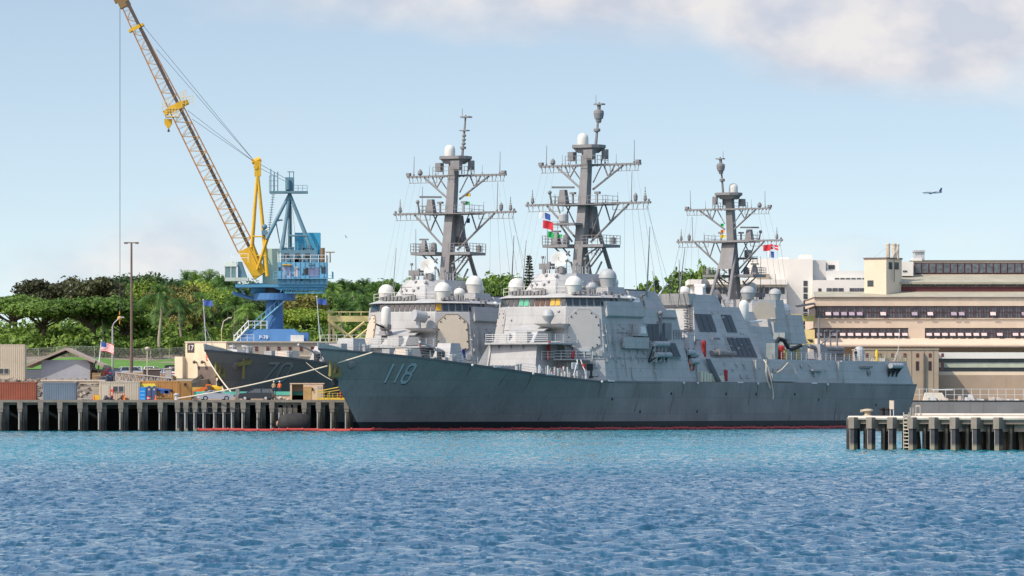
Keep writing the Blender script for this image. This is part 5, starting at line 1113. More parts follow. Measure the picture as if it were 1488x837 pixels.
    def hh_(u): return interp(u,[0,.06,.15,.6,.9,1],[1.2,1.35,1.3,1.1,.7,.45])
    m=MB(); n=34; us=[.10+.88*k/n for k in range(n+1)]
    for sv in (-1,1):
        for sw in (-1,1):
            for a,b in zip(us[:-1],us[1:]): m.tube(bp(a,sv*hh_(a),sw*hw_(a)),bp(b,sv*hh_(b),sw*hw_(b)),.085,n=4,cap=False)
    bo=m.build('boom',LACE,root)
    m=MB()
    for k,(a,b) in enumerate(zip(us[:-1],us[1:])):
        for sw in (-1,1):
            p,q_=((1,-1) if k%2 else (-1,1)); m.tube(bp(a,p*hh_(a),sw*hw_(a)),bp(b,q_*hh_(b),sw*hw_(b)),.045,n=4,cap=False); m.tube(bp(a,-hh_(a),sw*hw_(a)),bp(a,hh_(a),sw*hw_(a)),.035,n=4,cap=False)
        for sv in (-1,1): p,q_=((1,-1) if k%2 else (-1,1)); m.tube(bp(a,sv*hh_(a),p*hw_(a)),bp(b,sv*hh_(b),q_*hw_(b)),.045,n=4,cap=False)
    m.build('lacing',M('yellow_lacing',(.52,.30,.08),.6,.2),bo)
    m=MB(); m.obox(bp(.52,.55,-.5),ax*(L*.46),up*.24,Vector((0,.4,0))); m.tube(bp(.03,.5,-.95),bp(.95,.5,-.7),.13,n=6); m.build('boom_walkway',M('dark_brown_walkway',(.085,.065,.055),.7,.2),bo)
    m=MB(); a0=[(.0,-1.0),(.005,1.0),(.10,1.35),(.10,-1.35)]
    for sw in (-1.0,):
        m.loft([bp(u,v,-1.05) for u,v in a0],[bp(u,v,1.05) for u,v in a0])
    m.build('boom_foot',YEL,bo)
    m=MB(); m.obox(bp(.985,0,0),ax*.9,up*.85,Vector((0,.8,0))); m.obox(bp(1.0,-.7,0),ax*.5,up*.5,Vector((0,.6,0))); m.build('boom_head',M('rusty_boom_head',(.22,.13,.05),.7,.4,1.2),bo)
    for u,sz in ((.89,.55),(.605,1.0)):
        m=MB()
        for sv in (-1,1): m.obox(bp(u,sv*(hh_(u)+.45*sz),0),ax*.35*sz,up*.5*sz,Vector((0,.9,0)))
        m.obox(bp(u,0,-.9),ax*.5*sz,up*1.2*sz,Vector((0,.12,0)))
        m.build('boom_platform',YEL,bo)
    m=MB()
    for sv in (-1,1):
        a=bp(.615,sv*2.0,-1.0); b=bp(.615,sv*1.0,-1.0); m.rail([tuple(a),tuple(b)],1.3,.5,3,.05)
    a=bp(.592,-1.9,-1); m.box(a.x,a.x+1.9,-1.1,.6,a.z-.1,a.z+.05); m.rail([(a.x,-1.1,a.z),(a.x+1.9,-1.1,a.z)],1.2,.45,3,.06); a=bp(.60,1.0,-1); m.rail([(a.x,-1.1,a.z-.2),(a.x+1.6,-1.1,a.z+.1)],1.4,.5,3,.05); m.build('boom_basket',M('pale_yellow_rail',(.66,.47,.16),.6),bo)
    # pendants
    m=MB(); top=Q(372,237)
    for u,v in ((.885,1.1),(.80,1.3),(.58,1.4),(.55,1.4)):
        for w in (-.35,.35): m.tube(bp(u,v,w*.5),top+Vector((0,w,0)),.035,n=4)
    for w in (-.4,.0,.4): m.tube(top+Vector((.3,w,0)),Q(420,262,w),.035,n=4); m.tube(top+Vector((.3,w,-.6)),Q(423,268,w),.03,n=4)
    m.build('pendant_cable',M('wire_rope',(.07,.07,.075),.6),root)
    m=MB(); p=bp(.985,-.9,0); m.tube(Q(174.3,8,0),Q(174.3,456,0),.045,n=5); hl=m.build('hoist_line',M('wire_rope',(.07,.07,.075)),root)
    m=MB(); m.ball(Q(173.8,462.5),.36); m.tube(Q(173.8,457),Q(173.8,452),.1,.05,6); m.tube(Q(173.8,466),Q(173.8,471),.08,n=5); m.build('hook_ball',M('orange_hook_ball',(.6,.28,.03),.5),hl)
    m=MB(); m.tube(Q(241,158),Q(241,173),.04,n=5); m.tube(Q(244,158),Q(244,173),.04,n=5); hl=m.build('hoist_line',M('wire_rope',(.07,.07,.075)),root)
    m=MB(); A=[Q(239,173,-.25),Q(250,173,-.25),Q(250,180,-.25),Q(245.5,187,-.25),Q(244,187,-.25),Q(239,180,-.25)]; m.ext(A,(0,.5,0)); hk=m.build('hook_block',YEL,hl)
    m=MB(); m.ball(Q(245,190),.2); m.tube(Q(245,187),Q(245,190),.09,n=5); m.build('hook',M('dark_steel',(.05,.05,.06)),hk)
crane()
# ---------------------------------------------------------------- buildings
STUC=M('white_stucco',(.76,.71,.63),.85,.05,.2,streak=.12,streakcol=(.45,.4,.32))
STUC2=M('cream_stucco',(.66,.555,.41),.85,.07,.2,streak=.15,streakcol=(.4,.3,.18))
BEIGE=M('beige_panel_wall',(.60,.47,.35),.85,.08,.3,streak=.25,streakcol=(.34,.24,.15),fine=.08)
MAROON=M('maroon_frame',(.10,.028,.03),.7,.2,1)
PANE=M('dark_window_glass',(.05,.055,.065),.15,.4,1.5,spec=.6,mottle=(.16,.17,.18))
GROOF=M('green_grey_roof',(.34,.31,.23),.85,.15,.3,streak=.2)
DARKW=M('dark_window',(.045,.05,.055),.2,.3,1.2,spec=.6)
def fbox(m,x0,x1,y0,y1,D,dep,zoff=0):   # a frontal block from picture extents at depth D (root-relative by tf)
    a=P(x0,y1,D); b=P(x1,y0,D); m.box(a.x,b.x,D,D+dep,a.z,b.z)
def rootf(name,label,cat,x,D,z=4.5):
    o=P(x,0,D); t=thing(name,label,cat,(o.x,D,z)); return t,(lambda X,Y,Z:(X-o.x,Y-D,Z-z))
def white_building():
    D=1050; r,tf=rootf('office_building','white stepped office building behind the farthest destroyer','building',1130,D)
    def blk(nm,x0,x1,y0,y1,d0,dep,mt):
        m=MB(tf); fbox(m,x0,x1,y0,y1,D+d0,dep); return m.build(nm,mt,r)
    b=blk('tower',1090,1181,376,600,0,14,STUC); blk('tower_side',1181.2,1200,378,600,3,14,M('shade_white_stucco',(.60,.575,.53),.85,.05,.2,streak=.12,streakcol=(.4,.35,.3))); blk('parapet_block',1164,1180,370,376.2,2,8,STUC); blk('parapet_block',1133,1146,374,376.3,2,8,STUC)  # tower side stucco greyed, shade of that face painted in
    w=blk('wing',1005,1143,413.5,600,-4,16,STUC); blk('canopy',1000,1144,406,413.4,-5.5,17,STUC2 if False else STUC)
    e=blk('east_wing',1180,1262,407,600,-1.5,14,STUC); blk('upper_storey',1200.3,1270,393.5,407,2,14,M('pale_grey_stucco',(.62,.60,.55),.85,.05,.2)); blk('roof_house',1201,1219,379,394,5,8,STUC)
    def win(p,x0,x1,y0,y1,d,mt=DARKW):
        m=MB(tf); fbox(m,x0,x1,y0,y1,D+d-.08,.2); return m.build('window',mt,p)
    for k in range(8):
        win(b,1167.5,1173.5,408+9.4*k,415.6+9.4*k,0)
    for k in range(17): win(w,1012+7.6*k,1018.6+7.6*k,417.5,427,-4)
    for k in range(3): win(e,1201+8.6*k,1208.6+8.6*k,418.5,428,-1.5,PANE)
    for k in range(3): win(e,1234.5+7.6*k,1241.5+7.6*k,418.5,424,-1.5,PANE)
    win(e,1189,1193.5,419,427.5,-1.5); 
    for k in range(6): win(e,1213+8*k,1219.5+8*k,404,406,2)
    m=MB(tf); fbox(m,1204,1213,385,391,D+4.9,.2); m.build('vent',DARKW,r)
    m=MB(tf); fbox(m,1100,1118,398,406,D-3,3); m.build('roof_plant',M('brown_plant',(.3,.25,.18)),r)
    m=MB(tf); fbox(m,1256.4,1257.4,370,378,D+2,.3); m.build('vent_pipe',STUC,r)
white_building()
def workshop():
    D=980; r,tf=rootf('workshop_building','long beige workshop with two bands of maroon framed windows','building',1280,D)
    X1=1640
    def blk(nm,x0,x1,y0,y1,d0,dep,mt,p=None):
        m=MB(tf); fbox(m,x0,x1,y0,y1,D+d0,dep); return m.build(nm,mt,p or r)
    # facade: piers of wall between the window bands
    f=blk('parapet_wall',1183,X1,432.8,444.5,0,30,BEIGE); s1=blk('spandrel_wall',1183,X1,462.5,476.5,0,30,BEIGE); s2=blk('base_wall',1183,X1,491.5,620,0,30,BEIGE); pl=blk('wall_panel',1320,1344,476.4,491.6,0,1,BEIGE)
    blk('coping',1182.5,X1,431.4,432.9,-.3,30,M('dark_coping',(.16,.12,.10),.8))
    blk('sill',1183,X1,462.2,463.3,-.25,.4,BEIGE); blk('sill',1183,1320,491.2,492.2,-.25,.4,BEIGE)
    blk('room_floor',1184,X1,444.4,462.6,3,20,M('dim_interior',(.10,.09,.085),.9,.3,.6)); blk('room_floor',1184,X1,476.4,491.6,3,20,M('dim_interior',(.10,.09,.085)))
    rr=random.Random(6)
    def band(y0,y1,xa,xb,step):
        x=xa
        while x<xb-3:
            x2=min(x+step,xb)
            m=MB(tf); fbox(m,x,x2,y0,y1,D+.35,.12); w=m.build('window',PANE,r)
            m=MB(tf); fbox(m,x,x+1.0,y0,y1,D+.12,.3)
            for k in range(1,3): xx=x+(x2-x)*k/3; fbox(m,xx-.22,xx+.22,y0,y1,D+.2,.2)
            yy=y0+(y1-y0)*.5; fbox(m,x,x2,yy-.25,yy+.25,D+.2,.2); fbox(m,x,x2,y0,y0+.7,D+.18,.2)
            m.build('frame',MAROON,w)
            if rr.random()<(.85 if y0>470 else .5):
                a=P(x+2,y0+(y1-y0)*.52,D+.1); b=P(x2-1.5,y0+(y1-y0)*.52,D+.1); h=(y1-y0)*.26*D/F
                m=MB(tf); m.loft([(a.x,D+.1,a.z),(b.x,D+.1,a.z),(b.x,D-.75,a.z-h),(a.x,D-.75,a.z-h)],[(a.x,D+.1,a.z+.06),(b.x,D+.1,a.z+.06),(b.x,D-.75,a.z-h+.06),(a.x,D-.75,a.z-h+.06)]); m.build('open_sash',M('pinkish_sash',(.60,.48,.46),.5,.08) if y0>470 or rr.random()<.6 else M('mauve_sash',(.33,.27,.32),.5,.1),w)
            elif rr.random()<.7:
                m=MB(tf); fbox(m,x+1.5,x2-.8,y0+(y1-y0)*.3,y1-.5,D+.5,.1); m.build('blind',M('pale_blind',(.52,.52,.40),.8,.1),w)
            x=x2
    band(444.6,462.3,1186,X1,11.4); band(476.6,491.3,1184.5,1320,11.3); band(476.6,491.3,1344,X1,11.4)
    m=MB(tf); a=P(1183,491.5,D); b=P(X1,503,D-4); m.loft([(a.x,D,a.z-.3),(b.x,D,a.z-.3),(b.x,D-4,b.z),(a.x,D-4,b.z)],[(a.x,D,a.z),(b.x,D,a.z),(b.x,D-4,b.z+.3),(a.x,D-4,b.z+.3)]); m.build('lean_to_roof',BEIGE,r)
    blk('gutter',1183,X1,503,504.6,-4.1,.4,M('dark_gutter',(.2,.16,.13)))
    # stepped upper storeys
    def slope(nm,x0,x1,ya,yb,d0,d1,mt):
        a=P(x0,ya,D+d0); b=P(x1,yb,D+d1); c0=P(x0,yb,D+d1); 
        m=MB(tf); m.loft([(a.x,D+d0,a.z-.4),(b.x,D+d0,a.z-.4),(b.x,D+d1,b.z-.4),(a.x,D+d1,b.z-.4)],[(a.x,D+d0,a.z),(b.x,D+d0,a.z),(b.x,D+d1,b.z),(a.x,D+d1,b.z)]); return m.build(nm,mt,r)
    slope('lower_roof',1186,X1,432,423.8,1,9,GROOF); blk('clerestory',1275,X1,416.5,424,9,12,MAROON); blk('clerestory_wall',1257,1275,423,432,8.5,8,STUC2)
    c2=blk('window_strip',1296,X1,410.5,416.4,10,10,STUC2)
    for k in range(16): blk('window',1300+20*k,1317+20*k,411.6,415.4,9.9,.3,DARKW,c2)
    slope('upper_roof',1288,X1,410,398.5,8.5,18,GROOF)
    u=blk('top_storey',1326,X1,379,399,18,14,STUC2); blk('top_coping',1325,X1,378,379.2,17.7,15,M('dark_coping',(.16,.12,.10)))
    blk('window_surround',1328.5,X1,382,398.4,17.9,.3,MAROON,u)
    for k in range(24):
        if 1330+10.4*k<X1: 
            g=blk('window',1330+10.4*k,1338.6+10.4*k,383,396.5,17.8,.3,PANE,u)
    # stair tower turned on the corner
    o=P(1285,424,D+6); ang=R(-38); t=tf(o.x,D+6,0); h0=4.5; zt=P(0,376.5,D+6).z-4.5
    def rot(x,y): return (t[0]+x*math.cos(ang)-y*math.sin(ang)+0, t[1]+x*math.sin(ang)+y*math.cos(ang)+1.5)
    w1,w2=4.9,5.0
    poly=[rot(-w1,0),rot(0,0),rot(0,w2),rot(-w1,w2)]
    poly=[(t[0]-3.9,t[1]+1.0),(t[0]+.3,t[1]-1.2),(t[0]+3.7,t[1]+3.2),(t[0]-.5,t[1]+5.4)]
    m=MB(); m.prism(poly,0,zt); tw=m.build('stair_tower',STUC2,r)
    cx=sum(p[0] for p in poly)/4; cy=sum(p[1] for p in poly)/4
    m=MB(); m.prism([((p[0]-cx)*1.05+cx,(p[1]-cy)*1.05+cy) for p in poly],zt,zt+.3); m.build('tower_coping',M('dark_coping',(.16,.12,.10)),tw)
    def tw_win(i,u0,u1,z0_,z1_):
        a=Vector((*poly[i],0)); b=Vector((*poly[i+1],0)); d=(b-a).normalized(); n=Vector((d.y,-d.x,0))*.06
        A=[a.lerp(b,u0),a.lerp(b,u1)]; m=MB(); m.loft([tuple(A[0]+n+Vector((0,0,z0_))),tuple(A[1]+n+Vector((0,0,z0_))),tuple(A[1]+n+Vector((0,0,z1_))),tuple(A[0]+n+Vector((0,0,z1_)))],[tuple(A[0]-n+Vector((0,0,z0_))),tuple(A[1]-n+Vector((0,0,z0_))),tuple(A[1]-n+Vector((0,0,z1_))),tuple(A[0]-n+Vector((0,0,z1_)))]); m.build('window',DARKW,tw)
    tw_win(1,.15,.38,zt-2.0,zt-.6); tw_win(1,.55,.8,zt-2.0,zt-.6); tw_win(0,.15,.42,zt-5.4,zt-4.2)
    m=MB(); m.box(poly[1][0]+1.6,poly[1][0]+1.75,poly[1][1]+1.3,poly[1][1]+1.5,zt-4.5,zt); m.build('downpipe',DARKW,tw)
    for k,x in enumerate((1290.5,1299,1304.5)):
        a=P(x,0,D+8); q=tf(a.x,D+8,0); m=MB(); zz=P(0,354+ (0 if k<2 else 1),D+8).z-4.5; m.tube((q[0],q[1],zt),(q[0],q[1],zz),.42 if k<2 else .3,n=12); m.tube((q[0],q[1],zz-.25),(q[0],q[1],zz),.5 if k<2 else .36,n=12); m.build('chimney_stack',M('cream_stack',(.56,.47,.36),.8,.2,1,streak=.3),tw)
    m=MB(); q=tf(P(1285,0,D+8).x,D+8,0); m.tube((q[0]-2.5,q[1],zt),(q[0]+.3,q[1],P(0,358,D).z-4.5),.06,n=4); m.tube((q[0]+1.3,q[1]-.5,zt),(q[0]+2.6,q[1]-.5,P(0,358,D).z-4.5),.07,n=4); m.tube((q[0]+.1,q[1]-.6,zt),(q[0]+.1,q[1]-.6,P(0,355,D).z-4.5),.05,n=4); m.build('stack_stay',WHITEM,tw)
    vt=blk('roof_vent',1329,1343.5,366,378,18.5,4,M('galvanised_grey',(.42,.43,.42),.5,.15,.8)); blk('vent_hood',1328,1344.5,363.5,366,18.2,4.6,M('galvanised_grey',(.42,.43,.42)),vt); blk('plinth',1326,1340,375,379,17.6,4,STUC)
    blk('roof_block',1310,1327,380,401,14,6,STUC); blk('vent',1312,1318,393,395,13.9,.3,DARKW)
    m=MB(tf); a=P(1158,446,D-6); b=P(1184,442,D-3); m.loft([(a.x,D-6,a.z-.1),(b.x,D-6,b.z-.1),(b.x,D,b.z+.3),(a.x,D,a.z+.3)],[(a.x,D-6,a.z),(b.x,D-6,b.z),(b.x,D,b.z+.4),(a.x,D,a.z+.4)]); m.build('awning',M('black_awning',(.03,.03,.035),.8),r)
    blk('access_bridge',1150,1184,459,466.5,-2,4,M('yellow_green_steel',(.40,.38,.14),.7)); blk('handrail',1150,1184,456.5,457.4,-2,.15,M('yellow_steel',(.62,.48,.16),.7))
workshop()
def lower_block():
    D=956; r,tf=rootf('dock_building','lower tan concrete building with small maroon squares in front of the workshop','building',1310,D)
    def blk(nm,x0,x1,y0,y1,d0,dep,mt,p=None):
        m=MB(tf); fbox(m,x0,x1,y0,y1,D+d0,dep); return m.build(nm,mt,p or r)
    TD=M('brown_tan_concrete',(.40,.30,.21),.88,.1,.3,streak=.3,streakcol=(.2,.13,.08))
    blk('wall',1246,1364,508,600,0,14,TD); blk('roof_edge',1245,1364.6,506.6,508,-.15,14.3,M('pale_edge',(.5,.4,.28)))
    for k in range(7):
        blk('hatch',1258+18.3*k,1262+18.3*k,513.5,519,-.08,.3,M('maroon_hatch',(.13,.035,.03)))
        if k>2: blk('window',1257.6+18.3*k,1262+18.3*k,525,538,-.08,.3,M('dark_maroon_window',(.05,.025,.025),.5))
    for x in (1324.5,1343,1356.4): blk('panel_joint',x,x+.4,509,598,-.05,.2,M('dark_joint',(.15,.1,.07)))
    blk('drain_pipe',1341.6,1343.2,513,595,-.5,.4,M('dark_gutter',(.2,.16,.13)))
    blk('side_storey',1364.2,1640,512,521,8,10,STUC); blk('side_storey',1364.2,1640,527,534,8.5,10,M('pale_green_band',(.45,.47,.36))); blk('side_storey',1364.2,1640,540,600,8.2,10,STUC2); blk('side_window',1364.3,1640,520.9,527.1,9,8,DARKW); blk('side_window',1364.3,1640,533.9,540.1,9,8,DARKW)
    blk('long_plinth',1364.6,1640,545,600,7,8,TD)
lower_block()
# yellow access stair beside the far ship
def yellow_stair():
    D=968; r,tf=rootf('access_stair','yellow steel stair tower between the farthest ship and workshop','stair',1165,D)
    Y=M('yellow_steel',(.62,.48,.16),.7,.15,.6)
    m=MB(tf)
    for y in (0,2): m.tube(P(1154,482,D)+Vector((0,y,0)),P(1176,503,D)+Vector((0,y,0)),.22,n=5); m.tube(P(1153,476,D)+Vector((0,y,0)),P(1181,502,D)+Vector((0,y,0)),.1,n=4)
    m.build('stair_flight',Y,r)
    m=MB(tf); fbox(m,1156,1184,479,500,D+4,.3); fbox(m,1150,1184,498,501,D-1,5); m.build('cladding',M('pale_yellow_cladding',(.66,.52,.24),.8,.1),r)
    m=MB(tf); fbox(m,1169,1181,493,498,D+3.8,.3); m.build('opening',DARKM,r)
    m=MB(tf); fbox(m,1148,1157,468,484,D-6,3); m.build('equipment_cabinet',M('sea_green_cover',(.25,.28,.27)),r)
yellow_stair()
# yellow gantry behind ship 70
def gantry():
    D=772; r,tf=rootf('steel_gantry','pale yellow cross braced steel gantry left of ship 70 bridge','gantry',510,D,4)
    Y=M('cream_yellow_steel',(.60,.50,.22),.7,.15,.6,streak=.2)
    m=MB(tf); fbox(m,476,560,459,467.5,D-.4,.8); fbox(m,474,562,452.5,454,D-.4,.2)
    for x in (478,492,508,524,540,556): fbox(m,x,x+1,454,460,D-.4,.2)
    m.build('beam',Y,r)
    for x in (477,483,553): m=MB(tf); fbox(m,x,x+3,466 if x!=477 else 450,590,D-.3,.6); m.build('post',M('pinkish_post',(.5,.38,.27),.8),r)
    for a,b in (((482,468),(548,520)),((548,468),(482,520)),((479,468),(500,484)),((530,468),(482,506))): m=MB(tf); m.tube(P(*a,D-.6),P(*b,D-.6),.2,n=5); m.build('brace',Y,r)
    m=MB(tf); fbox(m,486,556,500,504,D-.3,.5); m.build('lower_beam',Y,r)
gantry()
# houses behind the trees on the left
def house(nm,label,x0,x1,y0,y1,D,dep,mt,roof=None):
    r,tf=rootf(nm,label,'building',(x0+x1)/2,D,gz((x0-744)*D/F,D)-1)
    m=MB(tf); a=P(x0,y1,D); b=P(x1,y0,D); m.box(a.x,b.x,D,D+dep,r.location.z,b.z); w=m.build('wall',mt,r)
    m=MB(tf)
    if roof: m.loft([(a.x-.5,D-.6,b.z),(b.x+.5,D-.6,b.z),(b.x+.5,D+dep+.6,b.z),(a.x-.5,D+dep+.6,b.z)],[(a.x-.3,D+dep*.5,b.z+roof),(b.x+.3,D+dep*.5,b.z+roof),(b.x+.3,D+dep*.5+.1,b.z+roof),(a.x-.3,D+dep*.5+.1,b.z+roof)])
    else: m.box(a.x-.2,b.x+.2,D-.2,D+dep+.2,b.z,b.z+.3)
    m.build('roof',M('grey_brown_roof',(.25,.21,.18),.8,.2),r)
    n=max(1,int((x1-x0)/16))
    for k in range(n): m=MB(tf); xx=x0+(x1-x0)*(k+.35)/n; fbox(m,xx,xx+5,y0+5,y0+13,D-.05,.15); m.build('window',DARKW,w)
house('low_building','beige building glimpsed between the tree trunks behind the lawn',205,345,476,530,850,10,TANC2)
house('low_building','narrow cream wall between trunks behind the tall mast',152,186,498,530,822,8,TANC2)
house('low_building','tan building half hidden by trees right of the crane',452,560,455,520,880,10,TANC)
r=None
def shed():
    D=742; r,tf=rootf('boat_shed','grey gabled shed at the left edge of the shipyard','shed',110,D,6)
    a=P(60,548,D); b=P(131,523,D)
    m=MB(tf); m.box(a.x,b.x,D,D+9,6,b.z); m.build('wall',M('grey_shed_wall',(.36,.36,.38),.8,.1),r)
    c=P(96,505,D); e=P(151,530,D)
    m=MB(tf); m.loft([(c.x,D-1,c.z),(e.x,D-1,e.z),(e.x,D-1,e.z-.4),(c.x,D-1,c.z-.4)],[(c.x,D+10,c.z),(e.x,D+10,e.z),(e.x,D+10,e.z-.4),(c.x,D+10,c.z-.4)]); m.loft([(c.x,D-1,c.z),(c.x-6,D-1,e.z),(c.x-6,D-1,e.z-.4),(c.x,D-1,c.z-.4)],[(c.x,D+10,c.z),(c.x-6,D+10,e.z),(c.x-6,D+10,e.z-.4),(c.x,D+10,c.z-.4)]); m.build('roof',M('tan_roof',(.36,.29,.23),.8,.15),r)
    m=MB(tf); m.tube(Vector(P(132,540,D-1)),P(140,524,D-1),.12,n=5); m.tube(P(128,525,D-1),P(148,545,D-1),.1,n=4); m.build('brace',DARKM,r)
shed()
# ---------------------------------------------------------------- trees
def leafmat(name,c1,c2,c3=None,scale=1.1):
    m=bpy.data.materials.new(name); m.use_nodes=True; nt=m.node_tree; N=nt.nodes; L=nt.links; bs=N['Principled BSDF']
    bs.inputs['Roughness'].default_value=.6; bs.inputs['Specular IOR Level'].default_value=.25
    tc=N.new('ShaderNodeTexCoord'); nz=N.new('ShaderNodeTexNoise'); nz.inputs['Scale'].default_value=scale; nz.inputs['Detail'].default_value=5; nz.inputs['Roughness'].default_value=.7; L.new(tc.outputs['Object'],nz.inputs['Vector'])
    oi=N.new('ShaderNodeObjectInfo'); 
    ad=N.new('ShaderNodeMath'); ad.operation='MULTIPLY_ADD'; L.new(oi.outputs['Random'],ad.inputs[0]); ad.inputs[1].default_value=.22; L.new(nz.outputs['Fac'],ad.inputs[2])
    cr=N.new('ShaderNodeValToRGB'); L.new(ad.outputs[0],cr.inputs[0]); e=cr.color_ramp.elements
    e[0].position=.42; e[0].color=(*c1,1); e[1].position=.80; e[1].color=(*c2,1)
    if c3: k=e.new(.62); k.color=(*c3,1)
    L.new(cr.outputs[0],bs.inputs['Base Color'])
    tr=N.new('ShaderNodeBsdfTranslucent'); L.new(cr.outputs[0],tr.inputs['Color']); mx=N.new('ShaderNodeMixShader'); mx.inputs[0].default_value=.3; L.new(bs.outputs[0],mx.inputs[1]); L.new(tr.outputs[0],mx.inputs[2]); L.new(mx.outputs[0],N['Material Output'].inputs[0])
    return m
LF_BRIGHT=leafmat('bright_leaves',(0.062,0.100,0.012),(0.400,0.405,0.068),(0.225,0.325,0.038)); LF_GREEN=leafmat('green_leaves',(0.031,0.065,0.012),(0.273,0.376,0.058),(0.123,0.208,0.035))
LF_DARK=leafmat('dark_leaves',(0.013,0.030,0.012),(0.110,0.176,0.049),(0.045,0.090,0.029)); LF_OLIVE=leafmat('olive_leaves',(0.075,0.079,0.021),(0.400,0.354,0.117),(0.225,0.217,0.056)); LF_BROWN=leafmat('brown_leaves',(.028,.032,.013),(.14,.145,.06),(.075,.083,.032))
LF_PALM=leafmat('palm_leaves',(0.022,0.054,0.014),(0.249,0.376,0.068),(0.090,0.181,0.038),.8); LF_PINE=leafmat('pine_needles',(0.015,0.030,0.017),(0.124,0.176,0.081),None,.9)
BARK=M('tree_bark',(.13,.10,.075),.9,.3,1.5); PALMB=M('palm_bark',(.33,.28,.22),.85,.25,1.2,fine=.3)
def leaf_cloud(m,blobs,n,size,rr,flat=.5):
    vol=[b[3]**2*b[4] for b in blobs]; 
    for _ in range(n):
        b=rr.choices(blobs,vol)[0]
        while True:
            v=Vector((rr.uniform(-1,1),rr.uniform(-1,1),rr.uniform(-1,1)))
            if v.length<=1 and v.length>.05: break
        q_=rr.random()
        if q_<.60: v=v.normalized()*rr.uniform(.72,1.05)
        elif q_<.80: v=v.normalized()*rr.uniform(1.0,1.42)
        if v.z<-.35 and rr.random()<.6: v.z=-v.z
        c=Vector((b[0]+v.x*b[3],b[1]+v.y*b[3],b[2]+v.z*b[4]))
        nrm=(Vector((v.x,v.y,v.z*1.3+.35)).normalized()+Vector((rr.gauss(0,.55),rr.gauss(0,.55),rr.gauss(0,.55)))).normalized()
        a=nrm.orthogonal().normalized(); bb=nrm.cross(a); th=rr.uniform(0,6.28); a,bb=a*math.cos(th)+bb*math.sin(th),bb*math.cos(th)-a*math.sin(th)
        s=size*rr.uniform(.55,1.35); t=s*rr.uniform(.4,.8)
        m.add([c-a*s,c-bb*t+nrm*.1*s,c+a*s,c+bb*t+nrm*.1*s],[[0,1,2,3]])
def broad(name,seed,w,h,n,size,mat,style='round'):
    """tree at origin: crown width w, total height h"""
    rr=random.Random(seed); root=thing(name,'tree','tree'); m=MB(); r0=.028*h+.12
    th=h*(.32 if style!='umbrella' else .5)
    m.tube((0,0,-.6),(rr.uniform(-.3,.3),0,th),r0,r0*.65,8)
    blobs=[]; nb={'round':21,'umbrella':20,'open':20}[style]
    for k in range(nb):
        a=rr.uniform(0,6.28); q=math.sqrt(rr.uniform(0,1))*.72
        x,y=q*w/2*math.cos(a),q*w/2*math.sin(a)
        if style=='umbrella': z=h*(.80-.16*q*q)+rr.uniform(-.05,.04)*h; rx=w*rr.uniform(.13,.2); rz=h*rr.uniform(.08,.12)
        elif style=='open': z=h*rr.uniform(.45,.86)-.12*h*q; rx=w*rr.uniform(.10,.17); rz=h*rr.uniform(.07,.12)
        else: z=h*(.22+.64*rr.random()*(1-.5*q)); rx=w*rr.uniform(.15,.22); rz=h*rr.uniform(.10,.16)
        blobs.append((x,y,z,rx,rz))
        p=Vector((0,0,th*rr.uniform(.75,1))); mid=Vector((x*.5,y*.5,(th+z)/2-.04*h)); m.tube(p,mid,r0*.42,r0*.26,5); m.tube(mid,(x,y,z-rz*.3),r0*.26,r0*.1,5)
    m.build('trunk',BARK,root)
    m=MB(); leaf_cloud(m,blobs,n,size,rr); m.build('crown',mat,root,fix=False)
    return root
def palm(name,seed,h,L,nf,mat,droop=1.0,lean=.4):
    rr=random.Random(seed); root=thing(name,'palm','palm tree'); m=MB(); pts=[Vector((lean*(k/6)**2,.2*math.sin(k),h*k/6-.4 if k==0 else h*k/6)) for k in range(7)]
    for k in range(6): m.tube(pts[k],pts[k+1],.26-.02*k,.25-.02*k,8)
    m.build('trunk',PALMB,root); top=pts[-1]
    m=MB(); 
    for i in range(nf):
        az=i*2.399+rr.uniform(-.25,.25); el=rr.uniform(-.35,1.25) if i>3 else 1.35; l=L*rr.uniform(.8,1.1)
        d=Vector((math.cos(az),math.sin(az),0)); sd=Vector((-d.y,d.x,0)); c=[]
        for k in range(9):
            u=k/8; c.append(top+d*(l*u*math.cos(el)*(1-.18*u))+Vector((0,0,l*(math.sin(el)*u-droop*.62*u*u))))
        for k in range(8):
            a,b=c[k],c[k+1]; dirv=(b-a).normalized(); 
            w0=l*.24*math.sin(math.pi*min(1,(k+.7)/8.8))+.05; 
            for sgn in (-1,1):
                for j in range(3):
                    p=a.lerp(b,j/3); tip=p+sd*sgn*w0+dirv*w0*.75+Vector((0,0,-w0*rr.uniform(.35,.85))); q=a.lerp(b,(j+.8)/3)
                    m.add([p,q,tip],[[0,1,2]])
            m.tube(a,b,.03,n=3,cap=False)
    m.build('crown',mat,root,fix=False); return root
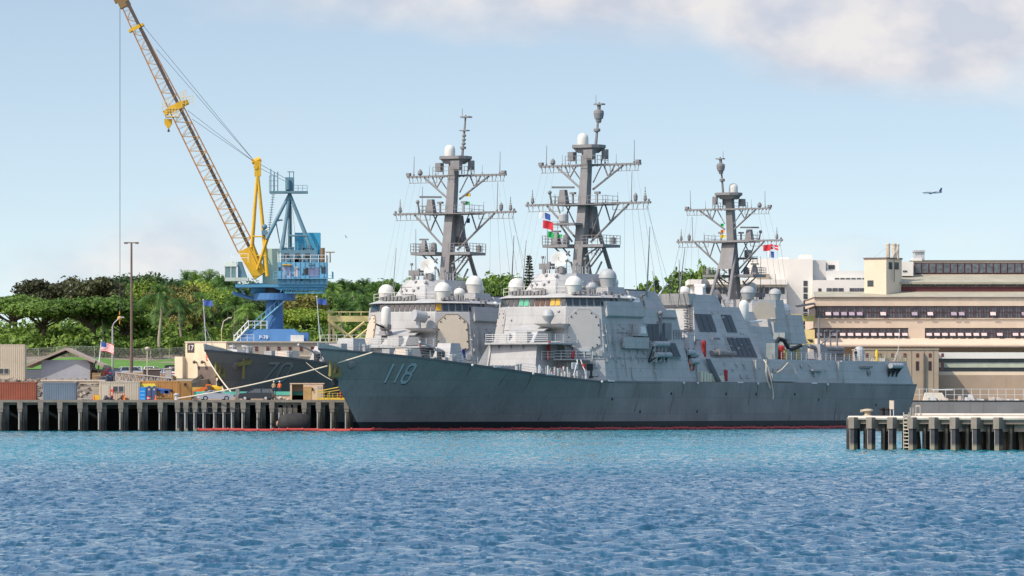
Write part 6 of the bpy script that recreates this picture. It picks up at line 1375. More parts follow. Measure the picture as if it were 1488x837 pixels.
def pine(seed,h):
    rr=random.Random(seed); root=thing('norfolk_pine','tall dark pine with tiered branches behind the front destroyer','tree'); m=MB(); m.tube((0,0,-1),(0,0,h),.35,.06,7); m.build('trunk',BARK,root)
    m=MB(); z=h*.1
    while z<h*.985:
        f=1-(z/h); R_=.27*h*(f**.8)*rr.uniform(.85,1.1)*.55+.25; nb=6
        for k in range(nb):
            a=k*6.283/nb+rr.uniform(-.3,.3); d=Vector((math.cos(a),math.sin(a),0)); n=max(3,int(R_/.3))
            for j in range(n):
                u=(j+.6)/n; c=Vector((0,0,z))+d*R_*u+Vector((0,0,.12*R_*u*u+rr.uniform(-.1,.1)))
                s=.34; sd=Vector((-d.y,d.x,0)); ww=(.2+.5*(1-u))*.75
                m.add([c-sd*ww,c+d*s-Vector((0,0,.05)),c+sd*ww,c-d*s+Vector((0,0,.18))],[[0,1,2,3]])
                m.add([c-Vector((0,0,.22)),c+d*s,c+Vector((0,0,.22)),c-d*s],[[0,1,2,3]])
        z+=h*.036*(.6+f)
    m.build('crown',LF_PINE,root,fix=False); return root
# kinds: prototypes are placed as the first tree of their kind
_proto={}
def plant(kind,x,ytop,D,w,label,group=None,ybase=None):
    X=(x-744)*D/F; zb=gz(X,D); zt=CAMZ+(YH-ytop)*D/F; h=max(3,zt-zb)
    p=_proto.get(kind)
    if p is None:
        k=kind.split(':')[0]
        if k=='broad': root=broad('broadleaf_tree',len(_proto)+11,12,11,9500,.34,LF_GREEN)
        elif k=='bright': root=broad('broadleaf_tree',len(_proto)+11,12,11,9500,.33,LF_BRIGHT)
        elif k=='dark': root=broad('broadleaf_tree',len(_proto)+11,13,11,9500,.34,LF_DARK)
        elif k=='umb': root=broad('monkeypod_tree',len(_proto)+11,15,11,9500,.33,LF_GREEN,'umbrella')
        elif k=='umbr': root=broad('monkeypod_tree',len(_proto)+11,15,11,9500,.33,LF_BRIGHT,'umbrella')
        elif k=='olive': root=broad('sparse_tree',len(_proto)+11,12,11,6500,.28,LF_OLIVE,'open')
        elif k=='brown': root=broad('dry_tree',len(_proto)+11,13,11,6500,.28,LF_BROWN,'open')
        elif k=='hill': root=broad('broadleaf_tree',len(_proto)+11,12,11,8500,.36,LF_GREEN)
        elif k=='palm': root=palm('coconut_palm',len(_proto)+5,9,4.3,26,LF_PALM,1.0)
        elif k=='royal': root=palm('royal_palm',len(_proto)+5,9,3.7,24,LF_PALM,.75,.1)
        elif k=='bush': root=broad('shrub',len(_proto)+11,4,2.6,900,.26,LF_GREEN)
        vv=[v.co for c in root.children if c.name.startswith('crown') for v in c.data.vertices]
        zz=sorted(v.z for v in vv); xx=sorted(abs(v.x) for v in vv); root['ph']=zz[int(len(zz)*.995)]; root['pw']=2*xx[int(len(xx)*.96)]; _proto[kind]=root; o=root
        root.location=(X,D,zb)
    else:
        o=dup(p,(X,D,zb))
    ph,pw=p['ph'] if p else o['ph'], p['pw'] if p else o['pw']
    sz=h/ph; sw=(w*D/F)/pw if w else sz
    o.scale=(sw,sw,sz); o.rotation_euler=(0,0,random.uniform(0,6.28))
    o['label']=label; o['category']='palm tree' if kind.startswith(('palm','royal')) else 'shrub' if kind.startswith('bush') else 'tree'
    if group: o['group']=group
    return o
G1='trees behind the lawn'; G2='palms behind the crane and lawn'; G3='trees on the far hill'; G4='shrubs along the lawn'
plant('brown',140,404,868,92,'brownish dry tree at the left edge, above the green canopies',G1)
plant('brown',78,408,880,100,'brownish dry tree beyond the grey shed',G1)
plant('dark',200,401,905,78,'very dark rounded tree left of the tall mast top',G1)
plant('dark',172,413,885,54,'dark green tree between the brown tree and the tall mast',G1)
plant('dark:b',228,404,900,66,'dark rounded tree just right of the tall mast',G1)
plant('umb',135,433,815,115,'broad green canopy at the left edge above the flag',G1)
plant('umb:b',182,452,818,105,'low spreading dark green canopy behind the tall mast',G1)
plant('umb',62,440,820,110,'spreading green canopy above the grey shed',G1)
plant('umb:b',20,430,840,120,'spreading canopy at far left corner',G1)
plant('bright',222,411,862,60,'bright yellow green tree right of the tall mast',G1)
plant('olive',256,416,838,72,'sparse olive tree behind the single tall palm',G1)
plant('olive:b',276,428,826,64,'thin olive tree with dark bare limbs above the cream building',G1)
plant('bright:b',288,412,874,62,'bright green tree between the lone palm and the crane',G1)
plant('broad',318,424,862,60,'round green tree behind the blue flag on the left',G1)
plant('broad:b',345,440,845,56,'round green tree under the crane cab',G1)
plant('dark',352,430,880,60,'dark tree behind the crane stair',G1)
plant('umbr',440,449,822,68,'layered bright green canopy right of the crane pedestal',G1)
plant('olive',436,430,850,66,'olive green tree right of the crane pedestal',G1)
plant('broad',470,432,872,60,'green tree behind the second blue flag',G1)
plant('dark',510,440,880,62,'dark tree behind the yellow gantry',G1)
plant('broad:b',545,438,876,60,'green tree behind the second destroyer bridge',G1)
plant('dark:b',404,452,870,60,'dark tree behind the crane pedestal',G1)
plant('dark:b',312,450,850,70,'dark tree shading the back of the cream building',G1)
plant('palm',233,412,802,None,'lone tall coconut palm with a drooping crown on the lawn',G2)
pl=[('palm:b',281,424,832,'slim coconut palm left of the flagpole'),('royal',268,392,905,'tall palm left of three palm tops by the crane'),('royal:b',286,393,900,'middle tall palm of three palm tops by the crane'),('royal',303,391,896,'tall palm beside the crane cab, right of three'),('palm:b',318,398,890,'palm behind the blue crane cab'),('palm',334,402,880,'bushy palm just under the crane cab'),
('royal:b',178,410,880,'dark palm crown right of the brown tree'),('palm:b',196,412,876,'bright palm crown by the tall mast'),('palm',312,436,840,'short palm behind the left blue flag'),('royal',330,437,842,'short palm left of the crane base stair'),('palm:b',347,447,836,'low palm beside the crane stair'),('palm',236,418,900,'palm crown above the olive tree'),
('royal',425,410,880,'palm below the crane house'),('palm:b',486,409,892,'palm right of the crane house'),('royal:b',500,405,896,'tall palm right of the crane'),('palm',517,410,886,'palm above the yellow gantry'),('royal',532,404,892,'tall palm left of the second destroyer bridge'),('palm:b',548,409,888,'palm touching the second destroyer bridge'),('royal:b',562,406,900,'palm behind the second destroyer radome'),('palm',578,412,895,'palm behind the second destroyer director house'),('royal',598,403,900,'palm left of the second destroyer mast'),('palm:b',664,396,905,'palm right of the second destroyer mast'),('royal:b',676,402,910,'palm crown between second destroyer mast and radomes'),('royal',474,408,900,'palm top over the second blue flag')]
pl+=[('palm:b',262,432,812,'coconut palm right of the lone palm in front of the sparse trees'),('royal',296,424,815,'palm just left of the first bow staff'),('palm',358,440,814,'palm in front of the trees by the crane base'),('royal:b',340,428,818,'bright palm left of the crane pedestal'),('palm',150,452,812,'palm in front of the left green canopies'),('royal:b',497,432,820,'palm behind the second blue flag staff'),('palm:b',522,428,822,'leaning palm behind the yellow gantry'),('royal',540,424,825,'palm left of the second destroyer starboard radome')]
for k,x,y,D,l in pl: plant(k,x,y,D,None,l,G2)
for i,(k,x,y,D,w) in enumerate([('hill',706,404,1120,78),('hill:b',735,404,1110,84),('hill',762,411,1100,75),('hill:b',690,412,1090,70),('hill',720,413,1080,80),('hill:b',790,416,1090,70),('hill',850,418,1090,70),('hill:b',872,412,1100,54),('umbr',925,428,1080,80),('hill',957,415,1085,90),('hill:b',990,400,1095,84),('hill',1014,393,1100,62),('hill:b',1035,399,1100,60),('umbr',942,424,1060,70),('hill',972,421,1070,80),('hill:b',1000,412,1070,70),('hill',640,418,1080,80),('hill:b',660,420,1080,76)]):
    ls=['green hill tree left of the front destroyer starboard radome','hill tree directly left of the starboard radome','hill tree behind the starboard radome','hill tree above the second destroyer grey funnel','low hill tree between the two bridges','hill tree behind the front director house','hill tree behind the front port radome','small hill tree right of the port radome','lowest hill tree left behind the white whip aerials','hill tree between the two slanting white aerials','round hill tree above the after funnel platform','tallest round tree left of the white office building','hill tree touching the white office canopy','front layered tree behind the white aerials','front hill tree left of the after funnel','front hill tree above the after funnel edge','hill tree behind the second destroyer mast','hill tree right of the second destroyer mast']
    plant(k,x,y,D,w,ls[i],G3)
p=pine(3,20); D=1010; X=(769-744)*D/F; p.location=(X,D,gz(X,D)); zt=CAMZ+(YH-370)*D/F; s_=(zt-gz(X,D))/20; p.scale=(s_*.85,s_*.85,s_)
p2=pine(5,14); D=1060; X=(954-744)*D/F; p2.location=(X,D,gz(X,D)); zt=CAMZ+(YH-406)*D/F; s_=(zt-gz(X,D))/14; p2.scale=(s_*.6,s_*.6,s_); p2['label']='small pine top between the slanting white aerials'; p['group']=p2['group']='pines on the hill'
for i,(x,yt,D) in enumerate([(120,505,806),(150,514,806),(166,512,804),(196,516,806),(215,508,810),(240,505,812),(262,512,806),(300,512,806),(222,516,803),(176,503,816)]):
    plant('bush' if i%2 else 'bush:b',x,yt,D,26,['low shrub at the left end of the lawn','low shrub behind the striped flag','low clipped shrub beside the flag pole','shrub left of the tall mast foot','dark shrub right of the tall mast','shrub left of the lone palm trunk','shrub right of the lone palm trunk','shrub beside the cream building','small shrub at the fence by the lamp','shrub before the narrow cream wall'][i],G4)

for i,(k,x,y,D,w) in enumerate([('dark',300,404,930,80),('broad',330,408,925,80),('dark:b',360,412,920,70),('broad:b',480,412,925,80),('dark',512,414,930,76),('broad',545,411,928,80),('dark:b',575,413,930,76),('broad:b',600,412,935,76),('broad',425,420,925,70)]):
    plant(k,x,y,D,w,['dark tree behind the three palm tops by the crane','green tree behind the crane cab palms','dark tree right behind the crane cab','green tree behind the palms right of the crane house','dark tree behind the palm right of the crane','green tree behind the tall palms over the gantry','dark tree behind the second destroyer bridge palms','green tree behind the second destroyer director house','green tree under the right end of the crane house'][i],G1)
# undergrowth between the trunks: countless leaves, one mass
m=MB(); rr=random.Random(31); bl=[]
for k in range(230):
    D=rr.uniform(805,835) if k%2 else rr.uniform(812,900); x=rr.uniform(-40,575); X=(x-744)*D/F; h=rr.uniform(2.2,5.2); bl.append((X,D,gz(X,D)+h*.35,rr.uniform(1.6,3.4),h*.6))
leaf_cloud(m,bl,24000,.46,rr); o=m.build('undergrowth',LF_GREEN,fix=False); tag(o,'dense green undergrowth between the tree trunks','undergrowth',kind='stuff')
# ---------------------------------------------------------------- street furniture, vehicles, people
def post(nm,label,cat,x,y0,y1,D,r0,r1,mat):
    a=P(x,y1,D); b=P(x,y0,D); t=thing(nm,label,cat,a); h=b.z-a.z; m=MB(); m.tube((0,0,-1),(0,0,h),r0,r1,8); m.build('pole',mat,t); return t,h
STEEL=M('galvanised_pole',(.36,.35,.33),.5,.15,1); RUSTY=M('brown_steel_pole',(.16,.11,.085),.7,.2,1)
t,h=post('light_mast','very tall thin lighting mast with a short crossbar at the left','light mast',191,353,540,757,.22,.15,RUSTY)
m=MB(); m.box(-1.0,1.0,-.08,.08,h-.05,h+.1); m.box(-1.1,-.6,-.2,.2,h-.15,h+.12); m.box(.6,1.1,-.2,.2,h-.15,h+.12); m.tube((0,0,h*.02),(0,0,h*.12),.27,n=8); m.build('floodlight_bar',RUSTY,t)
t,h=post('street_lamp','curved grey street lamp behind the striped flag','street lamp',163.5,474,540,752,.17,.12,STEEL); m=MB(); m.path([(0,0,h),(.25,0,h+.5),(.9,0,h+1.1),(1.3,0,h+1.35)],.09,6); m.box(1.1,1.75,-.15,.15,h+1.25,h+1.45); m.build('lamp_arm',STEEL,t)
t,h=post('post_lamp','short pale post lamp above the gangway','street lamp',214,508,552,713,.09,.07,M('cream_pole',(.5,.43,.33),.6)); m=MB(); m.lathe([(.12,0),(.34,.15),(.38,.35),(.1,.5)],(0,0,h-.1),10); m.build('lamp_head',CANV,t)
t,h=post('street_lamp','pale yellow curved lamp left of the crane base','street lamp',322,480,500,790,.1,.09,M('cream_yellow_pole',(.5,.42,.16),.6)); m=MB(); m.path([(0,0,h),(.3,0,h+1.4),(1.2,0,h+2.0)],.09,6); m.box(1.0,1.6,-.15,.15,h+1.9,h+2.1); m.build('lamp_arm',CANV,t)
# flags
def flag(nm,label,p,dx,dz,cols,nx=10,nz=7,wave=.12,yaw=.5,sag=0):
    vs=[];m=MB(); d=Vector((math.cos(yaw),-math.sin(yaw),0)); n=Vector((d.y,-d.x,0))
    for side in (0,.015):
        for i in range(nx+1):
            for j in range(nz+1):
                u,v=i/nx,j/nz; q=d*(dx*u)+n*(wave*math.sin(u*7+v*1.4)*u**.5+side)+Vector((0,0,-dz*v-sag*u*u*dx)); vs.append(q)
    k=(nx+1)*(nz+1); fs=[];mi=[]
    for o in (0,k):
        for i in range(nx):
            for j in range(nz): a=o+i*(nz+1)+j; fs.append([a,a+nz+1,a+nz+2,a+1]); mi.append(cols((i+.5)/nx,(j+.5)/nz)[0])
    ms=cols(0,0)[1]; m.add(vs,fs); m.mi=mi; o=m.build(nm,ms,smooth=True,fix=False,loc=p); tag(o,label,'flag'); return o
FR=M('flag_red',(.55,.03,.04),.8,.05); FW=M('flag_white',(.72,.70,.68),.8,.03); FB=M('flag_blue',(.03,.07,.25),.8,.08); FG=M('flag_green',(.02,.30,.08),.8,.05); FY=M('flag_yellow',(.65,.42,.03),.8,.05); FBL=M('flag_deep_blue',(.05,.09,.30),.8,.08)
fm=[FR,FW,FB]
a=P(141,545,745); t=thing('flagpole','leaning white flagpole with the striped flag near the shed','flagpole',a); m=MB(); tp=P(147.5,495,745)-a; m.tube((0,0,-1),tp,.13,.08,6); m.ball(tp,.14); m.build('pole',WHITEM,t)
flag('striped_flag','red and white striped flag with blue corner on the leaning pole',P(147,497,744.8),2.1,1.35,lambda u,v:((2 if u<.4 and v<.54 else int(v*13)%2),fm),nx=15,nz=13,wave=.18,sag=.25,yaw=.3)
flag('jack_flag','small blue jack on the second destroyer bow staff at left',Vector((-42.3,684.6,17.9)),1.3,.75,lambda u,v:(0,[FBL]),yaw=.2,sag=.1)
flag('jack_flag','small blue jack on the front destroyer bow staff',Vector((-25.75,661.0,17.6)),1.25,.75,lambda u,v:(0,[FB]),yaw=.2,sag=.12)
def sflag(label,px,py,D,w,h,f,**k): return flag('signal_flag',label,P(px,py,D),w*D/F,h*D/F,f,**k)
DA=706
sflag('white and blue signal flag, topmost below the front mast yard',784,308,DA,16,9,lambda u,v:(0 if u<.55 else 1,[FW,FB]),yaw=.1,sag=.25)
sflag('red signal flag below the front mast yard',789,320,DA,15,12,lambda u,v:(0,[FR]),yaw=.1,sag=.25)
sflag('green signal flag lowest below the front mast yard',796,336,DA,9,9,lambda u,v:(0,[FG]),yaw=.1,sag=.3)
sflag('small green pennant right of the green signal flag',809,341,DA,8,4,lambda u,v:(0,[FG]),yaw=.1,sag=-.1)
sflag('yellow signal flag on the second destroyer mast',676,281,745,8,4.5,lambda u,v:(0,[FY]),yaw=.1)
sflag('green signal flag on the second destroyer mast',675,293,745,8,4.5,lambda u,v:(0,[FG]),yaw=.1)
sflag('dark blue signal flag on the second destroyer mast',678,317,745,5,7,lambda u,v:(0,[FB]),yaw=.1)
sflag('large red signal flag on the farthest mast',1109,356,858,11,9,lambda u,v:(0,[FR]),yaw=.1,sag=-.1)
sflag('red and white signal flag on the farthest mast',1120,355,858,11,7,lambda u,v:(1 if .3<u<.55 or .4<v<.6 else 0,[FR,FW]),yaw=.1,sag=.2)
sflag('white and blue signal flag on the farthest mast',1116,365,858,9,9,lambda u,v:(0 if u<.5 else 1,[FW,FB]),yaw=.1,sag=.1)
sflag('yellow signal flag low on the farthest mast',1047,341,858,7,5,lambda u,v:(0,[FY]),yaw=.1)
sflag('orange signal flag above the yellow one on the farthest mast',1047,334,858,6,4,lambda u,v:(0,[M('flag_orange',(.6,.2,.03),.8)]),yaw=.1)
sflag('green signal flag high on the farthest mast',1047,325,858,5,4,lambda u,v:(0,[FG]),yaw=.1)
# ---- containers and clutter on the far pier
def ribbed(m,x0,x1,y,z0,z1,n,d=.06):
    w=(x1-x0)/n
    for k in range(n): m.box(x0+w*(k+.15),x0+w*(k+.6),y-d,y+.01,z0,z1)
def cont(nm,label,cat,x0,x1,y0,D,dep,mat,rz=0,extra=None):
    a=P(x0,582,D); b=P(x1,582,D); t=thing(nm,label,cat,(a.x,D,DECKZ),rz); h=(582-y0)*D/F; w=b.x-a.x
    m=MB(); m.box(0,w,0,dep,.0,h); ribbed(m,.05,w-.05,0,.12,h-.12,max(8,int(w*3.2))); m.box(-.03,w+.03,-.07,dep,h-.1,h+.03); m.build('body',mat,t)
    if extra: extra(t,w,h)
    return t
def ex1(t,w,h):
    m=MB(); m.box(.45,1.35,-.1,-.02,.05,2.1); m.build('door',M('cream_door',(.50,.44,.34),.7,.05),t)
    m=MB(); m.box(1.85,3.35,-.12,-.02,1.15,2.0); f=m.build('window',M('cream_frame',(.55,.48,.38),.7),t)
    for a,b in ((1.92,2.55),(2.65,3.28)): m=MB(); m.box(a,b,-.14,-.1,1.22,1.93); m.build('pane',DARKW,f)
cont('site_office','cream ribbed site office container with a dark window on the far pier','container',144,203,554.5,676,2.4,M('cream_container',(.55,.46,.34),.75,.08,.5,streak=.2),extra=ex1)
t=cont('shipping_container','orange brown shipping container on the far pier beside the toilets','container',203,259,553.5,678,2.4,M('orange_container',(.50,.25,.08),.7,.12,.6,streak=.25))
m=MB(); 
w=(259-203)*678/F; m.loft([(w,0,0),(w+1.75,.6,0),(w+1.75,2.4,0),(w,2.4,0)],[(w,0,2.65),(w+1.75,.6,2.65),(w+1.75,2.4,2.65),(w,2.4,2.65)]); ribbed(m,w+.1,w+.2,.05,.1,2.5,1); m.build('end_wall',M('orange_container_end',(.46,.23,.07),.7,.12,.6,streak=.3),t)
for p in ((w-.9,1.35),(w+.95,2.2)): m=MB(); m.lathe([(.2,0),(.2,.12)],(p[0],-.05+(.28 if p[0]>w else 0),p[1]),10,axis=(0,-1,0)); m.build('vent',BLACKM,t)
def toilet(label,x0,x1,y0,mat,arch):
    D=674.5; a=P(x0,0,D); w=(x1-x0)*D/F; t=thing('portable_toilet',label,'toilet',(a.x,D,DECKZ),0,'portable toilets'); h=(582-y0)*D/F
    m=MB(); m.box(0,w,0,1.1,0,h); b=m.build('cabin',mat,t)
    m=MB()
    if arch:
        q=[(w/2+w*.48*math.cos(k*math.pi/8),h+.32*math.sin(k*math.pi/8)) for k in range(9)]; m.loft([(x,0,z) for x,z in q],[(x,1.1,z) for x,z in q])
    else: m.box(-.04,w+.04,-.04,1.14,h,h+.08)
    m.build('roof',mat,t)
    if arch: m=MB(); m.lathe([(.14,0),(.14,.03)],(w/2,-.03,h*.9),10,axis=(0,-1,0)); m.build('sign_disc',CANV,t)
    else:
        for k in range(4): m=MB(); m.box(.15,w-.15,-.03,-.0,.2+.5*k,.32+.5*k); m.build('louvre',M('pale_blue_slot',(.2,.45,.7),.5),t)
    m=MB(); m.box(.1,w-.1,-.025,-.0,.08,h*.9); m.build('door',mat,t)
toilet('bright blue cabin left of the two navy toilets',202.5,212,563,M('bright_blue_plastic',(.02,.22,.58),.45,.08),False)
toilet('navy portable toilet with arched top next to the bright blue cabin',213,220,564,M('navy_plastic',(.06,.09,.18),.5,.1),True)
toilet('navy portable toilet nearest the blue hose machine',220.6,227.6,564,M('navy_plastic',(.06,.09,.18)),True)
def simple(nm,label,cat,x,D,build,z=DECKZ,group=None,rz=0):
    a=P(x,0,D); t=thing(nm,label,cat,(a.x,D,z),rz,group); build(t); return t
def b_tarp(t):
    m=MB(); m.frus([(-1.2,0),(1.3,0),(1.3,1.5),(-1.2,1.5)],1.7,[(-1.0,.1),(.9,.1),(.9,1.4),(-1.0,1.4)],2.3); m.build('cover',M('yellow_tarpaulin',(.65,.50,.06),.8,.1),t); m=MB()
    for x in (-1,1): m.tube((x,.7,0),(x,.7,1.75),.06,n=5)
    m.build('support',STEEL,t)
simple('covered_stack','yellow tarpaulin covered stack behind the portable toilets','stack',215,676.5,b_tarp)
def b_mach(t):
    m=MB(); m.box(-.2,.9,0,.8,1.0,1.35); m.tube((-.6,.3,1.5),(1.0,.3,1.3),.22,n=8); m.frus([(.4,0),(1.0,0),(1.0,.7),(.4,.7)],.9,[(.3,0),(1.1,0),(1.1,.7),(.3,.7)],1.6); m.build('body',M('machine_blue',(.03,.09,.28),.5,.1),t)
    m=MB()
    for x in (-.5,0,.5,1.0): m.tube((x,.1,0),(x+.2,.1,1.0),.05,n=4)
    m.build('leg',M('brown_frame',(.15,.09,.05),.8),t)
simple('pump_unit','blue pump unit on thin legs beside the toilets','pump',235,675,b_mach)
def b_pallet(t):
    m=MB(); rr=random.Random(1)
    for k in range(7): m.box(-1.2+.36*k,-.95+.36*k,0,.8,0,.35+.3*rr.random())
    m.box(-1.2,1.3,0,.8,.25,.35); m.build('timber',M('pallet_wood',(.33,.2,.09),.9,.3,2),t)
simple('pallet_stack','low stack of brown pallets below the blue pump','pallets',237,674,b_pallet)
def b_bol(t):
    m=MB(); m.lathe([(.34,0),(.27,.15),(.24,.6),(.36,.72),(.38,.85),(.2,.98)],(0,0,0),14); m.build('body',M('pale_bollard',(.45,.46,.46),.6,.12,1.5,streak=.2),t)
simple('mooring_bollard','pale grey bollard at the far pier edge holding the thick rope','bollard',256.5,672.6,b_bol)
def b_bin(t):
    m=MB(); m.lathe([(.24,0),(.28,.62)],(0,0,0),12); m.build('drum',M('bin_red',(.5,.04,.04),.5),t); m=MB(); m.lathe([(.29,.28),(.29,.4)],(0,0,0),12); m.build('band',WHITEM,t)
simple('waste_drum','small red and white drum in front of the navy toilets','drum',216.5,672.8,b_bin)
def b_cone(t):
    m=MB(); m.lathe([(.26,0),(.26,.05),(.17,.06),(.05,.75)],(0,0,0),10); m.build('cone',M('traffic_orange',(.75,.16,.02),.6),t)
for x,l in ((136.5,'orange traffic cone left of the site office'),(226.5,'orange traffic cone by the pallets'),(181,'orange traffic cone before the site office window')): simple('traffic_cone',l,'cone',x,673.2,b_cone,group='traffic cones on the far pier')
def b_bar(t):
    m=MB(); m.box(-.35,.35,0,.3,0,.75); m.build('block',M('barrier_yellow',(.7,.42,.03),.6),t)
simple('barrier_block','yellow barrier block at the left of the site office','barrier',141,674,b_bar)
for i,(x,l) in enumerate([(158,'dark machine heap below the office window'),(178,'tangle of brown hoses before the office'),(126,'grey debris heap at the pier left end')]):
    def b_heap(t):
        rr=random.Random(x); m=MB()
        for k in range(16): m.tube((rr.uniform(-.8,.8),rr.uniform(0,.6),rr.uniform(0,.3)),(rr.uniform(-.8,.8),rr.uniform(0,.6),rr.uniform(.1,.8)),rr.uniform(.04,.12),n=5)
        m.build('parts',[M('dark_steel',(.05,.05,.06)),M('brown_frame',(.15,.09,.05)),M('rubble_grey',(.33,.3,.26),.9)][i],t)
    simple('scrap_heap',l,'scrap',x,673.6,b_heap)
# red barrier rails on the office
def b_rb(t):
    m=MB()
    for k in (0,.35,1.6,1.95): m.tube((k,0,0),(k,0,1.7 if k<1 else 1.0),.06,n=5)
    m.box(0,.4,-.02,.02,1.2,1.5); m.box(1.6,2,-.02,.02,.6,.8); m.build('frame',M('red_rail',(.6,.08,.05),.6),t)
simple('red_barrier','thin red barrier frame leaning at the site office wall','barrier',160.5,675.2,b_rb)
# teal pipes / pontoons
def b_teal(t):
    m=MB(); m.box(0,5.6,0,1.2,.75,1.25); m.build('panel',M('teal_panel',(.10,.42,.33),.7,.12,.5,streak=.2),t); m=MB(); m.box(0,5.6,.1,1.1,.0,.73); m.build('base_beam',M('tan_beam',(.45,.34,.24),.8),t)
for x,l in ((281,'teal edged brow section behind the silver car'),(341,'teal edged brow section behind the black car'),(400,'teal edged brow section left of the plywood box')):
    o=simple('brow_section',l,'gangway',x,679,b_teal,group='teal brow sections')
def b_post(t):
    m=MB(); m.box(-.25,.25,0,.5,0,1.6); m.build('post',M('grey_post',(.22,.21,.2),.7),t)
simple('concrete_post','square grey post between the two parked cars','post',345,675.5,b_post)
# plywood box
def b_box(t):
    m=MB(); W_=4.6; h=2.25
    m.box(0,W_,0.0,.1,0,0.0001+.05); m.box(0,W_,2.1,2.2,0,h); m.box(0,.12,0,2.2,0,h); m.box(W_-.12,W_,0,2.2,0,h); m.box(-.05,W_+.05,-.05,2.25,h,h+.14); m.box(1.8,W_,0,.1,.05,h); m.box(.12,.25,0,.1,0,h); m.build('shell',M('peach_container',(.60,.44,.31),.7,.08,.5,streak=.2),t)
    m=MB(); m.box(1.82,2.9,-.05,0,.1,h-.35); m.build('plywood_panel',M('plywood',(.42,.27,.11),.8,.2,1.2),t)
    m=MB(); m.box(3.7,4.3,-.04,0,.35,h-.3); m.build('vent_panel',M('grey_vent',(.36,.33,.3),.7),t)
    m=MB(); m.tube((3.05,-.12,1.35),(3.05,-.12,1.75),.1,n=8); m.build('meter',BLACKM,t)
simple('open_container','peach open sided container with a dark mouth and plywood panel','container',421.5,677,b_box)
def b_brow(t):
    Y=M('gangway_yellow',(.65,.46,.06),.6,.12,1)
    m=MB(); m.box(.5,5.2,.0,1.4,.12,.4); m.box(3.6,5.4,-.2,1.2,.05,.3); m.build('platform',Y,t)
    m=MB(); m.rail([(0,0,.1),(2.2,0,.1)],1.1,.7,2,.045); m.rail([(2.0,0,.3),(5.2,.2,.3)],.7,.6,2,.045); m.tube((.6,0,1.25),(3.9,.1,1.9),.07,n=5); m.tube((.6,0,.95),(3.9,.1,1.5),.05,n=5); m.build('railing',Y,t)
    m=MB()
    for x in (3.7,4.25): m.tube((x,-.1,.3),(x,-.1,1.9),.06,n=5)
    m.tube((3.7,-.1,1.8),(4.25,-.1,1.8),.05,n=5); m.build('red_frame',M('red_rail',(.6,.08,.05)),t)
simple('boarding_brow','yellow boarding platform with railings at the end of the far pier','gangway',455,674.5,b_brow)
for x,l in ((412,'small heap of cream sacks right of the black car'),(402,'grey rubble by the black car')):
    def b_s(t):
        rr=random.Random(x); m=MB()
        for k in range(7): m.ball((rr.uniform(-.7,.7),rr.uniform(0,.5),.15+rr.uniform(0,.35)),rr.uniform(.15,.28),.7,8,5)
        m.build('sack',CANV,t)
    simple('sack_heap',l,'sacks',x,675,b_s)
# ---- vehicles
TYRE=M('tyre_rubber',(.015,.015,.016),.8); CGLASS=M('car_glass',(.02,.03,.035),.08,.2,1,spec=.8); RIM=M('alloy_rim',(.45,.45,.46),.35,.05,metal=.6)
def car(label,loc,rz,col,kind='sedan',group=None,nm='parked_car'):
    t=thing(nm,label,'car',loc,rz,group); pm=M('car_paint_'+col[0],col[1],.3,.05,.5,spec=.6)
    L=4.7; prof={'coupe':[(0,.35),(.05,.75),(.35,.86),(1.15,.93),(1.7,1.0),(3.3,.98),(4.3,.92),(4.65,.78),(4.75,.4),(4.6,.22),(.2,.22)],'suv':[(0,.4),(.02,.85),(.15,1.05),(.9,1.08),(3.5,1.06),(4.5,.98),(4.68,.7),(4.7,.35),(4.5,.28),(.2,.28)],'sedan':[(0,.4),(.03,.8),(.25,.92),(1.0,.96),(3.4,.95),(4.4,.85),(4.66,.65),(4.68,.36),(4.5,.24),(.2,.24)]}[kind]
    cab={'coupe':[(.75,.9),(1.55,1.32),(2.5,1.36),(3.45,.97)],'suv':[(.1,1.0),(.45,1.62),(2.6,1.68),(3.6,1.05)],'sedan':[(.6,.94),(1.2,1.4),(2.5,1.42),(3.4,.94)]}[kind]
    W2=.9; m=MB(); m.loft([(x,-W2,z) for x,z in prof],[(x,W2,z) for x,z in prof]); b=m.build('body',pm,t)
    m=MB(); A=[(x,-W2+.08+(.16 if z>1.2 else 0),z) for x,z in cab]; B=[(x,-y,z) for x,y,z in A]; m.loft(A,B); g=m.build('window',CGLASS,t)
    m=MB(); (x0,z0_),(x1,z1_),(x2,z2_),(x3,z3_)=cab; m.box(x1-.05,x2+.05,-W2+.2,W2-.2,z1_-.01,z1_+.06)
    for s in (-1,1):
        y=s*(W2-.1)
        for p,q in (((x0,z0_),(x1,z1_)),((x2,z2_),(x3,z3_)),(((x1+x2)/2,z1_),((x1+x2)/2,z0_))): m.tube((p[0],y+(0),p[1]),(q[0],s*(W2-.2) if q[1]>1.2 else y,q[1]),.06,n=4)
    m.build('roof',pm,t)
    for x in (.85,3.75):
        for s in (-1,1):
            m=MB(); m.tube((x,s*(W2-.2),.33),(x,s*(W2+.03),.33),.34,n=18); w=m.build('wheel',TYRE,t); m=MB(); m.tube((x,s*(W2+.02),.33),(x,s*(W2+.05),.33),.21,n=12); m.build('rim',RIM,w)
    for s in (-1,1):
        m=MB(); m.box(-.02,.08,s*.55-.25,s*.55+.25,.66,.8); m.build('tail_light',M('tail_red',(.4,.02,.02),.3),t)
        m=MB(); m.box(4.55,4.7,s*.6-.2,s*.6+.2,.58,.72); m.build('headlight',M('headlight_clear',(.7,.7,.68),.2),t)
    return t
a=P(287,582,673.5); car('silver coupe parked at the edge of the far pier',(a.x,674.6,DECKZ),R(14),('silver',(.42,.43,.46)),'coupe',nm='parked_car')
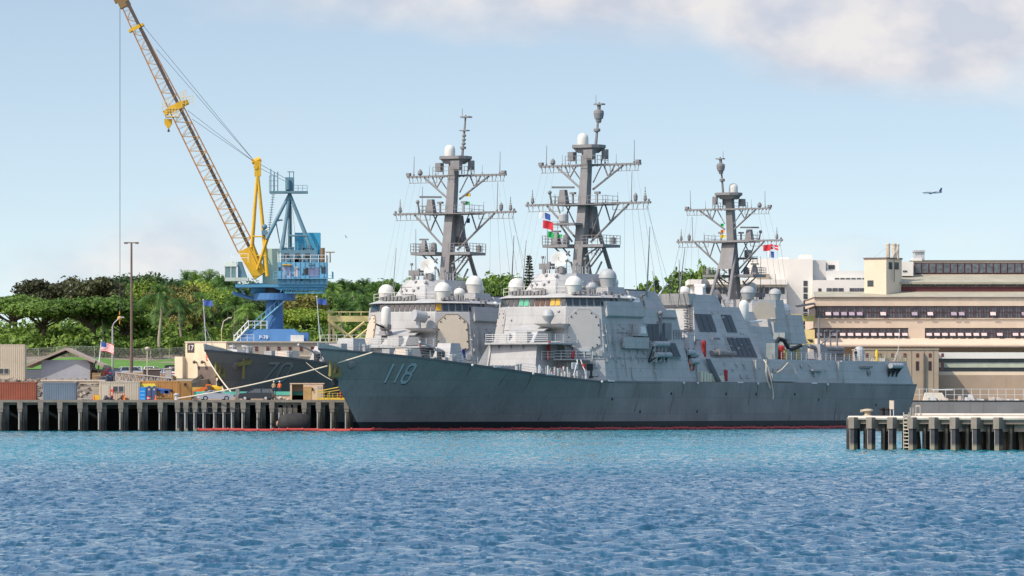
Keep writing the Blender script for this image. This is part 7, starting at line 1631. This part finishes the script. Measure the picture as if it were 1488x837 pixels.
a=P(397,582,674); car('black hatchback parked by the grey post on the far pier',(a.x,674.9,DECKZ),R(180-12),('black',(.015,.017,.022)),'suv')
rr=random.Random(12)
cols=[('red',(.30,.02,.02)),('black',(.015,.017,.022)),('darkblue',(.03,.05,.12)),('white',(.72,.72,.72)),('lightblue',(.25,.35,.48)),('white',(.72,.72,.72)),('grey',(.2,.2,.21)),('white',(.72,.72,.72)),('silver',(.42,.43,.46)),('black',(.015,.017,.022)),('silver',(.42,.43,.46)),('white',(.72,.72,.72)),('red',(.30,.02,.02))]
lab=['red car at the left end of the car park row','black car beside the red one in the car park','dark blue car in the car park row','white car behind the dark blue one','pale blue car left of the tall mast','white car right of the tall mast','dark grey car left of the post lamp','white car behind the post lamp','silver car right of the post lamp','black car near the cream building','silver car near the cream building','white car beside the cream building','red car parked against the cream building']
for i,x in enumerate([146,157,166,172,181,198,206,216,226,238,246,254,262]):
    D=758+rr.uniform(-2,4); a=P(x,0,D); car(lab[i],(a.x,D,gz(a.x,D)+.06),R(90+rr.uniform(-12,12)) if i%3 else R(15),cols[i],'suv' if i%2 else 'sedan','cars in the car park')
def b_tele(t):
    O=M('lift_orange',(.62,.14,.02),.55,.12,1,streak=.2)
    m=MB(); m.box(0,2.6,0,1.6,.5,1.15); m.frus([(1.3,.1),(2.4,.1),(2.4,1.5),(1.3,1.5)],1.1,[(1.5,.2),(2.2,.2),(2.2,1.4),(1.5,1.4)],2.3); m.obox((.3,.2,1.35),(1.4,0,.5),(0,.2,0),(-.07,0,.2)); m.build('chassis',O,t)
    m=MB(); m.box(1.45,2.2,.02,.1,1.25,2.1); m.build('cab_window',CGLASS,t)
    for x in (.4,2.2): m=MB(); m.tube((x,-.1,.45),(x,.3,.45),.45,n=16); m.build('wheel',TYRE,t)
    m=MB(); m.box(-.9,.1,.1,.3,.15,.3); m.build('fork',STEEL,t)
simple('forklift','orange forklift on the quay under the second destroyer bow','forklift',283,690,b_tele)
def b_tank(t):
    m=MB(); m.tube((0,0,1.55),(1.7,0,1.55),.62,n=14); m.build('tank',M('tank_yellow',(.62,.42,.03),.5,.1),t); m=MB(); m.box(-.2,2.2,-.6,.6,.55,.9); m.build('chassis',M('dark_steel',(.05,.05,.06)),t)
    for x in (.3,1.7): m=MB(); m.tube((x,-.7,.4),(x,-.4,.4),.4,n=14); m.build('wheel',TYRE,t)
simple('tank_trailer','yellow tank trailer beside the orange forklift','trailer',304,692,b_tank)
def b_lorry(t):
    m=MB(); m.box(0,2.4,0,1.6,.8,1.9); m.build('deck_box',M('tan_yellow',(.5,.36,.08),.6),t); m=MB(); m.box(0,2.6,0,1.6,.45,.8); m.build('chassis',M('dark_steel',(.05,.05,.06)),t)
    for x in (.4,2.1): m=MB(); m.tube((x,-.05,.4),(x,.25,.4),.4,n=14); m.build('wheel',TYRE,t)
simple('flatbed_cart','tan yellow flatbed cart left of the orange forklift','cart',277,691,b_lorry)
# quay apron in front of the numbered wall
m=MB(); m.box(-58,-37,684.2,752,3.0,4.06); o=m.build('quay_apron',M('apron_concrete',(.36,.31,.25),.9,.15,.3),None); tag(o,'pale concrete quay apron behind the far pier','quay',kind='structure')
# gangway and rubble on the left shore
def b_gang(t):
    Wm=M('gangway_grey',(.46,.42,.38),.7,.12); a=Vector((0,0,0)); b=P(250,550,713)-P(168,541,713)
    m=MB(); m.truss(a,b,(0,0,-1.1),0,.08,16); m.truss(a+Vector((0,1.2,0)),b+Vector((0,1.2,0)),(0,0,-1.1),0,.08,16); m.obox((a+b)/2+Vector((0,.6,.05)),(b-a)/2,Vector((0,.75,0)),Vector((0,0,.07))); m.build('span',Wm,t)
    m=MB(); m.tube(a+Vector((3.9,0,-1)),a+Vector((3.9,0,-3.6)),.2,n=6); m.tube(b+Vector((-.6,0,-1)),b+Vector((-.6,0,-3)),.2,n=6); m.build('support',STEEL,t)
g=P(168,541,713); t=thing('gangway','long pale truss gangway lying above the site office','gangway',g); b_gang(t)
t=thing('low_wall','pale topped low wall left of the site office','wall',P(60,553,716)); m=MB(); w=(152-60)*716/F; m.box(0,w,0,.5,-.5,-.1); m.build('wall',TANC,t); m=MB(); m.box(-.1,w+.1,-.1,.6,-.1,.12); m.build('coping',M('pale_coping',(.55,.47,.37)),t)
for i,(x0,x1,y0,y1,D,l) in enumerate([(208,232,537,545,722,'brown timber hoarding behind the gangway'),(240,249,536,545,726,'grey cabinet by the gangway end')]):
    a=P(x0,y1,D); b=P(x1,y0,D); t=thing(['hoarding','cabinet'][i],l,['hoarding','cabinet'][i],(a.x,D,a.z)); m=MB(); m.box(0,b.x-a.x,0,.8,-2,b.z-a.z); m.build('body',[M('brown_board',(.07,.05,.045)),M('pinkish_grey',(.4,.36,.33),.8)][i],t); m=MB(); m.box(-.1,b.x-a.x+.1,-.1,.9,b.z-a.z,b.z-a.z+.12); m.build('top_plate',CANV,t)
# more stores at the left end of the pier
cont('shipping_container','blue grey shipping container at the left end of the far pier','container',62,110,556,677,2.4,M('blue_grey_container',(.16,.21,.26),.7,.12,.6,streak=.25))
cont('shipping_container','rust red shipping container at the far left of the pier','container',-8,52,555,679,2.4,M('rust_container',(.30,.09,.05),.7,.15,.6,streak=.3))
cont('site_office','cream site cabin with one window up on the bank left of the shed','container',-20,36,528,734,2.6,M('cream_container',(.55,.46,.34)),extra=ex1).location.z=gz((8-744)*734/F,734)
# crates and drums left about the yard
rr=random.Random(41)
for i in range(16):
    x=rr.uniform(119,262); D=rr.uniform(722,748); X=(x-744)*D/F; w=rr.uniform(.5,1.3); hh=rr.uniform(.5,1.5)
    t=thing('timber_crate','plain timber crate set down in the yard behind the site office','crate',(X,D,gz(X,D)),rr.uniform(-.5,.5),'timber crates in the yard')
    m=MB(); m.box(-w,w,0,1,0.1,hh); m.build('box',M('crate_timber',(.36,.25,.14),.9,.25,1.2,streak=.2),t); m=MB()
    for k in range(3): m.box(-w-.03,w+.03,-.04,1.04,.1+hh*.4*k,.18+hh*.4*k)
    m.build('batten',M('pallet_wood',(.33,.2,.09)),t)
for i in range(10):
    x=rr.uniform(119,250); D=rr.uniform(720,735); X=(x-744)*D/F
    t=thing('steel_drum','dark steel drum standing in the yard behind the site office','drum',(X,D,gz(X,D)),0,'steel drums in the yard'); m=MB(); m.lathe([(.3,0),(.3,.28),(.32,.3),(.3,.32),(.3,.58),(.32,.6),(.3,.62),(.3,.9)],(0,0,0),12); m.build('barrel',M('drum_dark_blue',(.05,.07,.11),.6,.3,2),t)
# rubble embankment
m=MB(); rr=random.Random(77)
for k in range(620):
    X=rr.uniform(-110,-55); D=rr.uniform(706.5,721); z=interp(D,[706,708,716,722,731],[2.2,4.2,6.6,7.2,8.0]); s=rr.uniform(.12,.36); q=Matrix.Rotation(rr.uniform(0,3),3,Vector((rr.random(),rr.random(),rr.random()+.1)).normalized())
    m.obox((X,D,z),q@Vector((s*1.3,0,0)),q@Vector((0,s,0)),q@Vector((0,0,s*.7)))
o=m.build('rubble_slope',M('rubble_stone',(.21,.17,.135),.95,.5,.5),None); tag(o,'broken stone rubble on the bank behind the far pier','rubble',kind='stuff')
# chain link fence at the lawn
t=thing('chain_link_fence','grey chain link fence along the back of the lawn','fence',((200-744)*801/F,801,0)); ox=t.location.x
m=MB()
xs=[-130+3*k for k in range(28)]
for X in xs: m=MB(); m.tube((X-ox,0,gz(X,801)-.3),(X-ox,0,gz(X,801)+1.9),.05,n=5); m.build('post',STEEL,t)
m=MB()
for a,b in zip(xs[:-1],xs[1:]):
    for z in (1.85,.1): m.tube((a-ox,0,gz(a,801)+z),(b-ox,0,gz(b,801)+z),.03,n=4)
    for k in range(14): X=a+(b-a)*k/14; m.tube((X-ox,0,gz(X,801)+.1),(X+.5-ox,0,gz(X,801)+1.85),.012,n=3,cap=False); m.tube((X+.5-ox,0,gz(X,801)+.1),(X-ox,0,gz(X,801)+1.85),.012,n=3,cap=False)
m.build('mesh_panel',STEEL,t)
# mooring ropes
def rope(label,pts,r):
    q=[]
    for (a,b,sag) in pts:
        for k in range(13): u=k/12; p=Vector(a).lerp(Vector(b),u); p.z-=sag*4*u*(1-u); q.append(p)
    m=MB(); m.path(q,r,6); o=m.build('mooring_rope',ROPEW); tag(o,label,'rope')
rope('thick cream mooring rope from the front bow to the pale bollard',[(P(541,512,662),P(258,579,672.4),.55)],.085)
rope('cream mooring rope from the second destroyer bow down to the quay',[(Vector((-41.8,685.3,9.9)),P(337,571,680),.3)],.09)
rope('thin rope crossing from second destroyer side to the yellow brow',[(P(440,522,699),P(500,559,674),.5)],.03)
# ---- people
def person(label,loc,rz,shirt,legs,head=None,pose='stand'):
    bm=bmesh.new(); P_={}
    J={'pel':(0,0,.95,.125),'sp':(0,0,1.15,.13),'ch':(0,0,1.36,.155),'nk':(0,0,1.5,.06),'hd':(0,.01,1.6,.085),'hd2':(0,.015,1.72,.08)}
    E_=[('pel','sp'),('sp','ch'),('ch','nk'),('nk','hd'),('hd','hd2')]
    for s,n in ((1,'l'),(-1,'r')):
        J['hip'+n]=(s*.1,0,.9,.095); J['kn'+n]=(s*.11,.03,.5,.065); J['an'+n]=(s*.11,0,.09,.045); J['to'+n]=(s*.12,.15,.04,.04)
        J['sh'+n]=(s*.19,0,1.42,.065); bend=.16 if pose=='stand' else .28
        J['el'+n]=(s*.25,-.03,1.14,.048); J['wr'+n]=(s*.2,bend,.95 if s>0 else 1.08,.035); J['ha'+n]=(s*.17,bend+.09,.90 if s>0 else 1.08,.035)
        E_+= [('pel','hip'+n),('hip'+n,'kn'+n),('kn'+n,'an'+n),('an'+n,'to'+n),('ch','sh'+n),('sh'+n,'el'+n),('el'+n,'wr'+n),('wr'+n,'ha'+n)]
    vs=list(J); me=bpy.data.meshes.new('p'); me.from_pydata([J[k][:3] for k in vs],[(vs.index(a),vs.index(b)) for a,b in E_],[])
    o=bpy.data.objects.new('p',me); COL.objects.link(o); sk=o.modifiers.new('s','SKIN'); 
    for i,k in enumerate(vs): me.skin_vertices[0].data[i].radius=(J[k][3],J[k][3]); me.skin_vertices[0].data[i].use_root=(i==0)
    ss=o.modifiers.new('d','SUBSURF'); ss.levels=2; ss.render_levels=2
    dg=bpy.context.evaluated_depsgraph_get(); body=bpy.data.meshes.new_from_object(o.evaluated_get(dg)); bpy.data.objects.remove(o)
    t=thing('person',label,'person',loc,rz)
    body.materials.clear(); mats=[shirt,legs,M('skin_tone',(.42,.25,.17),.6,.05),M('dark_boot',(.03,.025,.02),.6)]
    for q in mats: body.materials.append(q)
    for p in body.polygons:
        c=p.center; p.material_index=2 if c.z>1.5 or (abs(c.x)<.3 and c.y>.16 and .84<c.z<1.15) else 0 if c.z>.93 else 1 if c.z>.1 else 3; p.use_smooth=True
    b=bpy.data.objects.new('body',body); COL.objects.link(b); b.parent=t
    m=MB(); m.lathe([(.118,0),(.12,.05),(.10,.11),(.05,.15),(.01,.16)],(0,.01,1.70),12); m.lathe([(.15,0),(.15,.015)],(0,.035,1.70),12); m.build('hard_hat' if head else 'cap',head or M('navy_cap',(.02,.025,.05),.8),t)
    m=MB(); 
    for s in (-.035,.035): m.ball((s,.095,1.66),.012,1,6,4)
    m.build('eye',BLACKM,t)
    m=MB(); m.loft([(-.015,.09,1.61),(.015,.09,1.61),(0,.12,1.615)],[(-.006,.09,1.65),(.006,.09,1.65),(0,.098,1.65)]); m.build('nose',M('skin_tone',(.42,.25,.17)),t)
    return t
JEAN=M('work_trousers',(.05,.06,.09),.9); TANS=M('tan_shirt',(.50,.35,.2),.9,.1); ORV=M('orange_vest',(.75,.14,.03),.8,.05); BLUEC=M('blue_coverall',(.03,.05,.22),.9,.1); NAVY=M('navy_coverall',(.02,.025,.045),.9,.1)
a=P(395.5,0,676.5); person('worker in tan shirt and white hard hat beside the black car',(a.x,681,DECKZ+.85),R(200),TANS,JEAN,WHITEM)
a=P(404,0,676.5); person('worker in orange vest and white hard hat on the far pier',(a.x,681,DECKZ+.85),R(160),ORV,JEAN,WHITEM)
m=MB(); a=P(388,0,681); b=P(412,0,681); t=thing('work_platform','low grey work platform under the two workers','platform',(a.x,680.4,DECKZ)); m.box(0,b.x-a.x,0,1.4,.7,.85); m.build('top',STEEL,t)
for x in (.1,2.0): m=MB(); m.box(x,x+.12,.1,1.3,0,.7); m.build('leg',STEEL,t)
def shipw(o0,s,c,t,b,z): return Vector((o0[0]+t*s+b*c,o0[1]+t*c-b*s,z))
person('sailor in blue coverall behind the second destroyer bridge',shipw((-42.3,685),.487,.873,67.5,6.6,18.6),R(170),BLUEC,BLUEC)
person('sailor in navy coverall standing on the front destroyer flight deck',shipw((-25.7,661.2),.531,.8474,137.3,7.2,10.44),R(200),NAVY,NAVY)
# second destroyer platform for the sailor
# ---- aeroplane and bird
def plane():
    D=9000; t=thing('airliner','distant airliner flying left with a dark tail at upper right','airliner',P(1354,279.5,D),R(186)); t.rotation_euler=(0,R(0),R(190))
    Wt=M('airliner_grey',(.40,.42,.46),.4,.05); Nv=M('airliner_navy',(.03,.05,.15),.4)
    m=MB(); m.lathe([(.05,-19),(1.0,-17.5),(1.8,-14.5),(2.0,-10),(2.0,8),(1.6,13),(.6,18.5),(.2,19)],(0,0,0),14,axis=(-1,0,0)); f=m.build('fuselage',Wt,t,smooth=True)
    for s in (-1,1):
        m=MB(); m.loft([(3,s*1.6,-1),(-3.5,s*1.6,-1),(-3.5,s*1.6,-.5),(3,s*1.6,-.5)],[(-4.5,s*17,1.2),(-6.2,s*17,1.2),(-6.2,s*17,1.4),(-4.5,s*17,1.4)]); m.build('wing',Wt,t)
        m=MB(); m.tube((3.8,s*5.4,-1.9),(0,s*5.4,-1.8),1.05,.8,12); m.build('engine',Nv,t)
        m=MB(); m.loft([(-14.5,s*.8,.6),(-17.5,s*.8,.6),(-17.5,s*.8,.8),(-14.5,s*.8,.8)],[(-17,s*6.5,1.2),(-18.6,s*6.5,1.2),(-18.6,s*6.5,1.3),(-17,s*6.5,1.3)]); m.build('tailplane',Nv,t)
    m=MB(); m.loft([(-12.5,-.2,1.5),(-18,-.2,1.2),(-18,.2,1.2),(-12.5,.2,1.5)],[(-17,-.1,8.4),(-19.5,-.1,8.4),(-19.5,.1,8.4),(-17,.1,8.4)]); m.build('tail_fin',Nv,t)
    m=MB()
    for x,y in ((1,2.5),(1,-2.5),(12.5,0)): m.tube((x,y,-1),(x,y,-3.6),.35,n=6)
    m.build('undercarriage',Nv,t)
plane()
t=thing('seabird','small pale bird gliding left of the masts','bird',P(503,344.5,690)); m=MB(); m.lathe([(.01,-.28),(.07,-.15),(.08,.05),(.03,.25),(.01,.3)],(0,0,0),8,axis=(-1,0,.1)); m.loft([(.08,0,.03),(-.1,0,.03),(-.1,0,.05),(.08,0,.05)],[(-.1,-.4,.25),(-.18,-.42,.25),(-.18,-.42,.26),(-.1,-.4,.26)]); m.loft([(.08,0,.03),(-.1,0,.03),(-.1,0,.05),(.08,0,.05)],[(-.05,.42,.22),(-.13,.44,.22),(-.13,.44,.23),(-.05,.42,.23)]); m.build('body',FW,t)
